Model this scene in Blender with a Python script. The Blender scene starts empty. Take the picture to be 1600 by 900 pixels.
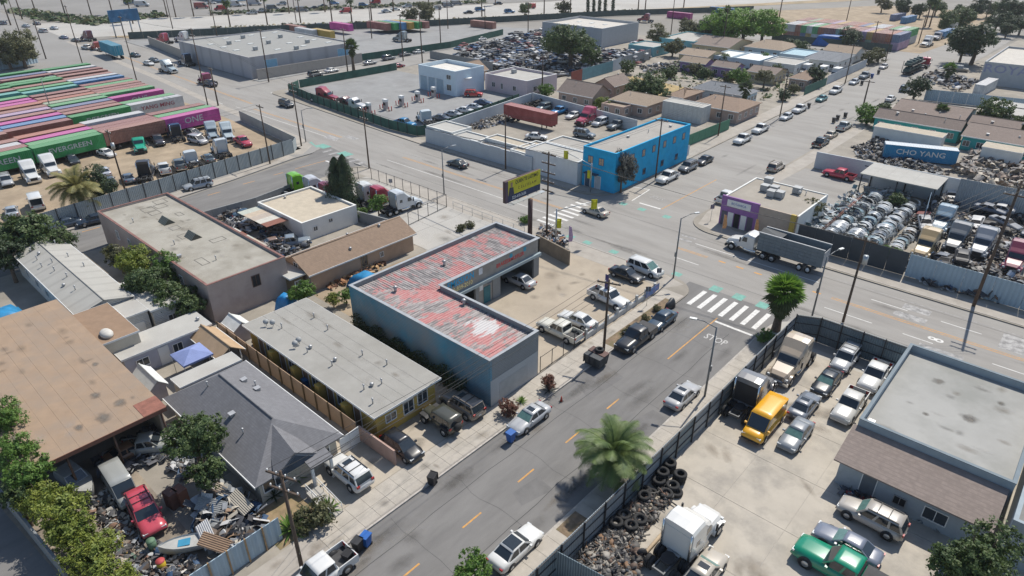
import bpy, bmesh, math, random
from mathutils import Vector, Matrix
R = math.radians
random.seed(7)
sc = bpy.context.scene
col = sc.collection
# ---------------- camera: drone, 40 m above the street, axes along the street grid (x along the avenue, y along the side street)
H = 40.0; F = 1040.0; VPX, VPY = 1874.0, -125.0
_a = Vector((VPX-800, 450-VPY, -F)); _up = Vector((0, F, 450-VPY)).normalized()
_v = (_a-_up*_a.dot(_up)).normalized(); _u = _v.cross(_up)
CR = Matrix((_u, _v, _up))            # camera axes -> world
cam_d = bpy.data.cameras.new('camera'); cam = bpy.data.objects.new('camera', cam_d); col.objects.link(cam)
cam.matrix_world = Matrix.Translation((0, 0, H)) @ CR.to_4x4()
cam_d.sensor_width = 36; cam_d.lens = 36*F/1600; cam_d.clip_start = .5; cam_d.clip_end = 5000
sc.camera = cam
# ---------------- daylight
SUN_ELEV, SHADOW_AZ = 54.0, -84.0
wd = bpy.data.worlds.new('World'); sc.world = wd; wd.use_nodes = True
wn = wd.node_tree; bgn = wn.nodes['Background']
sky = wn.nodes.new('ShaderNodeTexSky'); sky.sky_type = 'NISHITA'; sky.sun_disc = False
sky.sun_elevation = R(SUN_ELEV); sky.air_density = 1.0; sky.dust_density = .6; sky.ozone_density = 1.0
_sd = Vector((-math.cos(R(SHADOW_AZ))*math.cos(R(SUN_ELEV)), -math.sin(R(SHADOW_AZ))*math.cos(R(SUN_ELEV)), math.sin(R(SUN_ELEV))))
sky.sun_rotation = math.atan2(_sd.x, _sd.y)
wn.links.new(sky.outputs[0], bgn.inputs[0]); bgn.inputs[1].default_value = 0.12
sun_d = bpy.data.lights.new('sun', 'SUN'); sun_d.energy = 4.7; sun_d.angle = R(0.55); sun_d.color = (1, .945, .855)
sun = bpy.data.objects.new('sun', sun_d); col.objects.link(sun); sun.rotation_euler = _sd.to_track_quat('Z', 'Y').to_euler(); sun.location = (0, 0, 90)
sc.view_settings.view_transform = 'Standard'; sc.view_settings.look = 'None'; sc.view_settings.gamma = 1; sc.view_settings.exposure = 0.1
sc.cycles.max_bounces = 5; sc.cycles.diffuse_bounces = 2; sc.cycles.glossy_bounces = 2; sc.cycles.transmission_bounces = 2; sc.cycles.transparent_max_bounces = 32
sc.cycles.use_denoising = True
def G(px, py, z=0.0):
    """the place in the world, at height z, that the photograph's pixel shows"""
    d = CR @ Vector((px-800, 450-py, -F)); t = (z-H)/d.z
    return Vector((d.x*t, d.y*t, z))

# ---------------- materials
MATS = {}
def M(name, c=(.5,.5,.5), rough=.8, metal=0, var=.12, scale=1.2, c2=None, amt=.5, s2=.25, bump=0, bscale=20, stripe=None, spec=.5, coat=0, band=None, brick=None, st=None, fade=None):
    if name in MATS: return MATS[name]
    m = bpy.data.materials.new(name); m.use_nodes = True; nt = m.node_tree; N = nt.nodes; L = nt.links; p = N['Principled BSDF']
    p.inputs['Roughness'].default_value = rough; p.inputs['Metallic'].default_value = metal
    p.inputs['Specular IOR Level'].default_value = spec; p.inputs['Coat Weight'].default_value = coat; p.inputs['Coat Roughness'].default_value = .06
    geo = N.new('ShaderNodeNewGeometry'); pos = geo.outputs['Position']; pos0 = pos
    if st:
        mp_ = N.new('ShaderNodeMapping'); mp_.inputs['Scale'].default_value = (*st, 1); L.new(pos, mp_.inputs[0]); pos = mp_.outputs[0]
    def noise(s, det=5, vec=None, rg=.6):
        n = N.new('ShaderNodeTexNoise'); n.inputs['Scale'].default_value = s; n.inputs['Detail'].default_value = det; n.inputs['Roughness'].default_value = rg
        L.new(vec or pos, n.inputs['Vector']); return n.outputs['Fac']
    def ramp(f, a, b):
        r = N.new('ShaderNodeMapRange'); r.inputs[1].default_value = a; r.inputs[2].default_value = b; L.new(f, r.inputs[0]); return r.outputs[0]
    def mix(f, a, b, mode='MIX'):
        x = N.new('ShaderNodeMix'); x.data_type = 'RGBA'; x.blend_type = mode
        if isinstance(f, float): x.inputs[0].default_value = f
        else: L.new(f, x.inputs[0])
        for s, q in ((6, a), (7, b)):
            if isinstance(q, tuple): x.inputs[s].default_value = (*q, 1)
            else: L.new(q, x.inputs[s])
        return x.outputs[2]
    out = None
    if var or c2:
        lo = tuple(max(0, k*(1-var)) for k in c); hi = tuple(min(1, k*(1+var)) for k in c)
        out = mix(ramp(noise(scale), .3, .7), lo, hi)
        if c2: out = mix(ramp(noise(s2, 7, rg=.68), 1-amt-.12, 1-amt+.14), out, c2)
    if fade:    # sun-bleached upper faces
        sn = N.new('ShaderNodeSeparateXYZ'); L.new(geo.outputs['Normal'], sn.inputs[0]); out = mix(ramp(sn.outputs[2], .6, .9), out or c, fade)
    if brick:   # (width, height, mortar colour): courses along walls
        w, hh, mc = brick
        sx = N.new('ShaderNodeSeparateXYZ'); L.new(pos, sx.inputs[0]); ad = N.new('ShaderNodeMath'); L.new(sx.outputs[0], ad.inputs[0]); L.new(sx.outputs[1], ad.inputs[1])
        cb = N.new('ShaderNodeCombineXYZ'); L.new(ad.outputs[0], cb.inputs[0]); L.new(sx.outputs[2], cb.inputs[1])
        bt = N.new('ShaderNodeTexBrick'); L.new(cb.outputs[0], bt.inputs['Vector']); bt.inputs['Scale'].default_value = 1; bt.inputs['Brick Width'].default_value = w; bt.inputs['Row Height'].default_value = hh; bt.inputs['Mortar Size'].default_value = .014
        out = mix(bt.outputs['Fac'], out or c, mc)
    if stripe:  # (axis, period, contrast): seams or courses of the material itself
        ax, per, con = stripe
        sx = N.new('ShaderNodeSeparateXYZ'); L.new(pos, sx.inputs[0])
        if ax == 3:
            ad = N.new('ShaderNodeMath'); L.new(sx.outputs[0], ad.inputs[0]); L.new(sx.outputs[1], ad.inputs[1]); q = ad.outputs[0]
        else: q = sx.outputs[ax]
        k = N.new('ShaderNodeMath'); k.operation = 'MULTIPLY'; k.inputs[1].default_value = 2*math.pi/per; L.new(q, k.inputs[0])
        s = N.new('ShaderNodeMath'); s.operation = 'SINE'; L.new(k.outputs[0], s.inputs[0]); sf = s.outputs[0]
        if con: out = mix(ramp(sf, .55, 1.), out or c, tuple(k2*(1-con) for k2 in c))
        if bump >= 0:
            bp = N.new('ShaderNodeBump'); bp.inputs['Strength'].default_value = .8; bp.inputs['Distance'].default_value = per*.14; L.new(sf, bp.inputs['Height']); L.new(bp.outputs[0], p.inputs['Normal'])
    elif bump:
        bp = N.new('ShaderNodeBump'); bp.inputs['Strength'].default_value = bump; bp.inputs['Distance'].default_value = .02; L.new(noise(bscale, 4), bp.inputs['Height']); L.new(bp.outputs[0], p.inputs['Normal'])
    if out is None: p.inputs['Base Color'].default_value = (*c, 1)
    else: L.new(out, p.inputs['Base Color'])
    m.diffuse_color = (*c, 1)
    MATS[name] = m; return m
def paint(c, name=None):
    return M(name or 'paint_%02x%02x%02x' % tuple(int(k*255) for k in c), c, .32, 0, .04, .8, coat=.7)
def flat(c, rough=.7): return M('flat_%02x%02x%02x_%d' % (*[int(k*255) for k in c], int(rough*10)), c, rough, var=.12, scale=2.)

# ---------------- mesh helper
class MB:
    def __init__(s): s.v = []; s.f = []; s.m = []; s.mats = []; s.sm = []; s.cm = 0; s.smooth = False
    def mat(s, m):
        if m not in s.mats: s.mats.append(m)
        s.cm = s.mats.index(m); return s
    def face(s, *idx): s.f.append(idx); s.m.append(s.cm); s.sm.append(s.smooth)
    def poly(s, pts):
        b = len(s.v); s.v += [tuple(p) for p in pts]; s.face(*range(b, b+len(pts))); return s
    def box(s, x0, y0, z0, x1, y1, z1):
        b = len(s.v); s.v += [(x0,y0,z0),(x1,y0,z0),(x1,y1,z0),(x0,y1,z0),(x0,y0,z1),(x1,y0,z1),(x1,y1,z1),(x0,y1,z1)]
        for q in ((0,3,2,1),(4,5,6,7),(0,1,5,4),(1,2,6,5),(2,3,7,6),(3,0,4,7)): s.face(*[b+k for k in q])
        return s
    def cbox(s, c, d, rot=0, tilt=0):
        """box centred at c with size d turned by rot about z"""
        b = len(s.v); mt = Matrix.Rotation(rot, 3, 'Z') @ Matrix.Rotation(tilt, 3, 'X')
        for z in (-.5,.5):
            for x, y in ((-.5,-.5),(.5,-.5),(.5,.5),(-.5,.5)):
                p = mt @ Vector((x*d[0], y*d[1], z*d[2])); s.v.append((p.x+c[0], p.y+c[1], p.z+c[2]))
        for q in ((0,3,2,1),(4,5,6,7),(0,1,5,4),(1,2,6,5),(2,3,7,6),(3,0,4,7)): s.face(*[b+k for k in q])
        return s
    def prism(s, pts, z0, z1, bottom=True):
        """upright prism over a counter-clockwise outline"""
        n = len(pts); b = len(s.v)
        s.v += [(p[0],p[1],z0) for p in pts]+[(p[0],p[1],z1) for p in pts]
        s.face(*range(b+n, b+2*n))
        if bottom: s.face(*range(b+n-1, b-1, -1))
        for k in range(n): s.face(b+k, b+(k+1)%n, b+n+(k+1)%n, b+n+k)
        return s
    def loft(s, rings, caps=True, close=True):
        b = len(s.v); n = len(rings[0])
        for r in rings: s.v += [tuple(p) for p in r]
        for i in range(len(rings)-1):
            for k in range(n if close else n-1):
                s.face(b+i*n+k, b+i*n+(k+1)%n, b+(i+1)*n+(k+1)%n, b+(i+1)*n+k)
        if caps: s.face(*[b+k for k in range(n-1,-1,-1)]); s.face(*[b+(len(rings)-1)*n+k for k in range(n)])
        return s
    def tube(s, p0, p1, r0, r1=None, n=8, caps=True):
        p0, p1 = Vector(p0), Vector(p1); r1 = r0 if r1 is None else r1; d = (p1-p0).normalized()
        a = d.orthogonal().normalized(); c = d.cross(a); sm = s.smooth; s.smooth = n > 5
        s.loft([[p+(a*math.cos(2*math.pi*k/n)+c*math.sin(2*math.pi*k/n))*r for k in range(n)] for p, r in ((p0,r0),(p1,r1))], caps); s.smooth = sm; return s
    def path(s, pts, rs, n=6):
        for k in range(len(pts)-1): s.tube(pts[k], pts[k+1], rs[k], rs[k+1], n, False)
        return s
    def mesh(s, name):
        me = bpy.data.meshes.new(name); me.from_pydata(s.v, [], s.f)
        for m in s.mats: me.materials.append(m)
        me.polygons.foreach_set('material_index', s.m); me.polygons.foreach_set('use_smooth', s.sm); me.update(); return me
    def build(s, name, mat=None, parent=None, **tags):
        if mat is not None and not s.mats: s.mats = [mat]; s.m = [0]*len(s.f)
        o = bpy.data.objects.new(name, s.mesh(name)); col.objects.link(o)
        if parent is not None: o.parent = parent
        for k, v in tags.items(): o[k] = v
        return o
def thing(name, label, cat, loc=(0,0,0), rz=0, group=None):
    o = bpy.data.objects.new(name, None); o.empty_display_size = .3; col.objects.link(o); o.location = loc; o.rotation_euler = (0,0,rz)
    o['label'] = label; o['category'] = cat
    if group: o['group'] = group
    return o
def tag(o, label, cat, group=None):
    o['label'] = label; o['category'] = cat
    if group: o['group'] = group
    return o
def struct(o, kind='structure'): o['kind'] = kind; return o
def dup(root, loc=None, rz=None, label=None, group=None, scale=None, parent=None):
    r = root.copy(); col.objects.link(r)
    if parent is not None: r.parent = parent
    if loc is not None: r.location = loc
    if rz is not None: r.rotation_euler = (0,0,rz)
    if scale is not None: r.scale = (scale,)*3 if not isinstance(scale, tuple) else scale
    if label: r['label'] = label
    if group: r['group'] = group
    for ch in root.children: dup(ch, parent=r)
    return r
def link(name, me, parent=None, loc=None, rot=None, scale=None, mat=None):
    o = bpy.data.objects.new(name, me); col.objects.link(o)
    if parent is not None: o.parent = parent
    if loc is not None: o.location = loc
    if rot is not None: o.rotation_euler = rot
    if scale is not None: o.scale = scale
    if mat is not None: o.material_slots[0].link = 'OBJECT'; o.material_slots[0].material = mat
    return o
_txt = {}
def lettering(name, text, size, mat, parent, loc, rot, sx=1.0, ext=.012, align='CENTER'):
    key = (text, round(size, 3), ext, align)
    if key not in _txt:
        cu = bpy.data.curves.new('letters', 'FONT'); cu.body = text; cu.size = size; cu.align_x = align; cu.align_y = 'CENTER'; cu.extrude = ext; cu.resolution_u = 2; cu.offset = size*.012
        ob = bpy.data.objects.new('letters', cu); col.objects.link(ob); dg = bpy.context.evaluated_depsgraph_get()
        _txt[key] = bpy.data.meshes.new_from_object(ob.evaluated_get(dg)); bpy.data.objects.remove(ob); _txt[key].materials.clear(); _txt[key].materials.append(mat)
    o = bpy.data.objects.new(name, _txt[key]); col.objects.link(o); o.parent = parent; o.location = loc; o.rotation_euler = rot; o.scale = (sx, 1, 1)
    o.material_slots[0].link = 'OBJECT'; o.material_slots[0].material = mat
    return o
# text facing: rotation that lays the text upright on a wall whose outward normal is given
FACE = {'-y': (R(90),0,0), '+x': (R(90),0,R(90)), '+y': (R(90),0,R(180)), '-x': (R(90),0,R(-90))}
# ---------------- ground, streets, kerbs
ZB = .13                                           # level of the blocks above the carriageway
m_ground = M('ground_far', (.25,.235,.21), .95, var=.12, scale=.05, c2=(.19,.175,.15), amt=.45, s2=.012)
m_asph = M('asphalt_side', (.165,.159,.152), .92, var=.14, scale=.9, st=(1,.22), c2=(.21,.203,.193), amt=.42, s2=.3, bump=.25, bscale=60)
m_asph2 = M('asphalt_avenue', (.262,.248,.228), .92, var=.11, scale=.7, st=(.2,1), c2=(.31,.297,.275), amt=.45, s2=.22, bump=.25, bscale=60)
m_conc = M('concrete_walk', (.345,.315,.275), .9, var=.12, scale=.5, c2=(.25,.225,.195), amt=.35, s2=.35, bump=.15, bscale=40)
m_lot = M('concrete_lot', (.30,.27,.225), .9, var=.15, scale=.3, c2=(.21,.19,.16), amt=.45, s2=.16, bump=.15, bscale=30)
m_lot2 = M('concrete_pale', (.39,.37,.335), .9, var=.10, scale=.3, c2=(.29,.265,.225), amt=.38, s2=.14, bump=.15, bscale=30)
m_dirt = M('dirt_yard', (.33,.26,.18), .97, var=.22, scale=.3, c2=(.24,.185,.125), amt=.42, s2=.13, bump=.5, bscale=9)
m_kerb = M('kerb_concrete', (.40,.37,.33), .9, var=.2, scale=2)
m_white = M('road_white', (.62,.61,.58), .8, var=.18, scale=3, c2=(.3,.29,.28), amt=.33, s2=2.2)
m_whiteworn = M('road_white_worn', (.40,.39,.375), .85, var=.2, scale=2, c2=(.19,.185,.18), amt=.5, s2=1.6)
m_orange = M('road_orange', (.56,.28,.07), .8, var=.18, scale=3, c2=(.27,.205,.13), amt=.42, s2=1.8)
m_teal = M('road_green', (.16,.36,.30), .85, var=.18, scale=2, c2=(.2,.24,.22), amt=.4, s2=1.2)
m_tar = M('tar_seam', (.05,.05,.05), .8, var=.2)
m_patch = M('asphalt_patch', (.155,.15,.145), .92, var=.15, scale=.8)

def sheet(name, pts, z, mat, parent=None, kind=True):
    mb = MB(); mb.poly([(p[0], p[1], z) for p in pts]); o = mb.build(name, mat, parent)
    if kind and parent is None: o['kind'] = 'structure'
    return o
def px_sheet(name, pxs, z, mat, parent=None): return sheet(name, [G(x, y, z) for x, y in pxs], z, mat, parent)
ground = sheet('ground', [(-2500,-900),(900,-900),(900,2500),(-2500,2500)], -.04, m_ground)
avenue = sheet('avenue', [(60,66),(60,88.5),(-35,88.5),(-64,89.5),(-103,90),(-122,90.5),(-160,93.5),(-219,96),(-290,100),(-290,82),(-210,76),(-163,72),(-125,69.4),(-100,67.5),(-53,66.5)], .0, m_asph2)
street = sheet('side_street', [(-33,-60),(-20,-60),(-20,70),(-33,70)], .004, m_asph)
street2 = sheet('cross_street', [(-101.5,-60),(-106.5,-60),(-106.5,20),(-109,40),(-113,66),(-117,73),(-99,70.5),(-96,46),(-97,20)], .004, m_asph)
street3 = sheet('far_street', [(-40,84),(-39.5,205),(-38,330),(-46,520),(-66,520),(-60.5,330),(-60,205),(-58.5,84)], .008, m_asph2)
street4 = sheet('back_street', [(-165,89),(-165,205),(-184,205),(-184,92)], .004, m_asph2)
street5 = sheet('rear_street', [(-42,248),(-42,268),(-135,280),(-135,266)], .004, m_asph2)

def block(name, pts, mat, z=ZB):
    mb = MB(); mb.mat(mat); mb.prism(pts, -.05, z, False); o = mb.build(name, mat); o['kind'] = 'structure'
    # kerb stone round the edge
    return o
def arc(cx, cy, r, a0, a1, n=7): return [(cx+r*math.cos(R(a0+(a1-a0)*k/n)), cy+r*math.sin(R(a0+(a1-a0)*k/n))) for k in range(n+1)]
blk_sw = block('pavement_southwest', [(-98.8,-60),(-31.4,-60)]+arc(-34.9,66,3.5,0,90)+[(-96,69.9)]+arc(-98.5,66.9,3,90,175)+[(-97.5,46),(-98.6,20)], m_lot)
blk_se = block('pavement_southeast', [(-21.15,-60),(70,-60),(70,69.5),(-17.6,69.5)]+arc(-17.6,66,3.5,90,180), m_lot2)
blk_w = block('pavement_west', [(-700,-60),(-107,-60),(-108.3,20),(-109.3,38),(-111,50),(-113.8,64)]+arc(-117.5,67,3.6,0,85)+[(-125,72.6),(-163,75),(-210,79.3),(-300,85),(-700,110)], M('west_apron', (.26,.25,.235), .92, var=.12, scale=.1, c2=(.21,.2,.185), amt=.4, s2=.05))
blk_n = block('pavement_north', [(-57.2,92.5),(-58.8,204),(-60,230),(-130,242),(-168,242),(-168,94)]+arc(-165,92.5,3,180,270,4)+[(-122,87),(-103,86),(-66,85.6)]+arc(-62.5,90.9,5.3,-90,0), m_lot)
blk_ne = block('pavement_northeast', [(80,85.5),(80,330),(-36,330),(-41.2,199),(-41.9,157)]+[(-42.3,124.5),(-42.6,92)]+arc(-38.0,89.6,4.6,180,270), m_lot)
blk_far = block('pavement_beyond', [(-182,95),(-182,230),(-260,200),(-300,130),(-285,98)], M('gas_lot', (.255,.255,.25), .9, var=.1, scale=.3, c2=(.2,.195,.19), amt=.4, s2=.12), .1)
# sidewalk strips (paler than the lots)
def walk(name, pts, parent): return sheet(name, pts, ZB+.004, m_conc, parent)
walk('sidewalk', [(-34.3,-60),(-31.55,-60),(-31.55,66),(-34.3,66)], blk_sw)
walk('sidewalk', [(-98,66.6),(-34.3,66.2),(-33,68.5),(-36,69.35),(-98,69.7)], blk_sw)
walk('sidewalk', [(-21,-60),(-18.4,-60),(-18.4,66),(-21,66)], blk_se)
walk('sidewalk', [(-18.4,65.2),(70,65.2),(70,69.35),(-18.4,69.35)], blk_se)
walk('sidewalk', [(-110.9,20),(-108.5,20),(-109.5,38),(-111.2,50),(-114,64),(-116.6,64),(-113.4,50),(-112,38)], blk_w)
walk('sidewalk', [(-116.6,64),(-114.5,66),(-118,70.4),(-125,72.4),(-163,74.8),(-210,79.1),(-300,84.8),(-300,82.8),(-210,77),(-163,72.8),(-125,70.2)], blk_w)
walk('sidewalk', [(-122,87.2),(-103,86.2),(-66,85.8),(-60,87),(-57.6,92),(-58.9,204),(-62.4,204),(-60.6,95),(-64,88.6),(-103,88),(-122,89)], blk_n)
walk('sidewalk', [(-36,85.65),(80,85.65),(80,88.2),(-36,88.2),(-39.2,91),(-39.2,199),(-41,199),(-42.2,92),(-41,87)], blk_ne)
# paving slabs of the near sidewalks, one by one, joints between them
m_slab = M('sidewalk_slab', (.395,.36,.31), .9, var=.13, scale=.9, c2=(.28,.26,.225), amt=.36, s2=.5, bump=.15, bscale=40)
_sl = MB(); _sl.box(-.675,-.72,0,.675,.72,.02); _slm = _sl.mesh('slab'); _slm.materials.append(m_slab)
for k in range(34):
    for j in range(2): link('slab', _slm, blk_sw, (-33.62+1.37*j, 16.4+1.46*k, ZB+.006+random.uniform(0,.006)))
for k in range(26):
    for j in range(2): link('slab', _slm, blk_se, (-20.42+1.37*j, 22.+1.46*k, ZB+.006+random.uniform(0,.006)))
# kerb stones along the near street
_kb = MB(); _kb.box(-.08,-1.46,-.14,.08,1.46,.035); _kbm = _kb.mesh('kerb_stone'); _kbm.materials.append(m_kerb)
for k in range(21): link('kerb_stone', _kbm, blk_sw, (-31.42, 3+2.94*k, ZB))
for k in range(20): link('kerb_stone', _kbm, blk_se, (-21.12, 6+2.94*k, ZB))
for k in range(23): link('kerb_stone', _kbm, blk_sw, (-37.6-2.94*k*.985, 69.52+.006*k, ZB), (0,0,R(90)))
for k in range(14): link('kerb_stone', _kbm, blk_ne, (-36.6+2.94*k, 85.52, ZB), (0,0,R(90)))
# lot surfaces
sheet('shop_forecourt', [(-48,42.2),(-34.4,42.2),(-34.4,66),(-56,66.4),(-56,59.2),(-48,57.8)], ZB+.004, M('forecourt', (.37,.315,.245), .93, var=.14, scale=.4, c2=(.24,.20,.155), amt=.36, s2=.2, bump=.2, bscale=30), blk_sw)
sheet('concrete_lot', [(-64.3,53.5),(-57,53.5),(-57,66.4),(-95,66.5),(-95,57.5),(-72.5,57.5)], ZB+.004, m_lot2, blk_sw)
sheet('lane_bare', [(-65,36),(-56.6,36),(-56.6,53.4),(-64.2,53.4)], ZB+.005, m_dirt, blk_sw)
sheet('driveway', [(-44.5,14),(-34.4,14),(-34.4,35),(-44.5,35)], ZB+.004, M('driveway', (.41,.36,.29), .9, var=.1, scale=.5, c2=(.33,.28,.21), amt=.4, s2=.3), blk_sw)
sheet('dirt_yard', [(-236,14),(-113,14),(-114,38),(-118,68),(-165,70),(-236,68)], ZB+.004, m_dirt, blk_w)
sheet('junk_yard_floor', [(-55,-12),(-34.6,-12),(-34.6,9.5),(-55,9.5)], ZB+.004, M('junk_floor', (.30,.25,.19), .95, var=.25, scale=.8, c2=(.15,.13,.11), amt=.5, s2=.5), blk_sw)
sheet('gas_forecourt', [(-166,93),(-108,89.4),(-106.5,91.5),(-112.5,125),(-120,131),(-166,131)], ZB+.004, M('gas_lot', (.255,.255,.25), .9, var=.1, scale=.3, c2=(.2,.195,.19), amt=.4, s2=.12), blk_n)
sheet('dry_lawn', [(-109,152),(-84,146),(-84,168),(-109,172)], ZB+.004, M('dry_grass', (.36,.27,.13), .98, var=.25, scale=.5, c2=(.22,.19,.09), amt=.35, s2=.2, bump=.6, bscale=8), blk_n)
sheet('asphalt_lot', [(-40.2,101.2),(-28,101.2),(-28,123.5),(-38.9,123.5)], ZB+.009, m_asph2, blk_ne)
sheet('planted_verge', [(-32.95,51),(-31.6,51),(-31.6,64),(-32.95,64)], ZB+.036, M('verge_soil', (.20,.145,.095), .97, var=.3, scale=2, c2=(.12,.12,.05), amt=.4, s2=1.2), blk_sw)
sheet('front_garden', [(-39,13.2),(-34.5,13.2),(-34.5,17.0),(-39,17.0)], ZB+.012, M('garden_soil', (.26,.19,.11), .97, var=.25, scale=1.5, c2=(.15,.14,.06), amt=.4, s2=.8), blk_sw)
sheet('verge_patch', [(-20.9,28),(-19.6,28),(-19.6,30.4),(-20.9,30.4)], ZB+.036, M('verge_soil'), blk_se)
px_sheet('alley', [(-80,700),(106,915),(-60,1000),(-300,800)], ZB+.006, m_asph, blk_sw)
# truck lot: cast panels with open joints
m_panel = M('lot_panel', (.415,.375,.315), .9, var=.11, scale=.35, c2=(.26,.24,.21), amt=.42, s2=.3, bump=.12, bscale=30)
_pl = MB(); _pl.box(-2.46,-3.06,0,2.46,3.06,.02); _plm = _pl.mesh('lot_panel'); _plm.materials.append(m_panel)
for i in range(7):
    for j in range(7): link('concrete_panel', _plm, blk_se, (-15.6+4.95*i, 24+6.15*j, ZB+.006+random.uniform(0,.004)))
_pl = MB(); _pl.box(-2.9,-2.9,0,2.9,2.9,.02); _plm2 = _pl.mesh('lot_panel_small'); _plm2.materials.append(M('lot_panel_grey', (.40,.385,.355), .9, var=.1, scale=.4, c2=(.29,.27,.235), amt=.4, s2=.2))
for i in range(6):
    for j in range(2): link('concrete_panel', _plm2, blk_sw, (-61.2-5.84*i, 56.6+5.84*j, ZB+.006+random.uniform(0,.004)))

# ---------------- painted markings
def bar(name, x0, y0, x1, y1, mat, par, z): return sheet(name, [(x0,y0),(x1,y0),(x1,y1),(x0,y1)], z, mat, par)
for k in range(9):
    if k < 6: y = 11.0+6.26*k; bar('centre_dash', -26.34, y, -26.2, y+2., m_orange, street, .012)
bar('centre_line', -26.3, 53.2, -26.17, 64.2, m_orange, street, .012)
bar('stop_line', -26.1, 63.2, -21.6, 63.55, m_white, street, .012)
for k in range(7): bar('crossing_bar', -30.55+1.35*k, 64.8, -30.0+1.35*k, 69.0, m_white, street, .012)
lettering('stop_lettering', 'STOP', 1.6, M('stop_worn', (.48,.47,.45), .8, var=.15, c2=(.26,.255,.25), amt=.42, s2=4), street, (-24.25,59.9,.012), (0,0,0), .66, .002)
for x in (-29.6,-26.6,-23.6): bar('green_mark', x-.65, 69.7, x+.65, 71.2, m_teal, avenue, .012)
for x in (-35.2,-49.5,-45,-52.5,-55.3): bar('green_mark', x-.6, 70.2, x+.6, 71.2, m_teal, avenue, .012)
for x in (-54,-50.5,-46): bar('green_mark', x-.6, 85.9, x+.6, 87, m_teal, street3, .012)
for (x0,x1) in ((-155,-119),(-99,-60.0)):
    bar('centre_line', x0, 78.0, x1, 78.12, m_orange, avenue, .006); bar('centre_line', x0, 78.35, x1, 78.47, m_orange, avenue, .006)
for (x0,x1) in ((-39.2,-34.6),(-18.2,40)):
    bar('centre_line', x0, 77.55, x1, 77.67, m_orange, avenue, .006); bar('centre_line', x0, 77.92, x1, 78.04, m_orange, avenue, .006)
for k in range(6): bar('worn_dash', -33+2.5*k, 77.7, -32+2.5*k, 78.0, m_orange, avenue, .006)
bar('edge_line', -100, 75.1, -60.3, 75.22, m_white, avenue, .006)
for x in (-38,-18,-9.5,-1,8): bar('lane_dash', x, 74.85, x+(3.6 if x < -30 else 5.3 if x == -18 else 3), 74.97, m_white, avenue, .006)
bar('edge_line', -38, 80.6, -20.8, 80.74, m_white, avenue, .006); bar('edge_line', -14.5, 80.55, -10.5, 80.68, m_white, avenue, .006); bar('edge_line', -7, 80.55, -3, 80.68, m_white, avenue, .006)
bar('edge_line', -22, 83.0, 40, 83.12, m_whiteworn, avenue, .006)
for k in range(12): bar('lane_dash', -290+11*k, 80.5-.03*k, -286.5+11*k, 80.65-.03*k, m_whiteworn, avenue, .006)
bar('edge_line', -160, 76.3, -118, 76.42, m_white, avenue, .006)
for a, b in (((-290,86.9),(-160,80.4)),((-290,87.4),(-160,80.8))):
    sheet('centre_line', [a, (a[0], a[1]-.14), (b[0], b[1]-.14), b], .006, m_orange, avenue)
for a, b in (((-290,80.4),(-165,75.6)),): sheet('edge_line', [a, (a[0], a[1]-.16), (b[0], b[1]-.16), b], .006, m_white, avenue)
for k in range(8): bar('crossing_bar', -60.1, 72.0+1.38*k, -56.4, 72.55+1.38*k, m_white, avenue, .006)
for k in range(7): bar('crossing_bar', -41+.95*k*0, 74+1.3*k, -38.6, 74.45+1.3*k, m_whiteworn, avenue, .0062) if k > 4 else None
for k in range(8): bar('crossing_bar', -167.5+.2*k, 90.0+1.0*k, -160.5, 90.35+1.0*k, m_white, avenue, .0122)
for k in range(6): bar('crossing_bar', -113.5+2.2*k, 69.6, -112.7+2.2*k, 71.8, m_whiteworn, avenue, .0122)
for x in (-116.5,-109): bar('green_mark', x-1.5, 71, x+1.5, 73, m_teal, avenue, .014)
sheet('green_mark', [(-121,70.9),(-117,69.6),(-116.2,70.6),(-121,72.2)], .016, m_teal, avenue)
# worn legends on the avenue and the far street
for (x0,y0,x1,y1) in ((-11.6,78.6,-8.2,79.9),(-11.2,80.9,-8.3,82.3),(-1.2,78.8,2.0,82.6),(-122,75.7,-118.2,77.4),(-119,78.8,-115.5,80.2)):
    bar('worn_legend', x0, y0, x1, y1, m_whiteworn, avenue, .0064)
lettering('lane_legend', '8', 2.2, m_white, avenue, (-6.4,76.0,.0066), (0,0,R(90)), .8, .002)
bar('worn_legend', -7.6, 73.2, -3.4, 74.2, m_whiteworn, avenue, .0064)
bar('centre_line', -48.3, 88.6, -48.15, 107, m_orange, street3, .014)
bar('stop_line', -52.3, 88.4, -48.4, 88.75, m_white, street3, .014)
lettering('stop_lettering', 'STOP', 1.7, m_whiteworn, street3, (-51.3,92.4,.014), (0,0,R(180)), .6, .002)
sheet('edge_line', [(-57.0,94),(-54.2,94.8),(-54.3,95),(-57.2,94.2)], .014, m_white, street3)
sheet('edge_line', [(-54.2,94.9),(-53.6,88.6),(-53.8,88.5),(-54.4,94.8)], .014, m_white, street3)
sheet('painted_bay', [(-57,93.8),(-54.3,94.7),(-53.8,88.5),(-56.6,87.5)], .012, M('pale_bay', (.34,.31,.27), .9, var=.1), street3)
for (x,y,y2) in ((-106.6,24,26.5),(-107.3,43.4,45.6),(-107.9,50,52.2),(-108.2,56,58)): bar('centre_dash', x-.08, y, x+.08, y2, m_orange, street2, .012)
bar('centre_line', -108.4, 60.5, -108.25, 67, m_orange, street2, .012); bar('stop_line', -108.2, 66.8, -103, 67.2, m_white, street2, .012)
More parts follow.
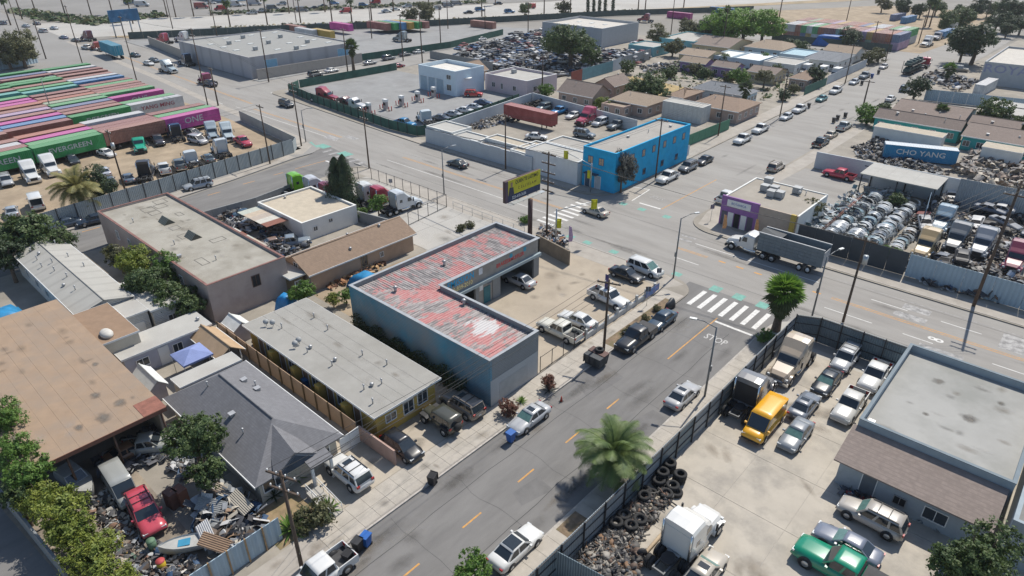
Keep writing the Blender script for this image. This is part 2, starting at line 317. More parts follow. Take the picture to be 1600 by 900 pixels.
# mended strips, tar seams and stains of the carriageway
for (pxs) in (((895,592),(940,565),(975,590),(920,625)),((800,770),(840,745),(865,765),(815,790)),((985,660),(1020,640),(1045,655),(1010,680)),((1118,515),(1150,500),(1165,515),(1130,530))):
    px_sheet('mended_patch', pxs, .0085, m_patch, street)
def seam(pts, par, z, w=.06):
    mb = MB()
    for a, b in zip(pts[:-1], pts[1:]):
        a, b = Vector((*a,z)), Vector((*b,z)); n = (b-a).cross(Vector((0,0,1))).normalized()*w*.5; mb.poly([a-n,b-n,b+n,a+n])
    mb.build('tar_seam', m_tar, par)
for k in range(9):
    y = 14+6.3*k; x = -31; pts = []
    while x < -21.3: pts.append((x, y+random.uniform(-.25,.25))); x += random.uniform(.8,1.8)
    seam(pts, street, .010, .022)
seam([(-28.9+random.uniform(-.12,.12), 8+3*k) for k in range(19)], street, .0102, .05)
seam([(-23.7+random.uniform(-.12,.12), 8+3*k) for k in range(19)], street, .0104, .05)
seam([(-100+3*k, 72.6+random.uniform(-.1,.1)) for k in range(45)], avenue, .0065, .05)
seam([(-100+3*k, 82.6+random.uniform(-.1,.1)) for k in range(45)], avenue, .0065, .05)
# far freeway band, cuttings and verges
m_fw = M('freeway_concrete', (.40,.385,.355), .9, var=.08, scale=.05, c2=(.34,.31,.27), amt=.4, s2=.02)
sheet('freeway', [(-330,45),(-312,80),(-300,105),(-180,350),(-120,480),(-175,560),(-256,310),(-345,137),(-375,70)], .02, m_fw)
sheet('verge', [(-303,99),(-300,105),(-180,350),(-120,480),(-112,470),(-171,348),(-290,103)], .024, M('dry_verge', (.33,.255,.16), .97, var=.25, scale=.15, c2=(.2,.17,.1), amt=.4, s2=.05))
sheet('far_car_park', [(-460,90),(-352,128),(-262,310),(-185,555),(-400,700),(-900,500),(-900,100)], .028, M('far_lot', (.24,.23,.215), .92, var=.1, scale=.03, c2=(.19,.18,.165), amt=.45, s2=.02))
sheet('dirt_field', [(-118,275),(-56,270),(-52,330),(-60,420),(-110,420),(-150,345)], .03, m_dirt)

# oil, tyre marks and dirt: soft-edged films on the paving
def softmat(name, c, strength):
    m = M(name, c, .9, var=.25, scale=1.5); nt = m.node_tree; N = nt.nodes; L = nt.links; tc = N.new('ShaderNodeTexCoord'); mp = N.new('ShaderNodeMapping'); mp.inputs['Location'].default_value = (-.5,-.5,0); L.new(tc.outputs['Generated'], mp.inputs[0]); v = N.new('ShaderNodeVectorMath'); v.operation = 'MULTIPLY'; v.inputs[1].default_value = (1,1,0); L.new(mp.outputs[0], v.inputs[0]); le = N.new('ShaderNodeVectorMath'); le.operation = 'LENGTH'; L.new(v.outputs[0], le.inputs[0])
    n = N.new('ShaderNodeTexNoise'); n.inputs['Scale'].default_value = 1.3; n.inputs['Detail'].default_value = 7; n.inputs['Roughness'].default_value = .7; g = N.new('ShaderNodeNewGeometry'); L.new(g.outputs['Position'], n.inputs['Vector']); a = N.new('ShaderNodeMath'); a.operation = 'MULTIPLY_ADD'; L.new(n.outputs['Fac'], a.inputs[0]); a.inputs[1].default_value = .42; L.new(le.outputs['Value'], a.inputs[2])
    r = N.new('ShaderNodeMapRange'); r.inputs[1].default_value = .545; r.inputs[2].default_value = .2; r.inputs[4].default_value = strength; L.new(a.outputs[0], r.inputs[0]); L.new(r.outputs[0], N['Principled BSDF'].inputs['Alpha']); return m
s_oil = softmat('oil_stain', (.09,.083,.075), .3); s_dirt = softmat('dirt_stain', (.19,.155,.115), .32); s_pale = softmat('pale_scuff', (.42,.40,.37), .25)
_sn = 0
def stain(x, y, rx, ry, an, par, z, mat):
    global _sn
    _sn += 1; mb = MB(); mb.poly([(-rx,-ry,0),(rx,-ry,0),(rx,ry,0),(-rx,ry,0)]); o = mb.build('ground_stain', mat, par); o.location = (x, y, z+.0004*(_sn % 9)); o.rotation_euler = (0,0,R(an))
rs = random.Random(21)
for k in range(26): stain(rs.uniform(-30.5,-22), rs.uniform(12,62), rs.uniform(.4,1.3), rs.uniform(1,4.5), rs.uniform(-8,8), street, .0135, rs.choice((s_oil,s_oil,s_pale,s_dirt)))
for x in (-30.2,-22.3): 
    for k in range(7): stain(x+rs.uniform(-.3,.3), 10+8*k+rs.uniform(-2,2), .9, 3, 0, street, .0135, s_oil)
for k in range(34): stain(rs.uniform(-105,10), rs.choice((72.3,76.4,79.6,83.2))+rs.uniform(-.6,.6), rs.uniform(2,9), rs.uniform(.4,.9), 0, avenue, .016, rs.choice((s_oil,s_pale,s_oil)))
for k in range(30): stain(rs.uniform(-17,-7.8) if k % 3 else rs.uniform(-7,8), rs.uniform(26,62) if k % 3 else rs.uniform(24,44), rs.uniform(.5,2.4), rs.uniform(.5,2.4), rs.uniform(0,180), blk_se, ZB+.032, rs.choice((s_oil,s_dirt,s_dirt)))
for k in range(16): stain(rs.uniform(-47,-36), rs.uniform(43.5,64), rs.uniform(.5,2), rs.uniform(.5,2), rs.uniform(0,180), blk_sw, ZB+.008, rs.choice((s_oil,s_dirt,s_pale)))
for k in range(22): stain(-33.6+rs.uniform(-.6,1.6), rs.uniform(12,64), rs.uniform(.3,1), rs.uniform(.3,1.3), 0, blk_sw, ZB+.042, rs.choice((s_oil,s_dirt)))
for k in range(14): stain(rs.uniform(-43,-35), rs.uniform(16,34), rs.uniform(.4,1.4), rs.uniform(.4,1.4), rs.uniform(0,180), blk_sw, ZB+.0075, rs.choice((s_oil,s_dirt)))
for k in range(14): stain(rs.uniform(-92,-60), rs.uniform(55,65), rs.uniform(.6,2.2), rs.uniform(.6,2), rs.uniform(0,180), blk_sw, ZB+.036, rs.choice((s_oil,s_dirt)))
for k in range(16): stain(rs.uniform(-57,-43), rs.uniform(88,190), rs.uniform(.5,1.4), rs.uniform(2,8), 0, street3, .017, rs.choice((s_oil,s_pale)))
for k in range(14): stain(rs.uniform(-140,-114), rs.uniform(25,66), rs.uniform(1,4), rs.uniform(1,4), rs.uniform(0,180), blk_w, ZB+.009, s_dirt)
# lanes of the freeway and the planted median
_fd = Vector((120,245,0)).normalized(); _fn = Vector((-_fd.y,_fd.x,0))
for off in (8,12,16,24,28,32):
    for k in range(20):
        a = Vector((-300,105,.026))+_fn*off+_fd*(k*16-40); w = _fn*.15; b = a+_fd*7; MB().poly([a-w,b-w,b+w,a+w]).build('lane_dash', m_whiteworn, bpy.data.objects['freeway'])
for off in (5,20,36):
    a = Vector((-300,105,.0262))+_fn*off-_fd*40; b = a+_fd*380; MB().poly([a-_fn*.2,b-_fn*.2,b+_fn*.2,a+_fn*.2]).build('edge_line', m_whiteworn, bpy.data.objects['freeway'])
# ---------------- buildings
m_glass = M('window_glass', (.035,.045,.055), .08, var=.1, spec=.8)
m_frame = M('window_frame_white', (.72,.72,.70), .5, var=.05)
m_dark = M('dark_opening', (.02,.02,.022), .9, var=.2)
m_roofgrey = M('roof_felt_grey', (.31,.30,.275), .95, var=.07, scale=.6, c2=(.26,.25,.225), amt=.4, s2=.18, bump=.1, bscale=50)
m_roofpale = M('roof_felt_pale', (.40,.39,.36), .95, var=.08, scale=.5, c2=(.36,.34,.31), amt=.4, s2=.2)
m_pipe = M('vent_metal', (.45,.45,.45), .5, .5, var=.15)
m_metal = M('galvanised', (.42,.44,.45), .45, .7, var=.12)
m_black = M('black_steel', (.025,.026,.03), .55, var=.2)
m_white_p = M('white_plaster', (.66,.66,.63), .85, var=.07, scale=.8, c2=(.52,.50,.46), amt=.3, s2=.5)
m_wood = M('bare_wood', (.33,.22,.12), .85, var=.25, scale=3)
m_brownpole = M('pole_wood', (.085,.06,.045), .9, var=.3, scale=4)
def shingle(name, c, var=.1): return M(name, c, .95, var=.16, scale=2.5, stripe=(2,.10,.13), c2=tuple(k*.8 for k in c), amt=.35, s2=.4, bump=-1)
def rect(z, *px):
    P_ = [G(x, y, z) for x, y in px]; return min(p.x for p in P_), min(p.y for p in P_), max(p.x for p in P_), max(p.y for p in P_)
def opening(b, face, c, at, z0, w, h, kind='window', mat=None, frame=None):
    """window or door set on a wall face at coordinate c; 'at' runs along the wall"""
    t = .05; s = 1 if face[0] == '+' else -1
    def bx(mb, a0, z0_, a1, z1_, d0, d1):
        if face[1] == 'x': mb.box(min(c+s*d0,c+s*d1), a0, z0_, max(c+s*d0,c+s*d1), a1, z1_)
        else: mb.box(a0, min(c+s*d0,c+s*d1), z0_, a1, max(c+s*d0,c+s*d1), z1_)
    f = MB(); a0, a1, z1 = at-w/2, at+w/2, z0+h; t = .07
    bx(f, a0-t, z1, a1+t, z1+t, -.02, .07); bx(f, a0-t, z0-t, a0, z1, -.02, .07); bx(f, a1, z0-t, a1+t, z1, -.02, .07)
    if kind == 'window': bx(f, a0, z0-t, a1, z0, -.02, .10); bx(f, at-.025, z0, at+.025, z1, .0, .055)
    o = f.build(kind, frame or m_frame, b)
    g = MB(); bx(g, a0, z0, a1, z1, -.01, .03); g.build('pane' if kind == 'window' else 'leaf', mat or (m_glass if kind == 'window' else m_wood), o)
    return o
def vent(b, x, y, z, kind=0):
    mb = MB()
    if kind == 0: mb.tube((x,y,z), (x,y,z+.5), .06, n=8); mb.tube((x,y,z+.5), (x,y,z+.6), .1, n=8)
    elif kind == 1: mb.box(x-.2,y-.2,z,x+.2,y+.2,z+.28); mb.box(x-.26,y-.26,z+.28,x+.26,y+.26,z+.34)
    elif kind == 2: mb.tube((x,y,z), (x,y,z+.22), .16, n=10); mb.tube((x,y,z+.22), (x,y,z+.36), .22, .12, n=10)
    elif kind == 3: # cooler unit
        mb.box(x-.55,y-.55,z+.12,x+.55,y+.55,z+.95); mb.box(x-.6,y-.6,z+.95,x+.6,y+.6,z+1.02)
        for sx in (-.45,.45):
            for sy in (-.45,.45): mb.box(x+sx-.05,y+sy-.05,z,x+sx+.05,y+sy+.05,z+.12)
    elif kind == 4: mb.box(x-.6,y-.9,z,x+.6,y+.9,z+.16)
    elif kind == 5: # dish
        mb.tube((x,y,z), (x,y,z+.45), .03, n=6); mb.tube((x,y-.02,z+.5), (x+.12,y-.12,z+.6), .30, .26, n=12)
    return mb.build(('vent_pipe','vent_box','vent_cap','cooler_unit','skylight','satellite_dish')[kind], M('skylight_white',(.66,.66,.62),.4) if kind == 4 else M('cooler_grey',(.35,.36,.36),.6) if kind in (3,5) else m_pipe, b)
def flatb(name, label, cat, box, h, wall, roof, par=.35, cap=None, opens=(), vents=(), z0=ZB, over=0, t=.22, group=None):
    x0, y0, x1, y1 = box; b = thing(name, label, cat, ((x0+x1)/2, (y0+y1)/2, z0), 0, group); inv = Matrix.Translation((-(x0+x1)/2, -(y0+y1)/2, -z0))
    def add(mb, n, m):
        o = mb.build(n, m, b); o.data.transform(inv); return o
    rz = h-par
    w = MB(); w.box(x0,y0,z0,x1,y0+t,h); w.box(x0,y1-t,z0,x1,y1,h); w.box(x0,y0+t,z0,x0+t,y1-t,h); w.box(x1-t,y0+t,z0,x1,y1-t,h); add(w, 'wall', wall)
    r = MB()
    if over: r.box(x0-over,y0-over,h,x1+over,y1+over,h+.16); add(r, 'roof', roof); f = MB(); rz = h+.16; f.box(x0-over-.03,y0-over-.03,h-.03,x1+over+.03,y0-over,h+.17); f.box(x0-over-.03,y1+over,h-.03,x1+over+.03,y1+over+.03,h+.17); f.box(x1+over,y0-over,h-.03,x1+over+.03,y1+over,h+.17); f.box(x0-over-.03,y0-over,h-.03,x0-over,y1+over,h+.17); add(f, 'fascia', cap or m_frame)
    else:
        r.box(x0+t,y0+t,rz-.12,x1-t,y1-t,rz); add(r, 'roof', roof)
        c = MB(); e = .03; c.box(x0-e,y0-e,h,x1+e,y0+t+e,h+.05); c.box(x0-e,y1-t-e,h,x1+e,y1+e,h+.05); c.box(x0-e,y0+t+e,h,x0+t+e,y1-t-e,h+.05); c.box(x1-t-e,y0+t+e,h,x1+e,y1-t-e,h+.05); add(c, 'coping', cap or wall)
    for o in opens:
        face = o[0]; cc = {'-y': y0, '+y': y1, '-x': x0, '+x': x1}[face]; q = opening(b, face, cc, *o[1:])
        q.data.transform(inv); [ch.data.transform(inv) for ch in q.children]
    for v in vents: vent(b, v[0], v[1], rz, v[2] if len(v) > 2 else 0).data.transform(inv)
    b['rz'] = rz; return b
def gable(name, label, box, eave, ridge, axis, roof, wall, over=.45, opens=(), vents=(), z0=ZB, hip=0, cat='house', trim=None, open_sides=False, off=.5):
    x0, y0, x1, y1 = box; b = thing(name, label, cat, ((x0+x1)/2, (y0+y1)/2, z0)); inv = Matrix.Translation((-(x0+x1)/2, -(y0+y1)/2, -z0))
    def add(mb, n, m):
        o = mb.build(n, m, b); o.data.transform(inv); return o
    if axis == 'x': c = y0+(y1-y0)*off
    else: c = x0+(x1-x0)*off
    T = (lambda a, q, z: (a, q, z)) if axis == 'x' else (lambda a, q, z: (q, a, z))
    a0, a1, q0, q1 = (x0, x1, y0, y1) if axis == 'x' else (y0, y1, x0, x1)
    w = MB()
    if not open_sides:
        w.box(x0,y0,z0,x1,y1,eave)
        if not hip:
            for a, tt in ((a0,.12),(a1-.12,.12)):
                w.loft([[T(a+k,q0,eave),T(a+k,q1,eave),T(a+k,c,ridge)] for k in (0,tt)])
    else:
        for a in (a0+.1, (a0+a1)/2, a1-.1):
            for q in (q0+.1, q1-.1): w.tube(T(a,q,z0), T(a,q,eave), .07, n=6)
    add(w, 'wall' if not open_sides else 'post_frame', wall)
    A0, A1, Q0, Q1 = a0-over, a1+over, q0-over, q1+over; th = .1; sl = (ridge-eave)/max(.1, (c-q0)); ez = eave-over*sl; hp = hip
    r0, r1 = (A0+hp, A1-hp) if hip else (A0, A1)
    sides = [[T(A0,Q0,ez), T(A1,Q0,ez), T(r1,c,ridge), T(r0,c,ridge)], [T(A1,Q1,ez), T(A0,Q1,ez), T(r0,c,ridge), T(r1,c,ridge)]]
    if hip: sides += [[T(A1,Q0,ez), T(A1,Q1,ez), T(r1,c,ridge)], [T(A0,Q1,ez), T(A0,Q0,ez), T(r0,c,ridge)]]
    for s in sides:
        mb = MB(); up = [Vector(p)+Vector((0,0,th)) for p in s]; mb.loft([[Vector(p) for p in s], up]); o = add(mb, 'roof', roof)
    cp = MB(); cp.tube(T(r0,c,ridge+th), T(r1,c,ridge+th), .09, n=6)
    add(cp, 'ridge_cap', roof)
    for Q in (Q0, Q1): f = MB(); p, q = T(A0,Q-.03,ez-.06), T(A1,Q+.03,ez+th+.02); f.box(min(p[0],q[0]),min(p[1],q[1]),p[2],max(p[0],q[0]),max(p[1],q[1]),q[2]); add(f, 'fascia', trim or m_frame)
    for o in opens:
        face = o[0]; cc = {'-y': y0, '+y': y1, '-x': x0, '+x': x1}[face]; q = opening(b, face, cc, *o[1:]); q.data.transform(inv); [ch.data.transform(inv) for ch in q.children]
    for v in vents:
        q = v[1] if axis == 'x' else v[0]; zz = ridge+th-abs(q-c)*sl-.05
        vent(b, v[0], v[1], zz, v[2] if len(v) > 2 else 0).data.transform(inv)
    return b

# --- 1 auto repair shop, L-shaped, painted corrugated roof
x0, y0, x1, ym, xm, y1, hs = -55.6, 35.1, -34.4, 41.9, -48.15, 58.4, 5.3
shop = thing('auto_shop', 'L-shaped grey auto repair shop with patchy red corrugated roof', 'auto shop', (x0, y0, ZB)); I0 = Matrix.Translation((-x0,-y0,-ZB))
def sadd(mb, n, m, par=None):
    o = mb.build(n, m, par or shop); o.data.transform(I0); return o
m_shopw = M('shop_block', (.235,.245,.25), .9, var=.1, scale=.4, brick=(.4,.2,(.18,.19,.19)))
m_shopd = M('shop_mural', (.03,.24,.36), .9, var=.35, scale=.25, c2=(.24,.27,.285), amt=.5, s2=.12, brick=(.4,.2,(.11,.14,.16)))
m_shopl = M('shop_pale_paint', (.42,.43,.43), .9, var=.06, scale=.5, brick=(.4,.2,(.36,.37,.37)))
m_facade = M('shop_facade', (.27,.255,.235), .85, var=.12, scale=1)
m_trimblue = M('shop_trim', (.27,.34,.37), .6, var=.1)
w = MB(); w.box(x0,y0,ZB,x1,y0+.25,hs); sadd(w, 'mural_wall', m_shopd)
w = MB(); w.box(x1-.25,y0+.25,ZB,x1,ym,hs); w.box(xm+.01,ym-.25,ZB,x1-.25,ym,hs); sadd(w, 'street_wall', m_shopw)
w = MB(); w.box(x1+.003,y0+.02,ZB,x1+.025,ym-.1,3.05); sadd(w, 'pale_painted_band', m_shopl)
w = MB(); w.box(x1+.026,y0+1.2,ZB+.4,x1+.04,ym-1.6,2.3); sadd(w, 'roller_door', M('shop_roller', (.36,.37,.37), .7, var=.1))
w = MB(); w.box(x0,y0+.25,ZB,x0+.25,y1,hs); w.box(x0+.25,y1-.25,ZB,xm,y1,hs); sadd(w, 'rear_wall', m_shopw)
w = MB(); w.box(xm-.3,ym,3.2,xm,y1,hs); sadd(w, 'facade', m_facade)
for a, b_ in ((ym,42.5),(47.0,47.5),(49.9,51.2),(57.4,y1-.25)):
    w = MB(); w.box(xm-.3,a,ZB,xm-.002,b_,3.2); sadd(w, 'pier', m_shopw)
w = MB(); w.box(xm,ym+.1,3.05,xm+.35,y1,3.42); sadd(w, 'awning_beam', m_trimblue)
w = MB(); w.box(xm-.2,47.5,ZB,xm-.1,49.9,3.2); sadd(w, 'infill', m_facade)
w = MB(); w.box(xm-.09,48.4,ZB,xm-.04,49.5,2.3); sadd(w, 'door', M('teal_door', (.02,.13,.16), .6))
w = MB(); w.box(x0+.25,y0+.25,4.55,xm-.3,y1-.25,4.75); w.box(xm-.3,y0+.25,4.55,x1-.25,ym-.25,4.75); sadd(w, 'roof_deck', m_dark)
m_red = bpy.data.materials.new('patchy_red_roof'); m_red.use_nodes = True; m_red2 = bpy.data.materials.new('patchy_red_roof_cross'); m_red2.use_nodes = True
def _redroof(m, st):
    nt = m.node_tree; N = nt.nodes; L = nt.links; p = N['Principled BSDF']; p.inputs['Roughness'].default_value = .7
    g = N.new('ShaderNodeNewGeometry'); mp = N.new('ShaderNodeMapping'); L.new(g.outputs['Position'], mp.inputs[0]); mp.inputs['Scale'].default_value = st
    def ns(s, vec, d=4):
        n = N.new('ShaderNodeTexNoise'); n.inputs['Scale'].default_value = s; n.inputs['Detail'].default_value = d; n.inputs['Roughness'].default_value = .65; L.new(vec, n.inputs['Vector']); return n.outputs['Fac']
    def mr(f, a, b):
        r = N.new('ShaderNodeMapRange'); r.inputs[1].default_value = a; r.inputs[2].default_value = b; L.new(f, r.inputs[0]); return r.outputs[0]
    def mx(f, a, b):
        x = N.new('ShaderNodeMix'); x.data_type = 'RGBA'; L.new(f, x.inputs[0])
        for s, q in ((6,a),(7,b)):
            if isinstance(q, tuple): x.inputs[s].default_value = (*q,1)
            else: L.new(q, x.inputs[s])
        return x.outputs[2]
    base = mx(mr(ns(1.6, mp.outputs[0]), .38, .62), (.16,.148,.145), (.38,.345,.33))
    red = mx(mr(ns(2.6, mp.outputs[0], 2), .35, .65), (.42,.15,.145), (.46,.25,.235))
    ad = N.new('ShaderNodeMath'); ad.operation = 'ADD'; L.new(ns(.3, g.outputs['Position'], 6), ad.inputs[0]); sc_ = N.new('ShaderNodeMath'); sc_.operation = 'MULTIPLY'; sc_.inputs[1].default_value = .55; L.new(ns(1.1, mp.outputs[0], 5), sc_.inputs[0]); L.new(sc_.outputs[0], ad.inputs[1])
    c = mx(mr(ad.outputs[0], .765, .825), base, red)
    sx = N.new('ShaderNodeVectorMath'); sx.operation = 'DISTANCE'; L.new(g.outputs['Position'], sx.inputs[0]); sx.inputs[1].default_value = (-39.6, 39.4, 4.9)
    a2 = N.new('ShaderNodeMath'); a2.operation = 'MULTIPLY_ADD'; L.new(ns(.9, mp.outputs[0], 6), a2.inputs[0]); a2.inputs[1].default_value = 6.5; L.new(sx.outputs['Value'], a2.inputs[2])
    wh = N.new('ShaderNodeMapRange'); wh.inputs[1].default_value = 4.7; wh.inputs[2].default_value = 4.3; L.new(a2.outputs[0], wh.inputs[0])
    c = mx(wh.outputs[0], c, (.52,.50,.49))
    L.new(c, p.inputs['Base Color'])
_redroof(m_red, (.42,1.7,1)); _redroof(m_red2, (1.7,.42,1))
# corrugated sheets, laid one by one across the two wings
def corrug(x_a, x_b, y_a, y_b, z, per=.38, amp=.05):
    mb = MB(); n = max(1, round((y_b-y_a)/per)); pr = []
    for k in range(n):
        y = y_a+(y_b-y_a)*k/n; d = (y_b-y_a)/n
        pr += [(y, 0), (y+d*.35, 0), (y+d*.5, amp), (y+d*.85, amp)]
    pr.append((y_b, 0)); b = len(mb.v)
    for (y, dz) in pr: mb.v += [(x_a, y, z+dz), (x_b, y, z+dz)]
    for k in range(len(pr)-1): mb.face(b+2*k, b+2*k+1, b+2*k+3, b+2*k+2)
    return mb
def strip_sheet(axis, a0, a1, lo, hi, z, per=.34, amp=.05):
    """one corrugated sheet; ribs run along the other axis between lo(a) and hi(a)"""
    mb = MB(); n = max(1, round((a1-a0)/per)); d = (a1-a0)/n; pr = []
    for k in range(n): a = a0+d*k; pr += [(a,0),(a+d*.35,0),(a+d*.5,amp),(a+d*.85,amp)]
    pr.append((a1,0))
    for (a, dz) in pr:
        for q in (lo(a), hi(a)): mb.v.append((q, a, z+dz) if axis == 'y' else (a, q, z+dz))
    for k in range(len(pr)-1): mb.face(2*k,2*k+1,2*k+3,2*k+2) if axis == 'y' else mb.face(2*k,2*k+2,2*k+3,2*k+1)
    return mb
rx0, ry0, rx1, ry1 = x0+.25, y0+.25, xm-.3, ym-.25; sl_ = (ry1-ry0)/(rx1-rx0)
yy = ry0
while yy < y1-.3:      # wing along the forecourt: ribs along x, mitred at the corner
    ye = min(yy+1.02, y1-.25); sadd(strip_sheet('y', yy, ye, lambda a: rx0, lambda a: rx0+min(1,max(0,(a-ry0)/(ry1-ry0)))*(rx1-rx0), 4.78+random.uniform(0,.012)), 'roof_sheet', m_red); yy = ye
xx = rx0
while xx < x1-.3:      # street wing: ribs along y
    xe = min(xx+1.02, x1-.25); sadd(strip_sheet('x', xx, xe, lambda a: ry0, lambda a: ry0+min(1,max(0,(a-rx0)/(rx1-rx0)))*(ry1-ry0), 4.78+random.uniform(0,.012)), 'roof_sheet', m_red2); xx = xe
cp = MB(); e = .04
cp.box(x0-e,y0-e,hs,x1+e,y0+.3,hs+.07); cp.box(x1-.3,y0+.3,hs,x1+e,ym+e,hs+.07); cp.box(xm+.1,ym-.28,hs,x1-.3,ym+e,hs+.07); cp.box(xm-.35,ym-.28,hs,xm+.1,y1+e,hs+.07); cp.box(x0-e,y0+.3,hs,x0+.3,y1+e,hs+.07); cp.box(x0+.3,y1-.3,hs,xm-.35,y1+e,hs+.07)
sadd(cp, 'coping', M('pale_coping', (.31,.33,.35), .7, var=.15))
for (vx, vy) in ((-51.5,38.2),(-44,41.2),(-52.2,46)):
    sadd(MB().tube((vx,vy,4.8),(vx,vy,5.3),.16,n=10).tube((vx,vy,5.3),(vx,vy,5.5),.3,.1,n=10), 'vent_cap', m_pipe)
def sgn(n, t, size, c, y, z, sx=1): o = lettering(n, t, size, flat(c, .6), shop, (xm+.012-x0, y-y0, z-ZB), FACE['+x'], sx); return o
sgn('lettering', 'EMISSION', 1.15, (.01,.36,.66), 44.75, 4.72, .84); sgn('lettering', '310-839-2010', .78, (.80,.66,.30), 44.7, 3.9, .84)
sgn('lettering', 'BRAKES&MUFFLER', .72, (.55,.05,.05), 53.0, 4.3, .85)
for y in (53.1,55.6): sadd(MB().box(xm,y-.25,4.5,xm+.02,y+.25,5.05), 'painted_panel', flat((.03,.28,.42)))
sadd(MB().box(xm,47.6,4.3,xm+.02,48.2,5.1), 'poster', flat((.6,.62,.66))); sadd(MB().box(xm-.09,47.7,2.1,xm-.06,48.3,3.0), 'poster', flat((.6,.62,.64)))
sadd(MB().box(xm-.06,49.0,2.5,xm-.05,49.8,3.0), 'poster', flat((.12,.14,.18)))
# --- forecourt block wall
fw = thing('block_wall', 'stub of brown concrete block wall beside the shop forecourt', 'wall', (-53.6, 64.3, ZB), R(-10))
m_block = M('brown_block', (.20,.165,.125), .9, var=.15, scale=1)
for j in range(7):
    for k in range(5):
        if j < 7: MB().box(.02+1.36*k+.0, -.12, .30*j, 1.36*k+1.35, .12, .30*j+.288).build('block', m_block, fw)
# --- 2 yellow bungalow row with the long grey roof
Y = rect(2.9, (592,651), (686,591), (473,469), (384,512))
yel = (Y[0]+.45, Y[1]+.4, Y[2]-.45, Y[3]-.4)
m_yel = M('yellow_stucco', (.46,.31,.07), .9, var=.1, scale=.8, c2=(.34,.22,.05), amt=.35, s2=.6)
b = flatb('bungalow_row', 'long low yellow bungalow row under a flat pale grey roof', 'house', yel, 2.85, m_yel, m_roofgrey, over=.45, opens=[('+x',yel[1]+1.55,1.35,1.1,.75),('+x',yel[1]+3.55,1.05,1.1,1.25),('+x',yel[1]+5.2,1.15,1.1,1.25)]+[('-y',yel[0]+2.2+4.1*k,ZB,.95,2.0,'door',M('brown_door',(.2,.13,.08),.7)) for k in range(5)]+[('-y',yel[0]+3.9+4.1*k,1.1,1.1,1.0) for k in range(4)],
    vents=[(yel[0]+1.6,yel[1]+1.2,5),(yel[0]+2.2,yel[1]+1.6,5),(yel[0]+3.2,yel[1]+2.0,0),(yel[0]+3.9,yel[1]+5.4,0),(yel[0]+7.4,yel[1]+1.0,5),(yel[0]+7.1,yel[1]+1.6,5),(yel[0]+8.6,yel[1]+1.9,2),(yel[0]+9,yel[1]+1.3,0),(yel[0]+7,yel[1]+5,0),(yel[0]+12.2,yel[1]+2.3,2),(yel[0]+12.7,yel[1]+1.6,0),(yel[0]+13.4,yel[1]+4.6,0),(yel[0]+16.4,yel[1]+5.2,0),(yel[0]+18,yel[1]+2.2,2),(yel[0]+17.9,yel[1]+1.4,0),(yel[0]+18.4,yel[1]+3.,0),(yel[0]+20.1,yel[1]+.7,0)])
for k in range(4):
    MB().box(-.35,-.35,0,.35,.35,2.2).build('porch_box', m_yel, b).location = (yel[0]+5.2+4.1*k-b.location.x, yel[1]-.4-b.location.y, 0)
# --- 3 grey shingle house with cross gables
m_shg = shingle('grey_shingle', (.165,.165,.175))
m_cream = M('cream_stucco', (.50,.46,.38), .9, var=.08)
gx0, gy0, gx1, gy1 = -54.6, 14.7, -39.5, 21.7
def chim(): pass
gh = gable('shingle_house', 'cream house with big dark grey shingle roof and ramp at the door', (gx0,gy0,gx1,gy1), 2.6, 4.6, 'x', m_shg, m_cream, .5, hip=3.6, opens=[('+x',16.0,1.0,2.0,1.2),('+x',20.5,1.0,.9,1.1),('-y',-50,1,1.2,1.1),('-y',-45,1,1.2,1.1)], vents=[(-50,19.6,1),(-49,20.1,0),(-48.1,19.8,1),(-51.5,17,0),(-44,16.2,0),(-46.5,16.6,1)])
mb = MB(); i3 = Matrix.Translation((-gh.location.x,-gh.location.y,-ZB))
mb.loft([[(-43.2,18.1,4.55),(-43.2,18.0,4.6),(-43.2,17.9,4.55)],[(-38.6,19.6,2.5),(-38.6,17.6,3.9),(-38.6,15.6,2.5)]], True); o = mb.build('gable_roof', m_shg, gh); o.data.transform(i3)
mb = MB(); mb.loft([[(-38.6,15.9,2.45),(-38.6,19.3,2.45),(-38.6,17.6,3.7)],[(-38.52,15.9,2.45),(-38.52,19.3,2.45),(-38.52,17.6,3.7)]]); mb.build('gable_end', M('painted_gable_shade',(.04,.06,.09),.7), gh).data.transform(i3)  # dark colour paints in the shade of the recess under the deep eave
mb = MB(); mb.loft([[(-38.7,18.2,2.55),(-38.7,20.2,2.55),(-38.7,20.2,2.65),(-38.7,18.2,2.65)],[(-37.6,18.2,2.3),(-37.6,20.2,2.3),(-37.6,20.2,2.4),(-37.6,18.2,2.4)]]); mb.build('porch_roof', m_shg, gh).data.transform(i3)
mb = MB()
for yy in (18.35,20.05): mb.box(-37.9,yy-.1,ZB,-37.7,yy+.1,2.22)
mb.build('porch_post', m_frame, gh).data.transform(i3)
flatb('flat_extension', 'low pale flat-roofed annex between blue canopy tent and grey shingle house', 'shed', (-57.2,16.0,-55.4,21.8), 2.4, m_cream, m_roofpale, over=.1)
# access ramp with rails
rp = thing('access_ramp', 'white railed access ramp sloping down from the cream house porch', 'ramp', (-37.4,17.3,ZB))
MB().loft([[(0,0,.02),(0,1.1,.02),(0,1.1,.55),(0,0,.55)],[(3.3,0,.0),(3.3,1.1,.0),(3.3,1.1,.08),(3.3,0,.08)]]).build('deck', m_lot2, rp)
for yy in (.05,1.05):
    mb = MB(); mb.tube((0,yy,1.45),(3.3,yy,1.0),.03); mb.tube((0,yy,1.05),(3.3,yy,.6),.025)
    for k in range(5): mb.tube((.82*k,yy,.55-.117*k),(.82*k,yy,1.45-.112*k),.025,n=6)
    mb.build('handrail', m_frame, rp)
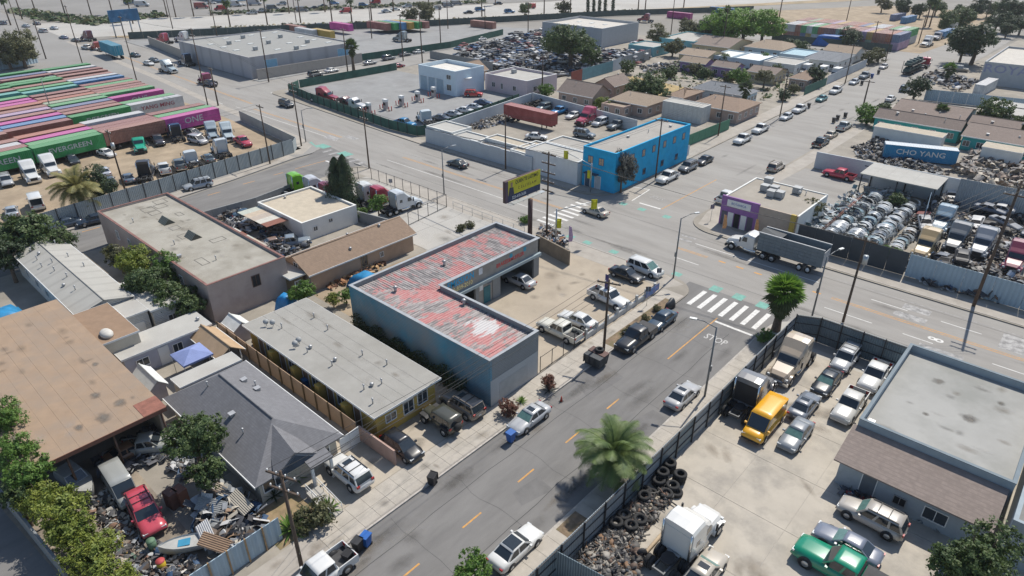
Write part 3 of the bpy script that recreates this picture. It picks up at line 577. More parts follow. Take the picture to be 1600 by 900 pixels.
# --- 4 tan warehouse canopy at the left edge
m_tan = M('tan_roll_roof', (.31,.222,.152), .95, var=.1, scale=.8, c2=(.27,.21,.16), amt=.45, s2=.35)
tw = thing('warehouse_canopy', 'large open warehouse under a flat tan felt roof with grey stains', 'warehouse', (-62,6,ZB))
TW = [G(x,y,4.2) for x,y in ((250,634),(62,728),(-120,640),(0,505),(105,520))]
tx0, tx1, ty0, ty1 = -78., -51.0, 2.2, 13.2
i4 = Matrix.Translation((62,-6,-ZB))
def tadd(mb, n, m): o = mb.build(n, m, tw); o.data.transform(i4); return o
for k in range(10): tadd(MB().box(tx0,ty0+1.1*k+.004,4.1,tx1,ty0+1.1*(k+1)-.004,4.3+.004*(k%3)), 'roof_strip', m_tan)
tadd(MB().box(tx1,ty0,3.95,tx1+.06,ty1,4.32), 'fascia', M('rust_fascia', (.2,.09,.06), .8))
m_stain = M('pond_stain', (.17,.155,.135), .95, var=.3, scale=2.5)
def _soft(m):
    nt = m.node_tree; N = nt.nodes; L = nt.links; tc = N.new('ShaderNodeTexCoord'); mp = N.new('ShaderNodeMapping'); mp.inputs['Location'].default_value = (-.5,-.5,0); L.new(tc.outputs['Generated'], mp.inputs[0]); v = N.new('ShaderNodeVectorMath'); v.operation = 'MULTIPLY'; v.inputs[1].default_value = (1,1,0); L.new(mp.outputs[0], v.inputs[0]); le = N.new('ShaderNodeVectorMath'); le.operation = 'LENGTH'; L.new(v.outputs[0], le.inputs[0])
    n = N.new('ShaderNodeTexNoise'); n.inputs['Scale'].default_value = 1.6; n.inputs['Detail'].default_value = 6; g = N.new('ShaderNodeNewGeometry'); L.new(g.outputs['Position'], n.inputs['Vector']); a = N.new('ShaderNodeMath'); a.operation = 'MULTIPLY_ADD'; L.new(n.outputs['Fac'], a.inputs[0]); a.inputs[1].default_value = .4; L.new(le.outputs['Value'], a.inputs[2])
    r = N.new('ShaderNodeMapRange'); r.inputs[1].default_value = .55; r.inputs[2].default_value = .25; r.inputs[4].default_value = .7; L.new(a.outputs[0], r.inputs[0]); L.new(r.outputs[0], N['Principled BSDF'].inputs['Alpha'])
_soft(m_stain)
for (sx, sy, r) in ((-57,9.8,.8),(-54.5,10.8,.9),(-53.4,9.2,1.1),(-56,3.6,.9),(-62,11.5,.6),(-53.6,7.4,.7),(-60.6,5,.5)):
    tadd(MB().poly([(sx+r*(1+.2*math.sin(3*a+sx))*math.cos(a), sy+r*.8*(1+.2*math.cos(2*a+sy))*math.sin(a), 4.325) for a in [k*.35 for k in range(18)]]), 'pond_stain', m_stain)
tadd(MB().box(-53.2,11.4,4.31,tx1+.02,13.22,4.34), 'rust_sheet', M('rust_sheet', (.24,.10,.07), .8, var=.3, scale=2))
tadd(MB().box(tx0,ty0+.3,ZB,tx1-6,ty0+.5,4.1).box(tx0,ty1-.5,ZB,tx1-1,ty1-.3,4.1).box(tx0,ty0+.5,ZB,tx0+.2,ty1-.5,4.1), 'wall', M('tan_wall', (.3,.25,.2), .9))
for yy in (ty0+.4,5.6,9,ty1-.4): tadd(MB().tube((tx1-.4,yy,ZB),(tx1-.4,yy,4.1),.09), 'post', M('rust_post',(.12,.07,.05),.8))
flatb('tan_annex', 'stepped tan roof annex joined to the back of the tan warehouse', 'shed', (-73.5,13.35,-65.5,16.6), 3.9, m_cream, M('tan_felt', (.26,.175,.115), .95, var=.1), over=.1)
tp = thing('roof_bundle', 'pale wrapped bundle lying on the tan annex roof', 'bundle', (-66.8,14.2,4.08)); s_ = MB(); s_.smooth = True
s_.loft([[(.9*f*math.cos(a), (.55*f)*math.sin(a), z) for a in [k*.45 for k in range(14)]] for z, f in ((0,1),(.25,1.05),(.45,.8),(.55,.3))]); s_.build('cover', flat((.5,.48,.44)), tp)
# --- 5 long pitched trailer building on the left
m_trail = M('trailer_roof', (.36,.35,.32), .9, var=.06, scale=.5, stripe=(0,2.2,.12), bump=-1)
flatx = gable('long_pale_house', 'long pale pitched building with many vent pipes beside blue tarp', (-97.2,13.9,-74.2,19.1), 3.6, 4.3, 'x', m_trail, M('pale_siding', (.55,.55,.53), .8, var=.06, stripe=(2,.2,.12)), .35, opens=[('-y',-93+3.6*k,1.3,1.1,.9) for k in range(6)]+[('+x',15.3,2.1,1.0,.5),('+x',17.3,ZB,.9,2,'door',m_frame)], vents=[(-94,15.2,0),(-92.2,15.6,2),(-91,15.0,0),(-88.6,14.8,0),(-88.3,15.9,0),(-86,15.4,0),(-83,15.8,0),(-81.4,14.9,2),(-79.2,15.4,0),(-94.4,18,0),(-89,17.8,0),(-85,18.2,0)])
flatb('rear_annex', 'pale flat annex behind the long vented building with washing machines', 'shed', (-78.5,19.6,-69.9,23.4), 3.2, M('pale_siding'), m_roofpale, over=.15, opens=[('+x',21.5,1.2,.9,.8)], vents=[(-76,21,2)])
flatb('end_annex', 'small grey annex joined to the end wall of the long vented building', 'shed', (-73.9,17.2,-70.4,19.3), 3.2, M('pale_siding'), m_roofpale, over=.1, opens=[('+x',18.2,ZB,.9,2.0,'door',m_frame)])
# --- 6 white long shed, canopy tent, little houses
flatb('white_cottage', 'long low pale cottage with white door behind the blue canopy tent', 'cottage', (-67.2,14.2,-63.9,22.8), 2.5, M('lavender_wall', (.42,.42,.48), .9, var=.08), m_roofpale, over=.25, opens=[('+x',15.8,1.0,1.1,.8),('+x',17.9,ZB,.9,2.0,'door',m_frame),('+x',19.3,1.0,.9,.9),('+x',22,.9,1.2,1.0)], vents=[(-65.4,22.4,2)])
gable('tan_canopy_house', 'small tan gabled canopy beside the blue canopy tent', (-63.6,20.9,-58.0,23.2), 2.0, 2.8, 'x', M('tan_canvas', (.40,.28,.17), .9), m_frame, .3, cat='canopy', open_sides=True)
gable('white_tool_shed', 'little white gabled tool shed in front of the pale cottage', (-61.9,14.3,-58.2,15.6), 1.8, 2.4, 'x', M('white_sheet_roof', (.6,.61,.58), .6), M('lilac_wall', (.4,.38,.42), .9), .2, cat='shed')
gable('white_gable_shed', 'small white gabled shed between yellow row and pale cottage', (-64.2,24.5,-61.8,26.2), 1.9, 2.5, 'x', M('white_sheet_roof'), M('lilac_wall'), .2, cat='shed')
# --- 7 pink two-storey block, flat roof
m_pink = M('pink_plaster', (.40,.325,.29), .92, var=.12, scale=.35, c2=(.29,.225,.20), amt=.4, s2=.25)
m_conroof = M('worn_pale_roof', (.34,.32,.275), .95, var=.08, scale=.5, c2=(.25,.23,.19), amt=.45, s2=.3, bump=.2, bscale=20)
PK = rect(4.9, (444,402), (328,443), (153,331), (262,301))
pk = flatb('pink_block', 'two-storey faded pink block with worn pale roof and two skylights', 'building', PK, 4.9, m_pink, m_conroof, .28, M('red_coping', (.20,.10,.085), .8, var=.25), opens=[('+x',PK[1]+5.6,2.7,.9,1.3,'window',m_dark,M('brown_fr',(.12,.07,.05),.7)),('-y',PK[0]+6,2.6,.8,1.1),('-y',PK[0]+10,2.6,.8,1.1),('-y',PK[0]+19,2.6,.8,1.1),('-y',PK[0]+25,2.6,.8,1.1)], vents=[(PK[0]+7,PK[1]+2,0),(PK[0]+18,PK[1]+2.6,0),(PK[0]+26,PK[1]+4,0),(PK[0]+22,PK[1]+1.4,1)])
m_seal = M('roof_seal', (.16,.15,.135), .9, var=.2)
i7 = Matrix.Translation((-(PK[0]+PK[2])/2,-(PK[1]+PK[3])/2,-ZB))
for (sx, sy) in ((PK[0]+10.2,PK[1]+5.0),(PK[0]+17.5,PK[1]+5.2)):
    sk = MB(); sk.loft([[(sx-1,sy-.75,4.62),(sx-1,sy+.75,4.62),(sx-1,sy,5.35)],[(sx+1,sy-.75,4.62),(sx+1,sy+.75,4.62),(sx+1,sy,5.35)]]); so = sk.build('skylight', M('skylight_glass', (.13,.14,.12), .35, stripe=(0,.33,.6)), pk); so.data.transform(i7)
def outline(x, y, w, d, par, inv, z, mat):
    mb = MB(); t = .07
    mb.box(x,y,z,x+w,y+t,z+.012); mb.box(x,y+d-t,z,x+w,y+d,z+.012); mb.box(x,y+t,z,x+t,y+d-t,z+.012); mb.box(x+w-t,y+t,z,x+w,y+d-t,z+.012); o = mb.build('roof_seam', mat, par); o.data.transform(inv)
for (ox, oy, w_, d_) in ((PK[0]+3.0,PK[1]+6.2,1.6,1.5),(PK[0]+1.2,PK[1]+6.8,1.7,1.6),(PK[0]+3,PK[1]+4.4,1.8,1.6),(PK[0]+5.0,PK[1]+4.6,1.5,1.4),(PK[0]+12.2,PK[1]+4.3,1.4,1.2),(PK[0]+15.6,PK[1]+3.9,1.6,1.3),(PK[0]+20,PK[1]+6,1.2,1.8),(PK[0]+24,PK[1]+2.2,2.2,1.0),(PK[0]+8,PK[1]+7,1.4,.8)): outline(ox, oy, w_, d_, pk, i7, 4.63, m_seal)
# --- 8 brown shingle house and its lean-to
m_brn = shingle('brown_shingle', (.245,.175,.125)); m_peach = M('peach_stucco', (.42,.30,.215), .92, var=.12, scale=.6, c2=(.33,.23,.165), amt=.3, s2=.5)
bh = gable('brown_roof_house', 'long peach house with plain brown shingle gable roof', (-71.6,36.3,-65.6,52.4), 2.75, 4.1, 'y', m_brn, m_peach, .4, opens=[('+x',44.2,.9,.9,1.4,'window',m_glass,m_wood),('+x',47.0,1.2,.5,.6),('-y',-68.6,2.6,.8,.6)], vents=[(-68.3,49,2),(-66.6,43,2),(-70,45,2)])
flatb('lean_to', 'brown lean-to under a pale flat roof at the end of brown roof house', 'shed', (-73.6,34.2,-66.4,35.8), 2.6, M('brown_board', (.17,.12,.06), .9, var=.2), m_roofpale, over=.3, opens=[('+x',35,1.5,.7,.5)])
# --- 9 white house, flat roof with ramped parapet
WH = rect(3.0, (425,327), (484,345), (541,314), (476,294))
flatb('white_flat_house', 'small whitewashed house with rusty stained flat roof among junk cars', 'house', WH, 3.0, m_white_p, M('rust_stain_roof', (.46,.40,.31), .95, var=.1, c2=(.33,.19,.09), amt=.2, s2=.35), .25, opens=[('-y',WH[0]+1.6,1.4,.8,.7),('-y',WH[0]+5.0,1.4,.8,.7),('+x',WH[1]+2.0,1.3,.6,.6),('+x',WH[1]+4.6,1.8,.6,.5)], vents=[(WH[0]+1,WH[1]+4,2)])
for i, (pxs, c, lab) in enumerate((([(310,375),(372,352),(412,388),(352,410)], (.42,.36,.28), 'patched corrugated carport roof beside the pink block'), ([(385,325),(440,322),(455,345),(400,352)], (.38,.3,.24), 'tan sheet roof joined to the whitewashed house'))):
    r_ = rect(2.5, *[(x,y-18) for x,y in pxs]) if 0 else rect(2.5, *pxs); cpo = thing('carport', lab, 'carport', ((r_[0]+r_[2])/2,(r_[1]+r_[3])/2,ZB)); wx, wy = (r_[2]-r_[0])/2*.9, (r_[3]-r_[1])/2*.8
    cs = ((.5,.48,.42),(.22,.09,.06),(.42,.44,.38),(.45,.37,.28),(.40,.34,.28))
    for k in range(5): MB().box(-wx+2*wx/5*k+.02,-wy,2.3+.02*k,-wx+2*wx/5*(k+1),wy,2.34+.02*k).build('roof_sheet', flat(cs[(k+i*2)%5]), cpo)
    for sx in (-1,1):
        for sy in (-1,1): MB().tube((sx*wx*.95,sy*wy*.9,0),(sx*wx*.95,sy*wy*.9,2.3),.05).build('post', m_brownpole, cpo)
# --- 10 bottom-right workshop: flat roof with parapet and shingle lean-to
m_brroof = M('workshop_roof', (.335,.33,.31), .95, var=.06, scale=.4, c2=(.25,.25,.23), amt=.45, s2=.16, bump=.15, bscale=12)
ws = flatb('workshop', 'grey flat-roofed workshop with stained roof behind a dark parapet', 'building', (-7.35,50.3,3.4,65.1), 4.5, M('workshop_wall', (.30,.35,.38), .9, var=.08), m_brroof, .7, M('dark_coping', (.13,.17,.20), .7), opens=[('-x',53,2.4,.9,.7)], vents=[(-6.6,51.2,1)])
iw = Matrix.Translation((-(-7.35+3.4)/2,-(50.3+65.1)/2,-ZB))
for (sx, sy, r) in ((-4.0,61.4,.75),(-.6,57.4,.9),(-3.6,55.6,.4),(.8,61.5,.5)):
    mb = MB(); mb.poly([(sx+r*(1+.2*math.sin(3*a+sx))*math.cos(a), sy+r*(1+.2*math.cos(4*a))*math.sin(a), 3.806) for a in [k*.35 for k in range(18)]]); mb.build('pond_stain', m_stain, ws).data.transform(iw)
m_shb = shingle('taupe_shingle', (.245,.20,.175))
lt = thing('workshop_lean_to', 'blue-grey workshop front with sloping taupe shingle roof', 'building', (-2,48,ZB)); il = Matrix.Translation((2,-48,-ZB))
def ladd(mb, n, m): o = mb.build(n, m, lt); o.data.transform(il); return o
ladd(MB().loft([[(-7.6,46.3,2.65),(3.2,46.3,2.65),(3.2,50.25,3.75),(-7.6,50.25,3.75)],[(-7.6,46.3,2.77),(3.2,46.3,2.77),(3.2,50.25,3.87),(-7.6,50.25,3.87)]]), 'roof', m_shb)
ladd(MB().box(-7.2,46.9,ZB,3,47.1,2.78), 'front_wall', M('blue_grey_wall', (.33,.37,.40), .9, var=.1, c2=(.25,.28,.3), amt=.3, s2=.5))
ladd(MB().loft([[(-7.2,47.1,ZB),(-7.0,47.1,ZB),(-7.0,47.1,2.8),(-7.2,47.1,2.8)],[(-7.2,50.2,ZB),(-7.0,50.2,ZB),(-7.0,50.2,3.65),(-7.2,50.2,3.65)]]), 'end_wall', M('blue_grey_wall'))
for a in ((-4.9,ZB,1.0,2.1,'door',M('grey_door',(.12,.14,.16),.6)),(-2.6,.9,.8,.7,'window',m_dark,M('grey_fr',(.3,.3,.3),.6)),(-.2,.9,1.5,1.0,'window')):
    q = opening(lt, '-y', 46.9, *a); q.data.transform(il); [c.data.transform(il) for c in q.children]
flatb('grey_side_building', 'dark grey felt roof building at the right edge behind the workshop', 'building', (3.9,47,14,66), 4.0, M('workshop_wall'), M('dark_felt', (.22,.22,.215), .95, var=.1, c2=(.17,.17,.165), amt=.4), .5)
# --- 11 blue two-storey building on the far corner
m_blue = M('bright_blue_paint', (.003,.33,.60), .85, var=.12, scale=.8, c2=(.03,.38,.60), amt=.35, s2=.35)
BL = (-64.2,88.9,-57.6,113.2)
cur = M('window_curtain', (.45,.33,.22), .7, var=.3, scale=5); dfr = M('blue_frame', (.02,.12,.25), .7)
blo = [('+x',y,4.6,.8,1.1,'window',cur,dfr) for y in (91.2,93.9,97.3,100.6,104.2,107.6,110.9)]+[('+x',y,1.2,.8,1.0,'window',m_glass,dfr) for y in (98,104,109)]+[('-y',-62.6,4.4,.9,1.1,'window',cur,dfr),('-y',-60.4,4.4,.9,1.1,'window',cur,dfr),('-y',-60.9,ZB,1.1,2.2,'door',M('pale_door',(.4,.44,.48),.6)),('-y',-63,ZB,1.0,2.2,'door',M('dark_door',(.05,.08,.12),.6))]
bb = flatb('blue_building', 'bright blue two-storey corner building with small curtained windows', 'building', BL, 6.9, m_blue, M('grey_gravel_roof', (.34,.32,.29), .95, var=.08, c2=(.28,.26,.23), amt=.4), .3, opens=blo, vents=[(-60,110,1),(-61,104,0),(-62,99,1)])
MB().box(-2.4,-13.1,2.5,.2,-12.2,2.65).build('door_canopy', M('dark_door'), bb)
# --- 12 walled yard west of the blue building
m_yw = M('white_yard_wall', (.47,.50,.52), .9, var=.08, scale=.4, c2=(.37,.39,.41), amt=.3, s2=.25, brick=(.8,.4,(.40,.43,.45)))
yw = thing('yard_wall', 'long whitewashed block wall along the avenue west of blue building', 'wall', (-103,87.6,ZB))
for k in range(12):
    if k < 11: MB().box(2.6*k+.01,0,0,2.6*k+2.59,.25,2.9+.1*(k%2)).build('panel', m_yw, yw)
yw2 = thing('yard_wall', 'whitewashed wall between gas station and red container yard', 'wall', (-103.2,88.2,ZB), R(97.2))
for k in range(15): MB().box(2.6*k+.01,0,0,2.6*k+2.59,.22,2.6).build('panel', m_yw, yw2)
yw3 = thing('yard_wall', 'grey-white rear wall behind the red truck and parked cars', 'wall', (-108.6,127.6,ZB), R(-8))
for k in range(13): MB().box(2.6*k+.01,0,0,2.6*k+2.59,.22,2.5).build('panel', m_yw, yw3)
flatb('corner_store', 'white flat-roofed store next to the bright blue building', 'store', (-76.2,87.9,-64.5,93.4), 4.2, M('store_white', (.60,.62,.63), .85, var=.06), m_roofpale, .12)
for (bx_, hh, lab, rm) in (((-103,88,-95.5,93.5),3.4,'low white block house at the west end of the yard wall',m_roofpale),((-95.4,88.1,-88.6,92),3.0,'pale flat shed roof behind the yard wall beside the tires',m_roofpale),((-88.5,90.2,-78.6,93.6),3.3,'long white shed with beige flat roof inside the yard wall',M('beige_roof',(.42,.37,.29),.95)),((-88.4,88.1,-80.3,90),2.7,'brown sheet roof lean-to against the yard wall',M('brown_felt',(.23,.20,.17),.95)),((-80.2,88.2,-76.4,95.6),3.2,'beige shed with open yard beside the corner store',M('beige_roof')),((-78,95.8,-65.5,101),3.4,'grey flat roof building behind the corner store',M('grey_gravel_roof'))):
    flatb('yard_shed', lab, 'shed', bx_, hh, m_white_p, rm, .2)
# --- 13 gas station building
GS = rect(6.5, (643,103), (719,111), (749,103), (678,93))
gs = flatb('gas_station', 'pale blue gas station building with three roller doors and parapet', 'gas station', (-141.5,119.4,-127.3,129.8), 6.4, M('pale_blue_wall', (.58,.68,.75), .85, var=.05), M('white_roof', (.6,.58,.53), .9), .9, opens=[('-y',-139.6,ZB,2.6,3.7,'door',M('roller_blue',(.36,.47,.55),.7,stripe=(2,.3,.1))),('-y',-136.4,ZB,2.6,3.7,'door',M('roller_blue')),('-y',-133.2,ZB,2.6,3.7,'door',M('roller_blue')),('-y',-129.8,1.4,1.6,1.4),('-y',-129.8,4.2,1.5,1.0)])
MB().tube((7.1,-1,4.1),(7.1,-1,4.2),1.2,n=16).build('round_sign', m_frame, gs)
gable('tan_roof_house', 'house with brown pitched roof behind the gas station', (-143,131.5,-136,140), 3, 5, 'y', shingle('tan_shingle',(.26,.19,.14)), m_peach, .4)
flatb('pink_house', 'pale pink flat-roofed house with white parapet behind gas station', 'house', (-127.6,130.4,-112.7,142.5), 4.4, M('pale_pink', (.55,.46,.48), .85, var=.05), m_roofpale, .6, m_frame, opens=[('-y',-124.4,1.4,1.1,1.1),('-y',-121.4,1.2,.7,1.4),('-y',-117,1.4,1.,1.1),('+x',133.5,1.5,1.3,1.1),('+x',138.5,1.5,1.3,1.1)], vents=[(-124,138,3)])
for i in range(5):
    q = thing('fuel_pump', 'fuel pump with white canopy box, %s in the row of pumps' % ('first', 'second', 'third', 'fourth', 'fifth')[i], 'fuel pump', tuple(G(*((577,178),(603,172),(628,166),(653,159),(678,152))[i], ZB)), 0, 'fuel pumps of the gas station')
    MB().box(-1.2,-.5,0,1.2,.5,.18).build('island', m_lot2, q); MB().box(-.55,-.35,.18,.55,.35,2.0).build('dispenser', flat((.42,.38,.36)), q); MB().box(-.6,-.4,2.0,.6,.4,2.6).build('top_box', m_frame, q); MB().box(-.45,-.38,1.2,.45,-.355,1.8).build('display', m_dark, q)
    for sx in (-1.7,1.7):
        for sy in (-.4,.4): MB().tube((sx,sy,0),(sx,sy,1.1),.11).build('bollard', flat((.42,.06,.05)), q)
# --- 14 big grey warehouse upper left
m_wh = M('tilt_up_grey', (.40,.395,.41), .9, var=.06, scale=.2, stripe=(3,6.1,.18), bump=-1); WHB = (-231,95.5,-186.5,131.5)
wg = flatb('grey_warehouse', 'big grey warehouse with pale skylights across the flat roof', 'warehouse', WHB, 6.0, m_wh, M('warehouse_roof', (.28,.28,.265), .95, var=.06, c2=(.3,.295,.27), amt=.4, s2=.08), .3, opens=[('+x',102,ZB+1.2,4,3.4,'door',M('sky_blue_door',(.22,.42,.56),.7)),('+x',127,ZB+1.2,4,3.4,'door',M('sky_blue_door'))], vents=[(-226+8*k,100+9*j,4) for k in range(5) for j in range(4) if (k+j)%4]+[(-222+8*k,104+9*j,3) for k in range(5) for j in range(3) if (k+j)%2])
w_ = thing('yard_wall', 'tan wall in front of the grey warehouse loading yard', 'wall', (-184.2,96,ZB), R(90)); mw = M('tan_yard_wall', (.38,.34,.30), .9, var=.06)
for k in range(14): MB().box(2.6*k+.01,0,0,2.6*k+2.59,.22,2.8).build('panel', mw, w_)
w_ = thing('yard_wall', 'pale wall along the avenue west of the grey warehouse', 'wall', (-270,101,ZB), R(-7))
for k in range(14): MB().box(2.8*k+.01,0,0,2.8*k+2.79,.22,2.9).build('panel', mw, w_)
flatb('long_grey_warehouse', 'grey warehouse with white skylights behind the scrapyard tree', 'warehouse', (-170.5,205.6,-143,229), 6.6, M('pale_grey_wall', (.40,.415,.43), .9, var=.06), M('cream_roof', (.50,.47,.42), .9), .8, vents=[(-164+6*k,212+8*j,4) for k in range(4) for j in range(2)], opens=[('-y',-150,ZB,5,3.4,'door',M('cream_door',(.55,.5,.42),.8))])

# weather stains on the near roofs
for (own, inv, rc, z, n) in ((pk, i7, PK, 4.645, 26), (ws, iw, (-7,50.6,3.2,64.8), 3.808, 16), (tw, i4, (-76,2.6,-51.5,12.9), 4.33, 22)):
    for k in range(n):
        x, y = rs.uniform(rc[0]+1,rc[2]-1), rs.uniform(rc[1]+.9,rc[3]-.9); rx, ry = rs.uniform(.4,1.6), rs.uniform(.3,1.0); mb = MB(); z_ = z+.0006*k; mb.poly([(x-rx,y-ry,z_),(x+rx,y-ry,z_),(x+rx,y+ry,z_),(x-rx,y+ry,z_)]); mb.build('roof_stain', rs.choice((s_oil,s_dirt,s_pale)), own).data.transform(inv)
yb_ = bpy.data.objects['bungalow_row']; iy = Matrix.Translation((-yb_.location.x,-yb_.location.y,-ZB))
for k in range(18):
    x, y = rs.uniform(yel[0]+1,yel[2]-1), rs.uniform(yel[1]+.8,yel[3]-.8); rx, ry = rs.uniform(.5,2.2), rs.uniform(.3,.9); z_ = 3.016+.0006*k; mb = MB(); mb.poly([(x-rx,y-ry,z_),(x+rx,y-ry,z_),(x+rx,y+ry,z_),(x-rx,y+ry,z_)]); mb.build('roof_stain', rs.choice((s_dirt,s_pale,s_pale)), yb_).data.transform(iy)
for yy in (2.35,3.55,4.75,5.95): MB().box(yel[0]-.4,yel[1]-.6+yy-.012+.2,3.011,yel[2]+.4,yel[1]-.6+yy+.012+.2,3.02).build('roof_seam', M('felt_seam',(.24,.235,.22),.9), yb_).data.transform(iy)
# --- houses of the northern block
m_sh1 = shingle('shingle_tan', (.30,.235,.175)); m_sh2 = shingle('shingle_taupe', (.22,.175,.15)); m_sh3 = shingle('shingle_brown', (.27,.195,.145)); m_sh4 = shingle('shingle_slate', (.21,.22,.235))
m_pch = M('peach_wall', (.38,.28,.235), .9, var=.08); m_pur = M('purple_wall', (.30,.20,.38), .9, var=.08); m_tq = M('turquoise_wall', (.18,.40,.44), .9, var=.06); m_crm = M('cream_wall', (.52,.44,.28), .9, var=.06); m_lb = M('light_blue_wall', (.42,.52,.58), .9, var=.05)
def wins(b4, faces, n=2, z=1.0): # evenly spread windows
    x0, y0, x1, y1 = b4; o = []
    for f in faces:
        a0, a1 = (x0, x1) if f[1] == 'y' else (y0, y1)
        for k in range(n): o.append((f, a0+(a1-a0)*(k+.5)/n, z, 1.1, 1.0))
    return o
def house(label, px, ez, rz_, axis, roof, wall, n=3, hip=0, name='house', shr=.4, faces=('-y','+x')):
    r = rect(ez, *px); dx, dy = (r[2]-r[0])*.09, (r[3]-r[1])*.12; r = (r[0]+shr+dx, r[1]+shr+dy, r[2]-shr-dx, r[3]-shr-dy)
    return gable(name, label, r, ez, rz_, axis, roof, wall, shr, opens=wins(r, faces, n), hip=hip, vents=[((r[0]*2+r[2])/3,(r[1]*2+r[3])/3,0),((r[0]+r[2])/2,(r[1]+3*r[3])/4,2)])
house('brown gabled house behind the truck yard rear wall', [(861,141),(928,155),(965,143)], 3.0, 5.2, 'x', m_sh2, m_pch, 3)
house('smaller brown roof joined behind the brown gabled house', [(945,135),(985,130),(958,120)], 3.0, 4.6, 'y', m_sh2, m_pch, 2)
house('low tan roofed house with blue tarp patch on its ridge', [(948,155),(975,163),(1050,157),(990,140)], 2.9, 4.2, 'x', m_sh1, m_pch, 3, hip=2)
house('tan hip roof behind the white trailer', [(1030,150),(1075,152),(1110,141),(1060,140)], 2.8, 4.0, 'x', m_sh3, m_pch, 2, hip=3)
house('wide brown hip roofed house beside the palm tree', [(1075,158),(1130,175),(1185,168),(1120,145)], 2.9, 4.4, 'x', m_sh3, m_pch, 4, hip=3)
house('slate grey hip roofed house on the far street', [(1072,135),(1140,148),(1200,142),(1120,130)], 2.9, 4.3, 'x', m_sh4, m_lb, 4, hip=3)
house('purple house with tan roof beside the dry lawn', [(1063,96),(1105,102),(1118,95),(1075,89)], 3.0, 4.1, 'x', m_sh1, m_pur, 3)
house('second purple house with taupe roof and white window', [(1115,104),(1152,109),(1170,102),(1125,96)], 3.0, 4.0, 'x', m_sh2, m_pur, 3)
house('cream house with taupe roof beside the green shrub', [(1169,111),(1214,119),(1232,108),(1180,104)], 3.0, 4.0, 'x', m_sh2, m_crm, 3)
house('pale brown hip roofed house behind the green corner fence', [(1235,118),(1262,128),(1284,118),(1256,110)], 2.8, 4.2, 'x', m_sh3, m_pch, 2, hip=2.5)
house('tan roofed house behind the purple houses', [(1075,85),(1107,92),(1120,82),(1085,75)], 2.9, 4.0, 'x', m_sh1, m_crm, 2)
house('yellow gabled house under the tall street palm', [(1108,70),(1140,78),(1180,66),(1120,56)], 3.0, 4.8, 'x', m_sh2, m_crm, 3)
house('wide tan hip roofed house with red chimney', [(1160,74),(1225,82),(1250,68),(1190,62)], 2.9, 4.6, 'x', m_sh1, m_lb, 3, hip=4)
house('grey roofed white house behind three parked box trucks', [(1257,93),(1315,99),(1330,84),(1280,80)], 2.9, 4.4, 'x', m_sh4, m_white_p, 3, hip=2)
house('cream roofed house beside the far corner hedge', [(1283,80),(1340,86),(1357,80),(1300,71)], 2.9, 4.3, 'x', m_sh1, m_white_p, 2)
for (px, hh, lab, wl, rf) in (([(1047,62),(1085,68),(1112,58),(1075,47)],3.6,'turquoise flat-roofed house with dark parapet',m_tq,m_roofpale),([(992,72),(1022,76),(1040,68),(1008,62)],3.2,'small turquoise flat shed beside the scrapyard',m_tq,m_roofpale),
    ([(1122,86),(1145,92),(1165,82),(1140,76)],3.0,'pale blue cottage under white sheet roof behind purple houses',m_lb,M('white_sheet_roof')),([(1146,92),(1190,97),(1215,85),(1170,79)],3.0,'light blue cottage with bright white sheet roof',m_lb,M('bright_roof',(.66,.68,.68),.6)),
    ([(1195,97),(1245,104),(1262,92),(1215,86)],3.2,'white cottage row with cream flat roof and dark windows',m_white_p,m_roofpale),([(1218,84),(1260,90),(1280,78),(1240,74)],3.0,'blue sheet-roofed shed behind the white cottages',m_lb,M('blue_sheet',(.28,.42,.48),.7)),([(940,163),(975,170),(990,160),(960,153)],2.6,'low peach porch roof in front of the tarp house',m_pch,m_sh1)):
    r = rect(hh, *px); dx, dy = (r[2]-r[0])*.1, (r[3]-r[1])*.12; r = (r[0]+dx, r[1]+dy, r[2]-dx, r[3]-dy); flatb('flat_house', lab, 'house', r, hh, wl, rf, .25, opens=wins(r, ('-y','+x'), 2))
# chimney of the tan house is its own stack by the ridge
# --- north-east block
m_vio = M('violet_paint', (.27,.13,.33), .85, var=.1); m_crw = M('beige_side', (.40,.33,.27), .9, var=.1)
ps = thing('purple_store', 'purple-fronted corner store with white sign and flat grey roof', 'store', (-38.6,90,ZB)); ip = Matrix.Translation((38.6,-90,-ZB)); sx0, sy0, sx1, sy1 = -38.9, 89.3, -27.7, 100.8
def padd(mb, n, m): o = mb.build(n, m, ps); o.data.transform(ip); return o
padd(MB().box(sx0,sy0,ZB,-33.2,sy0+.3,4.6), 'purple_front', m_vio); padd(MB().box(-33.19,sy0+.05,ZB,sx1,sy0+.3,4.3), 'beige_front', m_crw)
padd(MB().box(sx0,sy0+.31,ZB,sx0+.25,sy1,4.3).box(sx0+.25,sy1-.25,ZB,sx1,sy1,4.3).box(sx1-.25,sy0+.31,ZB,sx1,sy1-.25,4.2), 'wall', m_white_p)
padd(MB().box(sx0+.25,sy0+.31,3.95,sx1-.25,sy1-.25,4.15), 'roof', M('store_roof', (.33,.30,.255), .95, var=.1, c2=(.26,.23,.19), amt=.4, s2=.3)); padd(MB().box(-28.5,sy0-.4,ZB,-27.85,sy0,4.5), 'yellow_pier', flat((.42,.30,.06)))
padd(MB().box(-38.0,sy0-.08,3.2,-34.4,sy0-.02,4.2), 'sign_board', m_frame)
for x, c in ((-38.2,flat((.1,.1,.13))),(-37.2,m_frame),(-36.2,m_dark),(-35.2,m_frame),(-34.2,flat((.1,.09,.12)))): padd(MB().box(x-.42,sy0-.06,ZB,x+.42,sy0-.01,2.3), 'shop_door', c)
lettering('lettering', 'BOTANICA', .5, flat((.25,.3,.5)), ps, (2.4,-.8,3.57), FACE['-y'], .9)
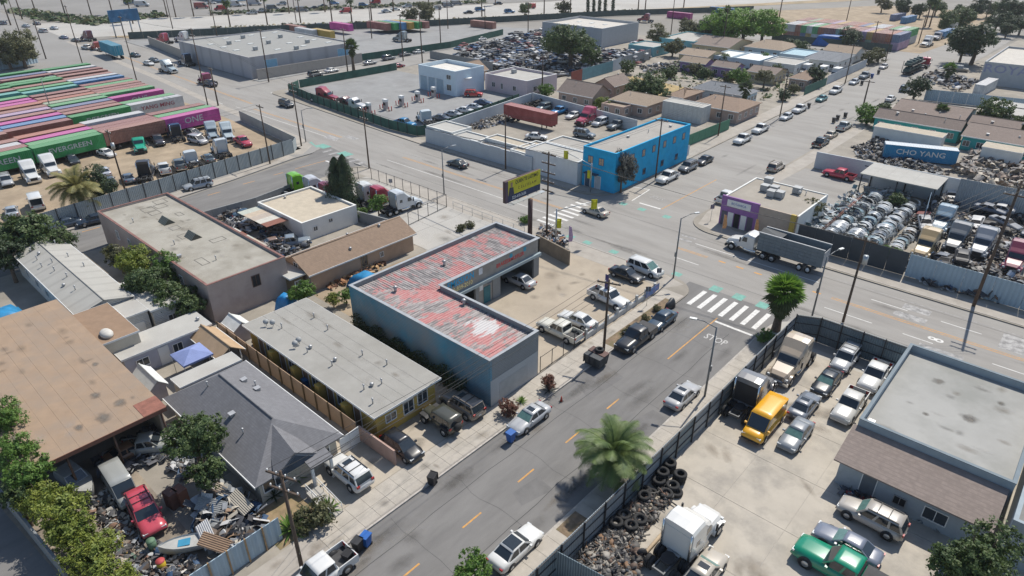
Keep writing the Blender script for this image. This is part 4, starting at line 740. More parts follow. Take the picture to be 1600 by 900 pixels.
for (x,y,k) in ((-35.5,96.2,3),(-34.2,96.6,3),(-33.8,94.6,3),(-32.7,95.0,3),(-36.4,99.6,3),(-31.5,98.5,3),(-30.9,97.8,5),(-30.2,98.6,0)): vent(ps, x, y, 4.15, k).data.transform(ip)
# open-fronted shed roof and white yard wall with graffiti
sr = thing('shed_roof', 'long pale flat shed roof behind the rows of car front ends', 'shed', (-30,114,ZB)); ir = Matrix.Translation((30,-114,-ZB))
S4 = [G(x,y,4.3) for x,y in ((1344,268),(1482,293),(1460,294),(1365,253))]
sR = rect(4.3, (1344,270), (1458,294), (1482,278), (1366,254)); print('shed roof', [round(v,1) for v in sR])
for k in range(6): o = MB().box(sR[0]+(sR[2]-sR[0])/6*k+.01,sR[1],4.1,sR[0]+(sR[2]-sR[0])/6*(k+1),sR[3],4.26+.003*(k%2)).build('roof_panel', m_roofpale, sr); o.data.transform(ir)
for x in (sR[0]+.3, (sR[0]+sR[2])/2, sR[2]-.3):
    for y in (sR[1]+.3, sR[3]-.3): MB().tube((x,y,ZB),(x,y,4.1),.1).build('post', m_black, sr).data.transform(ir)
MB().box(sR[0],sR[3]-.2,ZB,sR[2],sR[3],4.08).build('back_wall', m_yw, sr).data.transform(ir)
gw = thing('yard_wall', 'white yard wall with graffiti behind the red pickup', 'wall', tuple(G(1271,262,ZB)), R(2)); 
for k in range(12): MB().box(2.6*k+.01,0,0,2.6*k+2.59,.25,3.0).build('panel', m_yw, gw)
lettering('graffiti', 'TORO', 2.0, flat((.12,.13,.16)), gw, (11.5,-.012,1.5), FACE['-y'], 1.1, .004)
gw2 = thing('yard_wall', 'grey metal sheet wall right of the shed roof', 'wall', tuple(G(1487,322,ZB)), R(3))
for k in range(4): MB().box(2.4*k+.01,0,0,2.4*k+2.39,.08,4.6).build('panel', M('grey_sheet', (.36,.39,.41), .7, var=.1, stripe=(0,.3,.15)), gw2)
# turquoise long houses
m_tl = M('teal_wall', (.04,.33,.31), .9, var=.08)
for (px, ez, rz_, lab, rf, wl) in (([(1365,182),(1500,202),(1510,197),(1395,177)],2.9,4.2,'long taupe roofed row with turquoise end wall beside the CHO YANG container',m_sh2,m_tl),([(1400,168),(1505,192),(1525,172),(1425,156)],3.2,4.6,'long grey and taupe pitched roof behind the turquoise row',m_sh2,m_lb),
    ([(1508,206),(1600,228),(1625,215),(1530,193)],2.9,4.2,'turquoise house with wide taupe roof at the right edge',m_sh2,m_tl),([(1515,190),(1590,206),(1600,196),(1530,183)],2.9,4.0,'taupe roofed house behind the turquoise house',m_sh2,m_crm)):
    r = rect(ez, *px); gable('row_house', lab, (r[0]+.3,r[1]+.3,r[2]-.3,r[3]-.3), ez, rz_, 'x', rf, wl, .35, opens=wins(r, ('-y',), 5), vents=[(r[0]+4,r[1]+2,1),(r[0]+9,r[1]+3,2),(r[0]+13,r[1]+2,0)])
for (px, hh, lab, rf) in (([(1368,197),(1470,216),(1478,211),(1385,194)],2.6,'long beige trailer roof behind the CHO YANG container',M('beige_roof')),([(1535,230),(1597,240),(1600,233),(1550,224)],2.7,'beige awning roof in front of the turquoise house',M('beige_roof')),([(1540,162),(1600,172),(1612,165),(1560,158)],2.8,'white flat shed roof in the far right yard',m_roofpale),([(1575,178),(1620,186),(1630,175),(1590,170)],2.8,'pale shed roof behind the right edge tree',m_roofpale)):
    r = rect(hh, *px); flatb('low_shed', lab, 'shed', r, hh, m_white_p, rf, over=.1)
flatb('royal_warehouse', 'pale warehouse with faded lettering behind the white yard fence', 'warehouse', (-31,228,20,262), 6.0, M('pale_grey_wall'), M('cream_roof'), .5)
lettering('lettering', 'ROYAL  WHOLESALE', 3.0, M('faded_blue', (.28,.29,.42), .9), bpy.data.objects['royal_warehouse'], (-7,-17.02,4.2), FACE['-y'], 1.3, .01)
flatb('white_trailer', 'long white box trailer beside the brown roofed houses', 'trailer', rect(3.9, (1041,157),(1098,168),(1107,162),(1050,152)), 3.8, M('trailer_white', (.5,.5,.48), .7, stripe=(3,1.2,.1), bump=-1), m_roofpale, .05)
# lettered far sheds on the skyline
flatb('far_blue_roof_hall', 'big blue-roofed hall at the top edge beyond the far car park', 'hall', (-440,190,-385,262), 9, m_lb, M('hall_blue', (.03,.10,.17), .8), .4)
# ---------------- vehicles (forward is +y in their own frame)
m_tyre = M('tyre_rubber', (.018,.018,.019), .85, var=.2); m_rim = M('rim_alloy', (.42,.43,.44), .35, .7, var=.1)
m_cg = M('car_glass', (.02,.028,.035), .06, var=0, spec=.9); m_cgl = M('car_glass_shade', (.10,.19,.17), .12, var=.2, scale=3, spec=.8); m_hl = M('headlight', (.6,.62,.62), .15, var=.05, spec=.8); m_tl_ = M('taillight', (.32,.012,.012), .2, var=.1, spec=.8)
m_trim = M('black_trim', (.022,.022,.024), .6, var=.1); m_chrome = M('chrome', (.62,.63,.64), .18, .9, var=.05); m_bedl = M('bed_liner', (.05,.05,.052), .8, var=.2); m_plate = M('plate_white', (.6,.6,.6), .6, var=.05)
m_pp = M('paint_default', (.5,.5,.5), .3, coat=.7)
def ring(y, w, z0, zs, zt, crown):
    """body section at y: sill z0, shoulder zs, deck edge zt"""
    return [(-w*.86,y,z0),(w*.86,y,z0),(w*.98,y,z0+.14),(w,y,(z0+zs)*.52),(w*.97,y,zs),(w*.84,y,zt),(w*.4,y,zt+crown),(-w*.4,y,zt+crown),(-w*.84,y,zt),(-w*.97,y,zs),(-w,y,(z0+zs)*.52),(-w*.98,y,z0+.14)]
def wheel_mesh():
    t = MB(); t.tube((-.12,0,0),(.12,0,0),1,n=16)
    r = MB(); r.tube((-.125,0,0),(.125,0,0),.62,n=12); return t, r
class Parts:
    def __init__(s): s.l = []          # (name, MB, material, parent index)
    def add(s, name, mb, mat, par=None): s.l.append((name, mb, mat, par)); return len(s.l)-1
def quad_glass(mb, a, b, c, d, k=.1, off=.012):
    """pane inset into the face a b c d"""
    a, b, c, d = map(Vector, (a,b,c,d)); n = (d-a).cross(b-a).normalized()*off; ctr = (a+b+c+d)/4
    mb.poly([p+(ctr-p)*k+n for p in (a,b,c,d)]); 
def wheels(P, w, ys, r, wd=.22, inset=.0, name='wheel', dual=False, rimmat=None):
    for y in ys:
        for s in (-1, 1):
            x = s*(w-inset-wd/2+.02); t = MB(); t.tube((x-wd/2,y,r),(x+wd/2,y,r),r,n=16); i = P.add(name, t, m_tyre)
            q = MB(); q.tube((x+s*(wd/2-.02),y,r),(x+s*(wd/2+.012),y,r),r*.62,r*.55,n=12); P.add('rim', q, rimmat or m_rim, i)
            if dual: t = MB(); x2 = x-s*(wd+.05); t.tube((x2-wd/2,y,r),(x2+wd/2,y,r),r,n=16); P.add(name, t, m_tyre)
def car_parts(kind):
    P = Parts(); k = kind.split('_')[0]
    D = dict(sedan=(4.75,.91,1.43), hatch=(4.4,.89,1.5), suv=(4.85,.96,1.76), van=(5.5,1.0,2.3), pickup=(5.6,.99,1.82), jeep=(4.0,.92,1.85), mini=(4.95,.98,1.75))
    L_, w, h = D[k]; l = L_/2; bt = {'sedan':.92,'hatch':.96,'suv':1.08,'van':1.15,'pickup':1.12,'jeep':1.12,'mini':1.03}[k]
    hood = {'sedan':.80,'hatch':.82,'suv':.98,'van':1.15,'pickup':1.05,'jeep':1.08,'mini':.92}[k]; z0 = .24 if k in ('sedan','hatch','mini') else .34
    # windshield base, roof front, roof rear, rear base (as y)
    g = {'sedan':(.95,.25,-1.0,-1.75),'hatch':(1.15,.35,-1.55,-2.08),'suv':(1.05,.45,-2.02,-2.34),'van':(1.9,1.15,-2.62,-2.7),'pickup':(.95,.35,-.98,-1.15),'jeep':(.55,.35,-1.88,-1.95),'mini':(1.5,.55,-2.1,-2.4)}[k]
    tail = {'sedan':.98,'hatch':.98,'suv':1.06,'van':1.15,'pickup':1.12,'jeep':1.1,'mini':1.02}[k]
    b = MB(); b.smooth = True
    rear = -l if k != 'pickup' else -1.2
    sec = [(l,.80*w,z0+.12,.55,hood*.74,.0),(l-.12,.92*w,z0+.02,.62,hood*.88,.03),(l-.5,.985*w,z0,.66,hood*.97,.04),(g[0]+.1,w,z0,.74,bt*.985,.03),(g[0]-.3,w,z0,.78,bt,.0),(min(-.6,g[2]+.2),w,z0,.80,bt,.0)]
    sec += [(g[3]+.1,w,z0,.82,tail,.02),(rear+.25,.97*w,z0+.03,.80,tail*.985,.02),(rear,.86*w,z0+.14,.74,tail*.86,.0)] if k != 'pickup' else [(rear,w,z0,.82,tail,.0)]
    if k == 'jeep': sec = [(l-.15,.62*w,z0+.2,.8,1.02,.02),(l-.3,.66*w,z0+.1,.8,1.05,.02),(.6,.72*w,z0+.05,.85,1.1,.02),(.5,.84*w,z0+.05,.85,1.12,0),(-l,.84*w,z0+.05,.85,1.12,0)]
    b.loft([ring(*s) for s in sec]); P.add('body', b, m_pp)
    # greenhouse
    wb, wr = w*.86, w*(.70 if k in ('sedan','hatch') else .80 if k != 'van' else .88)
    if k == 'jeep': wb, wr = w*.84, w*.80
    zb = bt-.01; A = [(-wb,g[0],zb),(wb,g[0],zb),(wr,g[1],h-.04),(-wr,g[1],h-.04)]; B = [(wb,g[3],zb),(-wb,g[3],zb),(-wr,g[2],h-.05),(wr,g[2],h-.05)]
    c = MB()
    for s in (-1,1):
        q = [(s*wb,g[0],zb),(s*wb,g[3],zb),(s*wr,g[2],h-.05),(s*wr,g[1],h-.04)]
        c.poly(q if s < 0 else q[::-1]) if 0 else c.poly(q[::-1] if s < 0 else q)
    c.poly(A); c.poly(B); P.add('pillars', c, m_pp)
    rf = MB(); rf.smooth = True; n = 5; rr = []
    for i in range(n+1):
        y = g[1]+.06+(g[2]-.06-g[1]-.06)*i/n; dz = .05*math.sin(math.pi*min(1,max(0,i/n)))+.0
        rr.append([(-wr-.01,y,h-.06),(-wr*.92,y,h-.015+dz*.5),(-wr*.4,y,h+dz*.8),(wr*.4,y,h+dz*.8),(wr*.92,y,h-.015+dz*.5),(wr+.01,y,h-.06)])
    rf.loft(rr, True, False); ri = P.add('roof', rf, m_pp)
    gm = m_cgl if kind.endswith('shade') else m_cg
    ws = MB(); quad_glass(ws, *A, k=.07); P.add('windshield', ws, gm)
    if k != 'van' and k != 'pickup' or True: rw = MB(); quad_glass(rw, *B, k=.12); P.add('rear_window', rw, m_cg)
    for s in (-1,1):
        if k == 'van': spans = [(.0,.22)]
        elif k == 'pickup': spans = [(.04,.5),(.54,.95)]
        elif k == 'sedan': spans = [(.05,.50),(.53,.95)]
        else: spans = [(.04,.36),(.39,.68),(.71,.96)]
        for (t0, t1) in spans:
            lo = lambda t: Vector((s*wb, g[0]+(g[3]-g[0])*t, zb)); hi = lambda t: Vector((s*wr, g[1]+(g[2]-g[1])*t, h-.05))
            q = [lo(t0), lo(t1), hi(t1), hi(t0)]
            if s < 0: q = q[::-1]
            m2 = MB(); m2.poly([p+(sum(q,Vector())/4-p)*.1+Vector((s*.014,0,.0)) for p in q]); P.add('side_window', m2, m_cg)
    r = .33 if k in ('sedan','hatch') else .36 if k in ('mini','van') else .39
    ys = {'sedan':(1.42,-1.4),'hatch':(1.38,-1.3),'suv':(1.5,-1.42),'van':(1.75,-1.7),'pickup':(1.78,-1.75),'jeep':(1.3,-1.25),'mini':(1.55,-1.5)}[k]
    for y in ys:
        for s in (-1,1): a = MB(); a.tube((s*(w-.3),y,r+.03),(s*(w+.004),y,r+.03),r+.07,n=16); P.add('wheel_arch', a, m_trim) if k != 'jeep' else None
    wheels(P, w, ys, r)
    for s in (-1,1):
        x = s*w*.68; hb = MB(); hb.box(x-.18,l-.2,hood*.70,x+.18,l-.045,hood*.70+.14); P.add('headlight', hb, m_hl) if k != 'jeep' else None
        tb = MB(); zz = .72 if k in ('sedan','hatch') else .9; ry = (-l if k != 'pickup' else -l); xw = w*.74; tb.box(s*xw-.13,ry-.012,zz-(.12 if k == 'pickup' else 0),s*xw+.13,ry+.1,zz+(.16 if k == 'sedan' else .2)); P.add('taillight', tb, m_tl_)
        mr = MB(); mr.box(min(s*(w-.06),s*(w+.14)),g[0]-.42,bt-.04,max(s*(w-.06),s*(w+.14)),g[0]-.26,bt+.12); P.add('mirror', mr, m_pp)
    gr = MB(); gr.box(-w*.45,l-.1,hood*.48,w*.45,l-.02,hood*.72); P.add('grille', gr, m_trim if k != 'jeep' else m_pp) if k != 'jeep' else None
    if k != 'jeep': bp = MB(); bp.box(-w*.78,l-.14,z0+.06,w*.78,l+.02,z0+.24); P.add('bumper', bp, m_trim if k in ('van','suv') else m_pp)
    pl = MB(); pl.box(-.16,-l-.02,.62,.16,-l+.05,.75); P.add('plate', pl, m_plate)
    if k == 'pickup':
        bd = MB(); T = .07; bd.box(-w*.98,-l,z0+.1,-w*.98+T,-1.2,1.14); bd.box(w*.98-T,-l,z0+.1,w*.98,-1.2,1.14); bd.box(-w*.98+T,-l,z0+.1,w*.98-T,-l+T,1.12); P.add('bed_side', bd, m_pp)
        fl = MB(); fl.box(-w*.98+T,-l+T,.58,w*.98-T,-1.2,.64); P.add('bed_floor', fl, m_bedl)
        if 'cover' in kind: cv = MB(); cv.box(-w*.97,-l+.02,1.145,w*.97,-1.19,1.19); P.add('bed_cover', cv, m_bedl)
        bu = MB(); bu.box(-w*.85,-l-.12,.48,w*.85,-l-.005,.62); P.add('rear_bumper', bu, m_chrome)
    if k in ('suv',) or 'rack' in kind:
        for s in (-1,1): q = MB(); q.box(s*wr*.88-.025,g[2]+.15,h+.03,s*wr*.88+.025,g[1]-.1,h+.09); P.add('roof_rail', q, m_trim, ri)
        for y in (-.3,-1.1): q = MB(); q.box(-wr*.86,y-.03,h+.065,wr*.86,y+.03,h+.095); P.add('roof_bar', q, m_trim, ri)
    if 'sun' in kind: q = MB(); q.box(-.38,g[1]-.75,h+.012,.38,g[1]-.25,h+.052); P.add('sunroof', q, m_cg, ri)
    if 'glassroof' in kind: q = MB(); q.box(-wr*.85,g[2]+.1,h+.0,wr*.85,g[1]-.12,h+.056); P.add('glass_roof', q, m_cg, ri)
    if k == 'jeep':
        for y in ys:
            for s in (-1,1): q = MB(); q.loft([[(s*.55,y-.55,.86),(s*1.0,y-.55,.86),(s*1.0,y-.3,1.0),(s*.55,y-.3,1.0)],[(s*.55,y+.45,.9),(s*1.0,y+.45,.9),(s*1.0,y+.4,1.0),(s*.55,y+.4,1.0)]]); P.add('fender', q, m_trim)
        q = MB(); q.tube((0,-l-.02,.95),(0,-l-.26,.95),.39,n=16); P.add('spare_wheel', q, m_tyre)
        q = MB(); q.box(-w*.8,l-.1,.5,w*.8,l+.1,.68); P.add('bumper', q, m_trim)
        for s in (-.42,.42): q = MB(); q.tube((s,l-.16,.92),(s,l-.1,.92),.1,n=10); P.add('headlight', q, m_hl)
    return P
_vp = {}
def vehicle(kind, builder, name, label, cat, at, ang, color, detail=True, group=None, z=None, scale=1.0):
    """place a vehicle: heading ang in degrees (0 = +x, 90 = +y)"""
    if kind not in _vp: _vp[kind] = [builder(kind), {}]
    P, cache = _vp[kind]; rz = R(ang-90); loc = Vector(at); pm = color if not isinstance(color, tuple) else paint(color)
    if detail:
        if 'parts' not in cache:
            cache['parts'] = []
            for (n, mb, m, par) in P.l: me = mb.mesh(n); me.materials.clear(); me.materials.append(m); cache['parts'].append(me)
        root = thing(name, label, cat, loc, rz, group); root.scale = (scale,)*3; obs = []
        for (n, mb, m, par), me in zip(P.l, cache['parts']):
            obs.append(link(n, me, root if par is None else obs[par], mat=pm if m is m_pp else None))
        return root
    if 'one' not in cache:
        J = MB(); J.mat(m_pp)
        for (n, mb, m, par) in P.l:
            J.mat(m); b = len(J.v); J.v += mb.v
            for f, s in zip(mb.f, mb.sm): J.f.append(tuple(b+i for i in f)); J.m.append(J.cm); J.sm.append(s)
        cache['one'] = J.mesh(kind)
    o = link(name, cache['one'], None, loc, (0,0,rz), (scale,)*3, pm); return tag(o, label, cat, group)
def truck_parts(kind):
    P = Parts(); day = 'day' in kind; fl = 'flat' in kind
    fr = MB(); 
    for s in (-1,1): fr.box(s*.43-.05,-3.9,.72,s*.43+.05,2.6,.98)
    for y in (-3.8,-2.9,-1.9): fr.box(-.38,y-.06,.76,.38,y+.06,.94)
    P.add('chassis', fr, M('chassis_grey', (.10,.105,.11), .6, .3))
    top = 2.75 if day else 3.6
    rings = []; ya = -.55 if day else -1.75
    def sec(y, w, zt, rnd): return [(-w,y,.85),(w,y,.85),(w,y,zt-rnd),(w-rnd*.6,y,zt-rnd*.15),(w*.4,y,zt),(-w*.4,y,zt),(-w+rnd*.6,y,zt-rnd*.15),(-w,y,zt-rnd)]
    c = MB(); c.smooth = False
    prof = [(ya,1.2,top,.25),(ya+.8,1.22,top+.12,.25)]+([] if day else [(-.2,1.2,top+.02,.25)])+[(.5,1.15,2.95 if not fl else 2.75,.3),(1.0,1.08,2.62,.3),(1.12,1.06,2.5,.3),(1.62,1.0,1.75,.1)]
    c.loft([sec(*p) for p in prof]); ci = P.add('cab', c, m_pp)
    hd = MB(); hd.loft([[(-1.0,1.6,.75),(1.0,1.6,.75),(1.0,1.6,1.5),(.85,1.6,1.74),(-.85,1.6,1.74),(-1.0,1.6,1.5)],[(-.95,2.9,.7),(.95,2.9,.7),(.92,2.9,1.3),(.75,2.9,1.5),(-.75,2.9,1.5),(-.92,2.9,1.3)],[(-.8,3.35,.62),(.8,3.35,.62),(.78,3.35,1.1),(.6,3.35,1.28),(-.6,3.35,1.28),(-.78,3.35,1.1)]]); P.add('hood', hd, m_pp)
    for s in (-1,1):
        f = MB(); f.smooth = True; f.loft([[(s*x,2.5+.72*math.cos(a),.5+.72*math.sin(a)+(.06 if x < 1.1 else 0)) for a in [math.pi*k/6 for k in range(7)]] for x in (.78,1.2)], False, False); P.add('fender', f, m_pp)
        h_ = MB(); h_.box(s*.86-.15,3.18,.88,s*.86+.15,3.36,1.1); P.add('headlight', h_, m_hl)
        tk = MB(); tk.tube((s*.93,-.9,.62),(s*.93,.9,.62),.31,n=12); P.add('fuel_tank', tk, m_chrome)
        mr = MB(); mr.box(s*1.42-.06,1.25,1.7,s*1.42+.06,1.4,2.35); P.add('mirror', mr, m_trim); 
        if 'stack' in kind or not day: e = MB(); e.tube((s*1.1,ya-.12,.9),(s*1.1,ya-.12,top-.1),.08,n=8); P.add('exhaust_stack', e, m_chrome)
    A = [(-.92,1.55,1.86),(.92,1.55,1.86),(.95,1.14,2.42),(-.95,1.14,2.42)]; w_ = MB(); quad_glass(w_, *A, k=.02, off=.05); P.add('windshield', w_, m_cg, ci)
    for s in (-1,1):
        q = [Vector((s*1.13,.35,1.75)),Vector((s*1.09,1.15,1.75)),Vector((s*1.09,1.0,2.4)),Vector((s*1.14,.35,2.4))]; sw = MB(); sw.poly([p+Vector((s*.035,0,0)) for p in (q if s > 0 else q[::-1])]); P.add('side_window', sw, m_cg, ci)
        if not day: sw = MB(); sw.box(min(s*1.2,s*1.225),-1.2,1.9,max(s*1.2,s*1.225),-.7,2.4); P.add('sleeper_window', sw, m_cg, ci)
    g_ = MB(); g_.box(-.55,3.3,.72,.55,3.38,1.2); P.add('grille', g_, m_chrome if 'chrome' in kind else m_trim); bu = MB(); bu.box(-1.15,3.25,.35,1.15,3.48,.72); P.add('bumper', bu, m_chrome if 'chrome' in kind or 'w' in kind else m_trim)
    bk = MB(); bk.box(-1.0,ya-.03,1.1,1.0,ya-.005,top-.5); P.add('back_panel', bk, m_trim if 'dark' in kind else m_pp, ci)
    wheels(P, 1.2, (2.5,), .5, .28, .02); wheels(P, 1.24, (-2.0,-3.25), .5, .26, .0, dual=True)
    fw_ = MB(); fw_.prism([(.5*math.cos(a),-2.6+.6*math.sin(a)) for a in [k*math.pi/6 for k in range(12)]], 1.05, 1.15); P.add('fifth_wheel', fw_, m_trim)
    dk = MB(); dk.box(-.5,-1.72,.99,.5,ya-.05 if day else -1.8+.02,1.02) if day else dk.box(-.5,-2.0,.99,.5,-1.78,1.02); P.add('deck_plate', dk, m_metal)
    return P
def box_truck_parts(kind):
    P = car_parts('van'); keep = [p for p in P.l]; P2 = Parts()
    c = MB(); c.smooth = False; c.loft([ring(2.9,.9,.4,.9,1.1,.0),ring(2.6,.98,.35,.9,1.2,.0),ring(1.95,1.0,.35,1.0,1.3,0),ring(1.4,1.0,.35,1.5,2.2,.03),ring(.7,1.0,.35,1.6,2.25,.03)]); i = P2.add('cab', c, m_pp)
    w = MB(); quad_glass(w, (-.82,1.95,1.38),(.82,1.95,1.38),(.8,1.42,2.12),(-.8,1.42,2.12), .02, .04); P2.add('windshield', w, m_cg, i)
    b = MB(); b.box(-1.15,-3.4,.85,1.15,.62,3.3); P2.add('cargo_box', b, M('box_white', (.62,.62,.60), .6, var=.06)); f = MB(); f.box(-.45,-3.4,.55,.45,2.4,.8); P2.add('chassis', f, m_trim)
    wheels(P2, 1.0, (2.0,-2.2), .42)
    for s in (-1,1): h_ = MB(); h_.box(s*.7-.15,2.8,.72,s*.7+.15,2.93,.9); P2.add('headlight', h_, m_hl)
    g_ = MB(); g_.box(-.45,2.86,.6,.45,2.94,.9); P2.add('grille', g_, m_trim)
    return P2
WHT=(.62,.62,.60); SIL=(.40,.41,.42); GRY=(.15,.16,.175); BLK=(.012,.013,.015); DBL=(.02,.035,.06); TAN=(.36,.30,.23); RED=(.42,.03,.03); MRN=(.16,.02,.03); GRN=(.02,.33,.21); BLU=(.03,.17,.38); BEI=(.42,.36,.27); NAV=(.02,.03,.08)
ZV = {'street': .012}
def car(px, py, ang, kind, color, label, cat=None, detail=True, z=ZB+.03, zc=.75, scale=.97, group=None):
    p = G(px, py, zc); p.z = z; k = kind.split('_')[0]
    nm = {'sedan':'sedan','hatch':'hatchback','suv':'suv_car','van':'cargo_van','pickup':'pickup_truck','jeep':'offroad_car','mini':'minivan'}[k]
    return vehicle(kind, car_parts, nm, label, cat or {'sedan':'car','hatch':'car','suv':'suv','van':'van','pickup':'pickup truck','jeep':'off-roader','mini':'minivan'}[k], p, ang, color, detail, group, scale=scale)
def semi(px, py, ang, kind, color, label, detail=True, z=ZB+.03, zc=1.9, scale=1.0):
    p = G(px, py, zc); p.z = z; return vehicle('truck_'+kind, truck_parts, 'truck_tractor', label, 'truck', p, ang, color, detail, scale=scale)
RD = .012
# near street and yards
car(806,852,90,'sedan_glassroof',WHT,'white car with dark glass roof parked at the kerb opposite the wheelie bins', z=RD)
car(497,898,270,'pickup',WHT,'white pickup at the kerb beside two black bins', z=RD)
car(545,738,180,'suv_sun',WHT,'white SUV with sunroof on the driveway beside the access ramp')
car(628,696,0,'hatch',BLK,'black hatchback facing the street beside the pink garden wall')
car(689,656,180,'jeep',(.055,.055,.04),'boxy dark olive off-roader with spare wheel outside the yellow row', scale=1.02)
car(722,632,180,'suv_sun_rack',(.20,.17,.14),'brown SUV with roof rails in the shade of the auto shop')
car(827,650,270,'sedan_sun_shade',SIL,'silver sedan with sunroof parked beside the blue bin', z=RD)
car(1067,615,90,'sedan_sun',(.38,.38,.38),'silver grey sedan parked below the lamp post on the street', z=RD)
car(993,527,270,'pickup_cover',BLK,'black pickup with covered bed beside the planted verge', z=RD, scale=1.03)
car(1034,498,270,'sedan',(.02,.045,.075),'dark blue sedan parked in front of the black pickup', z=RD)
car(952,466,-4,'pickup',WHT,'white pickup with open bed parked at the forecourt fence')
car(902,499,182,'sedan',WHT,'white sedan parked nose-in on the shop forecourt')
car(874,516,180,'pickup',(.60,.58,.50),'old cream pickup with junk in its bed beside the white sedan')
car(811,437,180,'sedan',SIL,'silver sedan half inside the auto shop garage bay')
car(1008,419,-2,'mini_shade',WHT,'white minivan parked at the pavement corner beside the lamp post')
car(979,428,0,'sedan',BLK,'black sedan behind the forecourt rails beside the white minivan')
car(930,328,178,'sedan_shade',(.45,.41,.34),'champagne sedan crossing the zebra stripes of the avenue', z=RD)
car(715,254,180,'sedan',(.02,.03,.035),'dark car driving along the avenue past the white wall', z=RD)
car(1043,276,270,'pickup',WHT,'white work pickup parked outside the blue building', z=RD)
car(1075,260,270,'suv',GRY,'dark grey SUV parked second from the blue building corner', z=RD)
car(1101,249,270,'sedan',BLK,'black sedan parked beside the white sliding gate', z=RD)
car(1213,260,90,'suv',(.42,.36,.29),'beige SUV parked on the far street outside the asphalt lot', z=RD)
car(1136,307,90,'pickup',WHT,'white pickup parked beside the purple store', z=RD)
car(1311,273,178,'pickup',(.45,.03,.06),'bright red pickup in front of the graffiti wall')
# truck lot
semi(1077,828,88,'w',WHT,'white sleeper truck tractor with bare chassis beside the tire heap')
semi(1177,606,91,'dark',(.18,.18,.185),'dark grey sleeper truck tractor behind the yellow van')
semi(1238,557,270,'chrome',(.42,.34,.25),'tan sleeper truck tractor facing the street fence')
vehicle('van_yellow', car_parts, 'cargo_van', 'bright yellow cargo van in the truck lot', 'van', G(1194,657,1.1)*1, 270, (.72,.36,.01), True).location.z = ZB+.03
car(1244,678,270,'sedan_shade',(.20,.22,.24),'grey sedan parked nose-out beside the yellow van')
car(1257,633,90,'sedan_sun',(.16,.18,.21),'blue-grey sedan parked tail-out behind the grey sedan')
car(1292,596,270,'sedan_shade',(.02,.025,.03),'black sedan parked below the silver SUV')
car(1321,561,270,'suv',SIL,'silver SUV with dark roof by the corrugated fence corner')
car(1366,588,270,'pickup',WHT,'white pickup parked against the workshop parapet nearest the avenue')
car(1327,634,270,'pickup',(.52,.51,.48),'second white pickup with light bar along the workshop')
car(1362,808,179,'suv_shade',(.40,.37,.33),'pale tan SUV in front of the shingle workshop front')
car(1324,850,179,'sedan_shade',(.16,.18,.23),'blue-grey sedan parked between tan SUV and green pickup')
car(1313,890,178,'pickup_cover',(.0,.21,.115),'bright green pickup at the bottom edge of the truck lot', scale=1.12)
car(1100,893,90,'sedan_sun_shade',(.40,.36,.30),'champagne sedan beside the white truck tractor')
# left junk yard
car(228,803,-6,'suv',(.46,.06,.085),'faded red two-door off-roader in the junk yard')
car(190,762,-3,'van',(.30,.31,.30),'grey derelict camper van behind the red off-roader', scale=.85)
car(235,695,55,'pickup',(.34,.35,.33),'pale junk pickup under the tan warehouse eave', scale=.85)
car(203,702,90,'sedan',(.22,.12,.07),'rusty car shell beside the pale junk pickup', scale=.85)
# street C and junk cars by the pink block
car(309,288,262,'suv',(.33,.36,.39),'silver blue SUV parked on the cross street by the grey fence', z=RD)
car(145,342,262,'sedan',DBL,'dark sedan parked under the palm on the cross street', z=RD)
car(100,348,262,'sedan',(.05,.07,.1),'dark car in the shade behind the palm', z=RD)
for i, (x, y, a, c, lab) in enumerate(((440,360,40,(.10,.11,.12),'dark wrecked car nearest the whitewashed house'),(457,378,60,(.20,.24,.28),'grey wrecked pickup beside the brown roof house'),(430,378,75,(.24,.17,.14),'brown wrecked sedan in the junk row'),(385,333,70,(.03,.06,.09),'dark blue junk sedan beside the carport'),(397,349,30,(.30,.34,.37),'silver junk car under the carport edge'))):
    car(x, y, a, 'pickup' if i == 1 else 'sedan', c, lab, scale=.88)
# fenced truck cabs seen from behind
for (x, y, c, k, lab) in ((468,285,(.16,.42,.01),'g','lime green sleeper cab in the fenced truck row'),(494,290,(.50,.50,.52),'w','white sleeper cab beside the lime green cab'),(518,300,(.18,.02,.04),'g','maroon sleeper cab behind the dark conifer'),(577,300,WHT,'w','white sleeper cab right of the dark conifer'),(598,306,(.34,.03,.05),'g','red sleeper cab between two white cabs'),(628,313,(.52,.55,.57),'w','pale blue sleeper cab at the end of the fenced row')):
    semi(x, y-4, 84, k, c, lab, zc=2.2, scale=.93)
